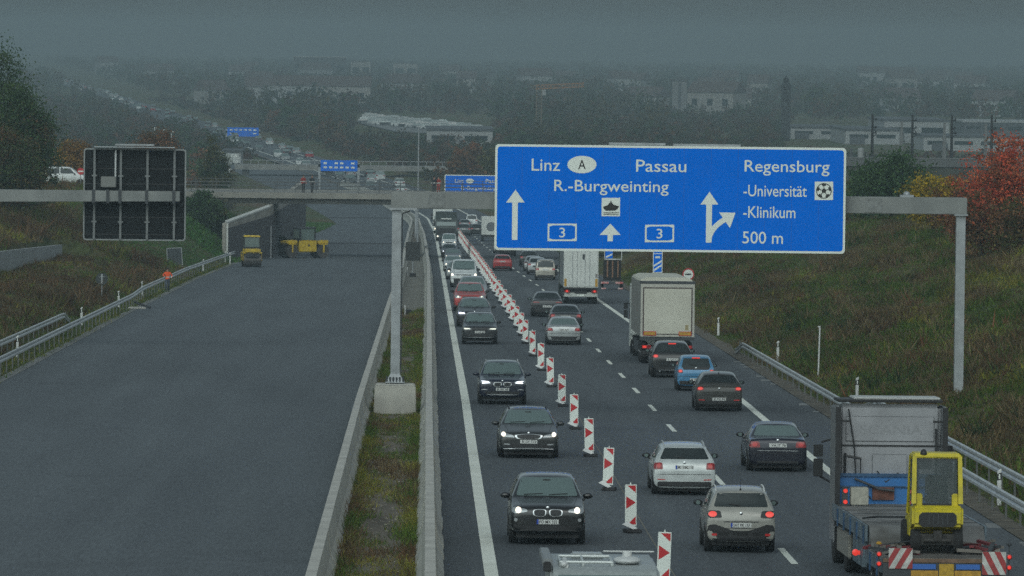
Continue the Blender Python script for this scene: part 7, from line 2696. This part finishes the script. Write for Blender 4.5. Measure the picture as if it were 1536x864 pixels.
def far_car_mesh(name, pm, tall=1.45, L=4.4, W=1.8):
    mb = MB()
    hw = W / 2
    b = tall * 0.62
    mb.prism([(-L / 2, 0.25), (-L / 2, 0.62), (-L / 2 + 0.25, b - 0.05), (-L / 2 + 1.1, b), (L / 2 - 0.2, b + 0.02), (L / 2, b - 0.15), (L / 2, 0.25)], 'yz', -hw, hw, 0)
    mb.frus(-hw * 0.95, hw * 0.95, -L / 2 + 1.15, L / 2 - 0.15, b, -hw * 0.72, hw * 0.72, -L / 2 + 1.9, L / 2 - 0.45, tall - 0.06, 1)
    mb.box(-hw * 0.74, hw * 0.74, -L / 2 + 1.85, L / 2 - 0.4, tall - 0.06, tall, 0)
    for y in (-L / 2 + 0.85, L / 2 - 0.85):
        for s_ in (-1, 1):
            mb.lathe([(0.32, -0.1), (0.32, 0.1)], (s_ * (hw - 0.1), y, 0.32), 'x', 10, 2)
    for s_ in (-1, 1):
        mb.box(s_ * (hw - 0.1), s_ * (hw - 0.45), -L / 2 - 0.02, -L / 2 + 0.05, 0.60, 0.74, 3)
        mb.box(s_ * (hw - 0.06), s_ * (hw - 0.40), L / 2 - 0.05, L / 2 + 0.02, b - 0.28, b - 0.10, 4)
    o = mb.build(name, [pm, M_GLASSL, M_RUB, M_LENS, M_TAIL], None, smooth=False)
    return o


protos = [far_car_mesh('parked_car' if False else 'far_car', pm_, tl) for pm_, tl in ((PWH, 1.5), (PSL, 1.45), (PGR, 1.45), (PK, 1.5), (PSW, 1.75), (PRD, 1.45))]
for o in protos:
    tag(o, None, None)
used = [False] * len(protos)


def spawn(k, loc, rz, label, group, cat='car', name=None):
    if not used[k]:
        o = protos[k]
        used[k] = True
    else:
        o = protos[k].copy()
        COL.objects.link(o)
    o.location = loc
    o.rotation_euler = (0, 0, rz)
    tag(o, label, cat, group)
    return o


rnd = random.Random(21)
# yard rows
import itertools
q0, q1, q2 = far_xy(556, 188), far_xy(700, 200), far_xy(618, 181)
rows_ = 8
cnt = 0
for i in range(rows_):
    v = i / (rows_ - 1)
    for j in range(15):
        w = (j + rnd.uniform(-0.2, 0.2)) / 14
        x = 0 + (far_xy(548, 187).x * (1 - w) + far_xy(724, 203).x * w)
        y = far_xy(548, 187).y * (1 - w) + far_xy(724, 203).y * w + (1 - 0.35 * w) * v * 160 + rnd.uniform(-4, 4)
        if rnd.random() < 0.22:
            continue
        spawn(rnd.choice((1, 1, 2, 2, 4, 3, 0)), (x, y, ZF + 0.36), R(90) + rnd.uniform(-0.1, 0.1), 'one of the tiny pale vehicles parked in rows on the hazy yard', 'vehicles in rows on the far yard', 'parked car')
        cnt += 1
# queue on the far bend, both directions
y = 1010.0
lanes = [(-14.5, 0), (-10.5, 0), (3.5, 0), (7.0, 1), (10.5, 1), (-7.0, 0)]
while y < 3600:
    for off, away in lanes:
        if rnd.random() < (0.50 if off > 0 else 0.16):
            yv = y + rnd.uniform(-4, 4)
            if off < 0:
                continue
            spawn(rnd.choice((0, 1, 1, 2, 2, 3, 3, 4, 5)), (cx(yv) + off, yv, zr(yv) + 0.02), (math.pi if away else 0) + math.atan(0.08), 'one of the tiny hazy vehicles queueing along the far bend of the motorway', 'hazy vehicles on the far motorway bend')
    y += 26 if y < 1800 else 44
# some lit headlamps far away: cars with lamps on
for px, py in ((208, 178), (170, 161), (70, 124), (55, 121), (120, 136)):
    p = far_xy(px, py)
    o = spawn(1, (p.x, p.y, ZF + 0.02), math.atan(0.08), 'far car with lit headlamps glimmering through the haze at photo position %d from the left edge' % px if False else 'one of the far cars whose lit headlamps glimmer through the haze', 'far cars with lit headlamps')
    for s_ in (-1, 1):
        l_ = MB().lathe([(0.15, 0), (0.15, -0.03)], (s_ * 0.65, -2.24, 0.68), 'y', 10).build('headlight', mat('far_lamp', (0.9, 0.9, 0.8), 0.4, emit=(1, 0.93, 0.8), estr=4.0), o)
# far blue signs
for (x0, x1, y0_, y1_, d, lab, n_) in ((481, 536, 240, 257, 1080, 'hazy blue direction sign over the motorway right of the far overpass', 2),
                                      (341, 388, 191, 205, 1650, 'fainter blue direction sign above the far bend', 2),
                                      (162, 197, 122, 132, 4400, 'very faint blue sign far up the left bend', 1)):
    a, b = AT(x0, y0_, d), AT(x1, y1_, d)
    t = thing('direction_sign', lab, 'road sign', (a.x, d, zr(d)))
    w = b.x - a.x
    MB().box(0, w, 0, 0.2, b.z - zr(d), a.z - zr(d)).build('panel', M_SIGNB, t, smooth=False)
    tx = MB()
    for k in range(3 * n_):
        for r_ in range(2):
            xx_ = w * (0.08 + 0.9 * k / (3 * n_))
            zz_ = a.z - zr(d) - (a.z - b.z) * (0.25 + 0.38 * r_)
            if rnd.random() < 0.8:
                tx.box(xx_, xx_ + w * 0.09, -0.03, -0.01, zz_ - 0.22, zz_ + 0.1)
    tx.build('lettering', M_SIGNW, t, smooth=False)
    MB().box(-0.4, 0.0, 0.2, 0.6, 0, a.z - zr(d) - 0.5).box(w, w + 0.4, 0.2, 0.6, 0, a.z - zr(d) - 0.5).box(-0.4, w + 0.4, 0.2, 0.6, (a.z + b.z) / 2 - zr(d) - 0.3, (a.z + b.z) / 2 - zr(d) + 0.3).build('frame', M_GALV, t, smooth=False)

# tower crane
D = 1750.0
base = AT(808, 200, D)
t = thing('tower_crane', 'orange tower crane standing in the haze above the big blue sign', 'crane', (base.x, D, ZF))
top = AT(808, 134, D).z - ZF
M_CR = mat('crane_orange', (0.38, 0.15, 0.03), 0.6)
M_CRR = mat('crane_mast', (0.13, 0.09, 0.05), 0.6)


def truss(mb, p, q, w, n_):
    p, q = Vector(p), Vector(q)
    ax = (q - p).normalized()
    u = Vector((0, 1, 0))
    v = ax.cross(u)
    cs = [(u * a + v * b) * w for a, b in ((-1, -1), (1, -1), (1, 1), (-1, 1))]
    for c in cs:
        mb.cyl(p + c, q + c, w * 0.16, n=4)
    for i in range(n_):
        a0, a1 = p.lerp(q, i / n_), p.lerp(q, (i + 1) / n_)
        for k in range(4):
            mb.cyl(a0 + cs[k], a1 + cs[(k + 1) % 4], w * 0.10, n=4)


m1 = MB()
truss(m1, (0, 0, 0), (0, 0, top), 0.75, 16)
m1.build('mast', M_CRR, t, smooth=False)
m1 = MB()
x1_ = AT(876, 130, D).x - base.x
truss(m1, (-1.0, 0, top + 0.6), (x1_, 0, top + 1.4), 0.55, 14)
m1.build('jib', M_CR, t, smooth=False)
m1 = MB()
truss(m1, (-1.2, 0, top + 0.6), (AT(796, 130, D).x - base.x, 0, top + 0.6), 0.5, 4)
m1.build('counter_jib', M_CRR, t, smooth=False)
MB().box(-2.8, -1.3, -0.6, 0.6, top - 1.6, top + 0.2).build('counterweight', M_HALLD, t, smooth=False)
MB().box(0.6, 1.8, -0.7, 0.7, top - 1.6, top - 0.1).build('cabin', M_HALL, t, smooth=False)
MB().cyl((x1_ * 0.72, 0, top + 0.8), (x1_ * 0.72, 0, top - 2.6), 0.08, n=5).build('hook_cable', M_DSTEEL, t, smooth=False)

# railway: embankment strip, parapet, masts
RD = 800.0
pl, pr = AT(1240, 238, RD), AT(1600, 238, RD)
t = thing('railway_viaduct', 'dark railway parapet crossing behind the right bushes under the masts', 'bridge', (pl.x, RD, ZF))
h = pl.z - ZF
MB().box(0, pr.x - pl.x, 0, 9, -1, h - 0.9).build('embankment', mat('embankment_dark', (0.045, 0.048, 0.036), 0.9, var=0.4, vscale=0.3), t, smooth=False)
MB().box(0, pr.x - pl.x, -0.2, 0.1, h - 0.9, h + 0.15).build('parapet', mat('parapet_grey', (0.09, 0.095, 0.095), 0.8), t, smooth=False)
MB().box(0, pr.x - pl.x, -0.25, 0.15, h + 0.15, h + 0.26).build('coping', M_FAINT, t, smooth=False)
MASTM = mat('mast_dark', (0.008, 0.009, 0.010), 0.7)
MASTL = mat('mast_grey', (0.12, 0.125, 0.125), 0.6)
for k, (px, ytop, lab) in enumerate(((1308, 171, 'first dark railway mast right of the blue sign'), (1368, 172, 'second dark railway mast'), (1427, 172, 'third dark railway mast'), (1487, 173, 'fourth dark railway mast, rising behind the red tree'))):
    d = RD + 4
    a = AT(px, 240, d)
    m_ = thing('catenary_mast', lab + ', with insulators near its top', 'mast', (a.x, d, a.z), group='railway masts')
    hh = AT(px + 1, ytop, d).z - a.z
    MB().frus(-0.2, 0.2, -0.2, 0.2, -0.3, -0.13, 0.13, -0.13, 0.13, hh).build('pole', MASTM, m_, smooth=False)
    ins = MB()
    for z in (hh - 0.8, hh - 1.8, hh - 2.5):
        ins.cyl((0, 0, z), (0.4, 0, z + 0.1), 0.07, n=6).ell((0.45, 0, z + 0.12), (0.11, 0.11, 0.2), 8, 6)
    ins.build('insulator', MASTM, m_)
    MB().cyl((0, -0.2, hh - 2.9), (0.3, -3.2, hh - 2.6), 0.06, n=6).cyl((0, -0.2, hh - 1.5), (0.3, -3.0, hh - 2.4), 0.05, n=6).build('bracket_arm', MASTM, m_)
for k, (px, ytop, lab) in enumerate(((1352, 182, 'left paler railway mast behind the dark row'), (1416, 184, 'middle paler railway mast behind the dark row'), (1478, 186, 'right paler railway mast behind the dark row'))):
    d = RD + 60
    a = AT(px, 236, d)
    m_ = thing('catenary_mast', lab, 'mast', (a.x, d, a.z - 2), group='railway masts')
    hh = AT(px, ytop, d).z - a.z + 2
    MB().frus(-0.3, 0.3, -0.25, 0.25, -0.3, -0.15, 0.15, -0.15, 0.15, hh).build('pole', MASTL, m_, smooth=False)
    MB().box(-0.25, 0.25, -0.2, 0.2, hh * 0.55, hh * 0.72).build('transformer', MASTL, m_, smooth=False)
# white posts behind the sign corner
a = AT(1291, 234, 900)
t = thing('white_tank', 'white upright tank with dark posts behind the top right corner of the big sign', 'tank', (a.x, 900, zg(a.x, 900)))
hz = a.z - t.location.z
MB().cyl((0, 0, 0), (0, 0, hz + 0.9), 0.45, n=12).ell((0, 0, hz + 0.9), (0.45, 0.45, 0.3)).build('tank', M_HALL, t)
MB().box(-1.6, -1.2, 0, 0.3, 0, hz + 1.0).box(1.0, 1.4, 0, 0.3, 0, hz + 0.3).build('posts', M_HALLD, t, smooth=False)
# thin flag or lamp poles on the left
for px, yt, yb_, d, lab in ((232, 192, 226, 900, 'leftmost of three thin poles above the left sign back'), (244, 195, 228, 900, 'middle of three thin poles above the left sign back'), (257, 198, 230, 900, 'rightmost of three thin poles above the left sign back'),
                          (309, 231, 300, 820, 'thin lamp pole right of the left sign back'), (344, 254, 285, 1000, 'short lamp pole near the far overpass')):
    a = AT(px, yt, d)
    z = zg(a.x, d)
    t = thing('thin_pole', lab, 'pole', (a.x, d, z))
    MB().cyl((0, 0, 0), (0, 0, a.z - z), 0.10, 0.07, 6).build('pole', M_RAIL, t)
    MB().box(-0.1, 0.35, -0.08, 0.08, a.z - z - 0.05, a.z - z + 0.08).build('lamp_head', M_RAIL, t, smooth=False)
# small white lorries near the overpass
for px, py, lab in ((340, 243, 'white lorry near the far overpass, left one'), (352, 247, 'white lorry near the far overpass, right one')):
    p = far_xy(px, py)
    t = thing('box_lorry', lab, 'lorry', (p.x, p.y, ZF), 0.3)
    t.scale = (0.65,) * 3
    MB().box(-1.2, 1.2, 0, 7, 0.9, 3.4).build('box_body', M_TRW, t, smooth=False)
    MB().box(-1.1, 1.1, -2, -0.1, 0.6, 2.5).build('cab', M_TRW, t, smooth=False)
    lorry_wheels(t, (-1, 1), (-1.2, 5), 0.45, 0.3)

# ---- trees of the plain
pal_far = [DG + OLV, OLV + RUST, RUST + BRN, DG, OLV + YEL[2:]]
pt = []
for i, pal in enumerate(pal_far):
    pt.append(make_tree(100 + i, 9.0, 3.6, pal, 55, 26, 0.42, 0.08, name='plain_tree'))
pused = [False] * len(pt)
rnd2 = random.Random(4)
nT = 0
spots = []
for _ in range(4000):
    d = 900 + 900 * rnd2.random()
    px = rnd2.uniform(285, 760)
    x = AT(px, 200, d).x
    off = x - cx(d)
    if -24 < off < 24:
        continue
    py = 60 + (CAMZ - ZF) * FPX / d
    if 520 < px < 745 and 165 < py < 232 and d > 1300:
        continue
    if d < 1130 and off < 0 and px > 330 and px < 480:
        continue
    if any((x - a) ** 2 + ((d - b) * 0.35) ** 2 < 26 for a, b in spots):
        continue
    spots.append((x, d))
    if len(spots) >= 120:
        break
for x, d in spots:
    k = rnd2.randrange(len(pt))
    o = pt[k]
    if pused[k]:
        o = copy_tree(pt[k])
    pused[k] = True
    put(o, x, d, 'one of the hazy trees scattered over the plain beyond the road bridge', 'tree', None, rnd2.uniform(0.42, 0.8) * (0.55 if (500 < 631 + x / d * FPX < 770 and d > 1150) else 1.0), group='hazy trees on the plain beyond the bridge')
for px, py, d in ((690, 222, 1050), (712, 214, 1080), (734, 222, 1060), (1190, 160, 2300), (1224, 128, 2300), (1240, 140, 2250)):
    k = rnd2.randrange(len(pt))
    o = copy_tree(pt[k])
    x, h = top_at(px, py, d)
    put(o, x, d, 'one of the hazy trees scattered over the plain beyond the road bridge', 'tree', None, max(0.4, h / 9.0), group='hazy trees on the plain beyond the bridge')

# far-off woods and town greenery that read as one mass
rng = np.random.default_rng(77)
n = 5200
dd = 1250 + (6200 - 1250) * rng.uniform(size=n) ** 1.25
pxs = rng.uniform(-100, 1640, size=n)
xs_ = (pxs - 631) * dd / FPX
cxv = np.array([cx(v) for v in dd])
pys = 60 + (CAMZ - ZF) * FPX / dd
ok = (xs_ - cxv > 20 + 0.004 * dd) | (xs_ - cxv < np.where(dd > 1350, -2.0, -26.0))
ok &= ~((pxs > 530) & (pxs < 745) & (pys > 172) & (pys < 214))
ok &= ~((pxs > 1175) & (pys > 178))
ok &= (vn(xs_, dd * 0.25, 45.0, 3.3) + 0.6 * vn(xs_, dd * 0.25, 14.0, 1.3)) > 0.44
xs_, dd, cxv = xs_[ok], dd[ok], cxv[ok]
n = len(xs_)
hts = rng.uniform(4, 11, size=n) * np.where(rng.uniform(size=n) < 0.1, 1.35, 1.0)
px2 = 631 + xs_ / dd * FPX
hts = np.where(dd < 1750, np.minimum(hts, 6.5), hts)
hts = np.where((xs_ < cxv) & (dd < 2800), np.minimum(hts, 4.5), hts)
hts = np.minimum(hts, 9.5)
hts = np.where((px2 > 1150) & (px2 < 1210) & (dd < 1720), np.minimum(hts, 4.0), hts)
hts = np.where((px2 > 1005) & (px2 < 1205) & (dd < 2450), np.minimum(hts, 4.8), hts)
hts = np.where((px2 > 500) & (px2 < 770) & (dd < 1900), np.minimum(hts, 4.0), hts)
per = 60
R_ = hts * rng.uniform(0.32, 0.5, size=n)
d3 = rng.normal(size=(n * per, 3))
d3 /= np.linalg.norm(d3, axis=1, keepdims=True)
d3 *= rng.uniform(0.35, 1.0, size=(n * per, 1))
cen = np.stack([np.repeat(xs_, per) + d3[:, 0] * np.repeat(R_, per), np.repeat(dd, per) + d3[:, 1] * np.repeat(R_, per), ZF + np.repeat(hts, per) * (0.52 + 0.48 * d3[:, 2])], 1)
palf = np.array(DG + OLV + RUST + [(0.09, 0.075, 0.03)])
cc_ = 0.62 * np.repeat(palf[rng.integers(0, len(palf), size=n)], per, axis=0) * rng.uniform(0.7, 1.35, size=(n * per, 1))
sz = np.repeat(np.clip(R_ * 0.24, 0.3, 0.8), per)
tag(np_mesh('far_woods', leaf_quads(cen, sz, rng), 4, cc_, M_LEAF), kind='stuff')
# low scrub between the fields
n = 6500
dd = 930 + (2600 - 930) * rng.uniform(size=n) ** 1.3
pxs = rng.uniform(-60, 1600, size=n)
xs_ = (pxs - 631) * dd / FPX
cxv = np.array([cx(v) for v in dd])
pys = 60 + (CAMZ - ZF) * FPX / dd
ok = (xs_ - cxv > 20) | (xs_ - cxv < np.where(dd > 1330, -2.0, -25.0))
ok &= ~((pxs > 530) & (pxs < 745) & (pys > 172) & (pys < 212))
ok &= ~((pxs > 1175) & (dd > 1100) & (dd < 2300) & (pys < 232))
xs_, dd = xs_[ok], dd[ok]
n = len(xs_)
hts = rng.uniform(1.0, 3.4, size=n)
per = 34
R_ = hts * rng.uniform(0.5, 1.1, size=n)
d3 = rng.normal(size=(n * per, 3))
d3 /= np.linalg.norm(d3, axis=1, keepdims=True)
d3 *= rng.uniform(0.3, 1.0, size=(n * per, 1))
gz_ = np.repeat(np.array([zg(a, b) for a, b in zip(xs_, dd)]), per)
cen = np.stack([np.repeat(xs_, per) + d3[:, 0] * np.repeat(R_, per), np.repeat(dd, per) + d3[:, 1] * np.repeat(R_, per), gz_ + np.repeat(hts, per) * (0.45 + 0.5 * d3[:, 2])], 1)
palf = np.array(OLV + RUST + BRN + DG[:1])
cc_ = 0.5 * np.repeat(palf[rng.integers(0, len(palf), size=n)], per, axis=0) * rng.uniform(0.65, 1.35, size=(n * per, 1))
tag(np_mesh('plain_scrub', leaf_quads(cen, np.repeat(np.clip(R_ * 0.3, 0.2, 0.6), per), rng), 4, cc_, M_LEAF), kind='stuff')
# small houses of the town in the mist
for i in range(34):
    d = rnd2.uniform(2300, 4200)
    px = rnd2.uniform(90, 1500)
    x = (px - 631) * d / FPX
    if abs(x - cx(d)) < 40:
        continue
    t = thing('house', 'one of the small faint houses scattered in the mist', 'house', (x, d, ZF), rnd2.uniform(-0.6, 0.6), group='faint houses in the mist')
    w, dp, h = rnd2.uniform(9, 22), 10, rnd2.uniform(5, 9)
    MB().box(-w / 2, w / 2, 0, dp, -1, h).build('wall', rnd2.choice((M_HOUSE, M_HALL)), t, smooth=False)
    MB().prism([(-0.5, h), (dp + 0.5, h), (dp / 2, h + 4)], 'yz', -w / 2 - 0.4, w / 2 + 0.4).build('roof', M_ROOFR, t, smooth=False)
    for k in range(3):
        MB().box(-w / 2 + w * (k + 0.3) / 3, -w / 2 + w * (k + 0.65) / 3, -0.06, 0, h * 0.4, h * 0.7).build('window', M_GLASS, t, smooth=False)
# ================================================================== AIR, SKY, LIGHT
HAZE = 0.00038
hz_ = MB().box(-1600, 1600, -300, 8700, ZF - 3.0, 30.0)
ho = hz_.build('haze', bpy.data.materials.new('haze_air'), smooth=False)
tag(ho, kind='stuff')
hm = ho.data.materials[0]
hm.use_nodes = True
nt = hm.node_tree
for nd in list(nt.nodes):
    if nd.type == 'BSDF_PRINCIPLED':
        nt.nodes.remove(nd)
pv_ = nt.nodes.new('ShaderNodeVolumePrincipled')
pv_.inputs['Color'].default_value = (0.370, 0.462, 0.512, 1)
pv_.inputs['Density'].default_value = HAZE
pv_.inputs['Anisotropy'].default_value = 0.0
nt.links.new(pv_.outputs['Volume'], nt.nodes['Material Output'].inputs['Volume'])

w = bpy.data.worlds.new('World')
SC.world = w
w.use_nodes = True
nt = w.node_tree
bg = nt.nodes['Background']
sky = nt.nodes.new('ShaderNodeTexSky')
sky.sky_type = 'NISHITA'
sky.sun_disc = False
sky.sun_elevation = R(38)
sky.sun_rotation = R(200)
sky.air_density = 1.0
sky.dust_density = 4.0
sky.ozone_density = 1.0
hs_ = nt.nodes.new('ShaderNodeHueSaturation')
hs_.inputs['Saturation'].default_value = 0.30
# sky lightened towards the horizon to meet the tone of the haze
tc = nt.nodes.new('ShaderNodeTexCoord')
sp = nt.nodes.new('ShaderNodeSeparateXYZ')
mr = nt.nodes.new('ShaderNodeMapRange')
mr.inputs['From Min'].default_value = 0.0
mr.inputs['From Max'].default_value = 0.35
mr.inputs['To Min'].default_value = 2.1
mr.inputs['To Max'].default_value = 1.25
mx = nt.nodes.new('ShaderNodeMixRGB')
mx.blend_type = 'MULTIPLY'
mx.inputs[0].default_value = 1.0
tint = nt.nodes.new('ShaderNodeMixRGB')
tint.blend_type = 'MULTIPLY'
tint.inputs[0].default_value = 1.0
tint.inputs[2].default_value = (0.86, 1.02, 1.04, 1)
nt.links.new(sky.outputs['Color'], hs_.inputs['Color'])
nt.links.new(tc.outputs['Generated'], sp.inputs['Vector'])
nt.links.new(sp.outputs['Z'], mr.inputs['Value'])
nt.links.new(hs_.outputs['Color'], mx.inputs[1])
nt.links.new(mr.outputs['Result'], mx.inputs[2])
nt.links.new(mx.outputs['Color'], tint.inputs[1])
nt.links.new(tint.outputs['Color'], bg.inputs['Color'])
bg.inputs['Strength'].default_value = 0.10

sd_ = bpy.data.lights.new('sun', 'SUN')
sd_.energy = 0.5
sd_.angle = R(25)
sd_.color = (1.0, 0.96, 0.90)
so = bpy.data.objects.new('sun', sd_)
COL.objects.link(so)
so.location = (0, 0, 60)
so.rotation_euler = (R(90 - 38), 0, R(20))

vs = SC.view_settings
vs.view_transform = 'Standard'
vs.look = 'None'
vs.gamma = 1.0
vs.exposure = -0.43
cy = SC.cycles
cy.max_bounces = 6
cy.volume_bounces = 1
cy.transparent_max_bounces = 8
cy.use_denoising = False
cy.sample_clamp_indirect = 4.0
try:
    cy.volume_step_rate = 5.0
except Exception:
    pass
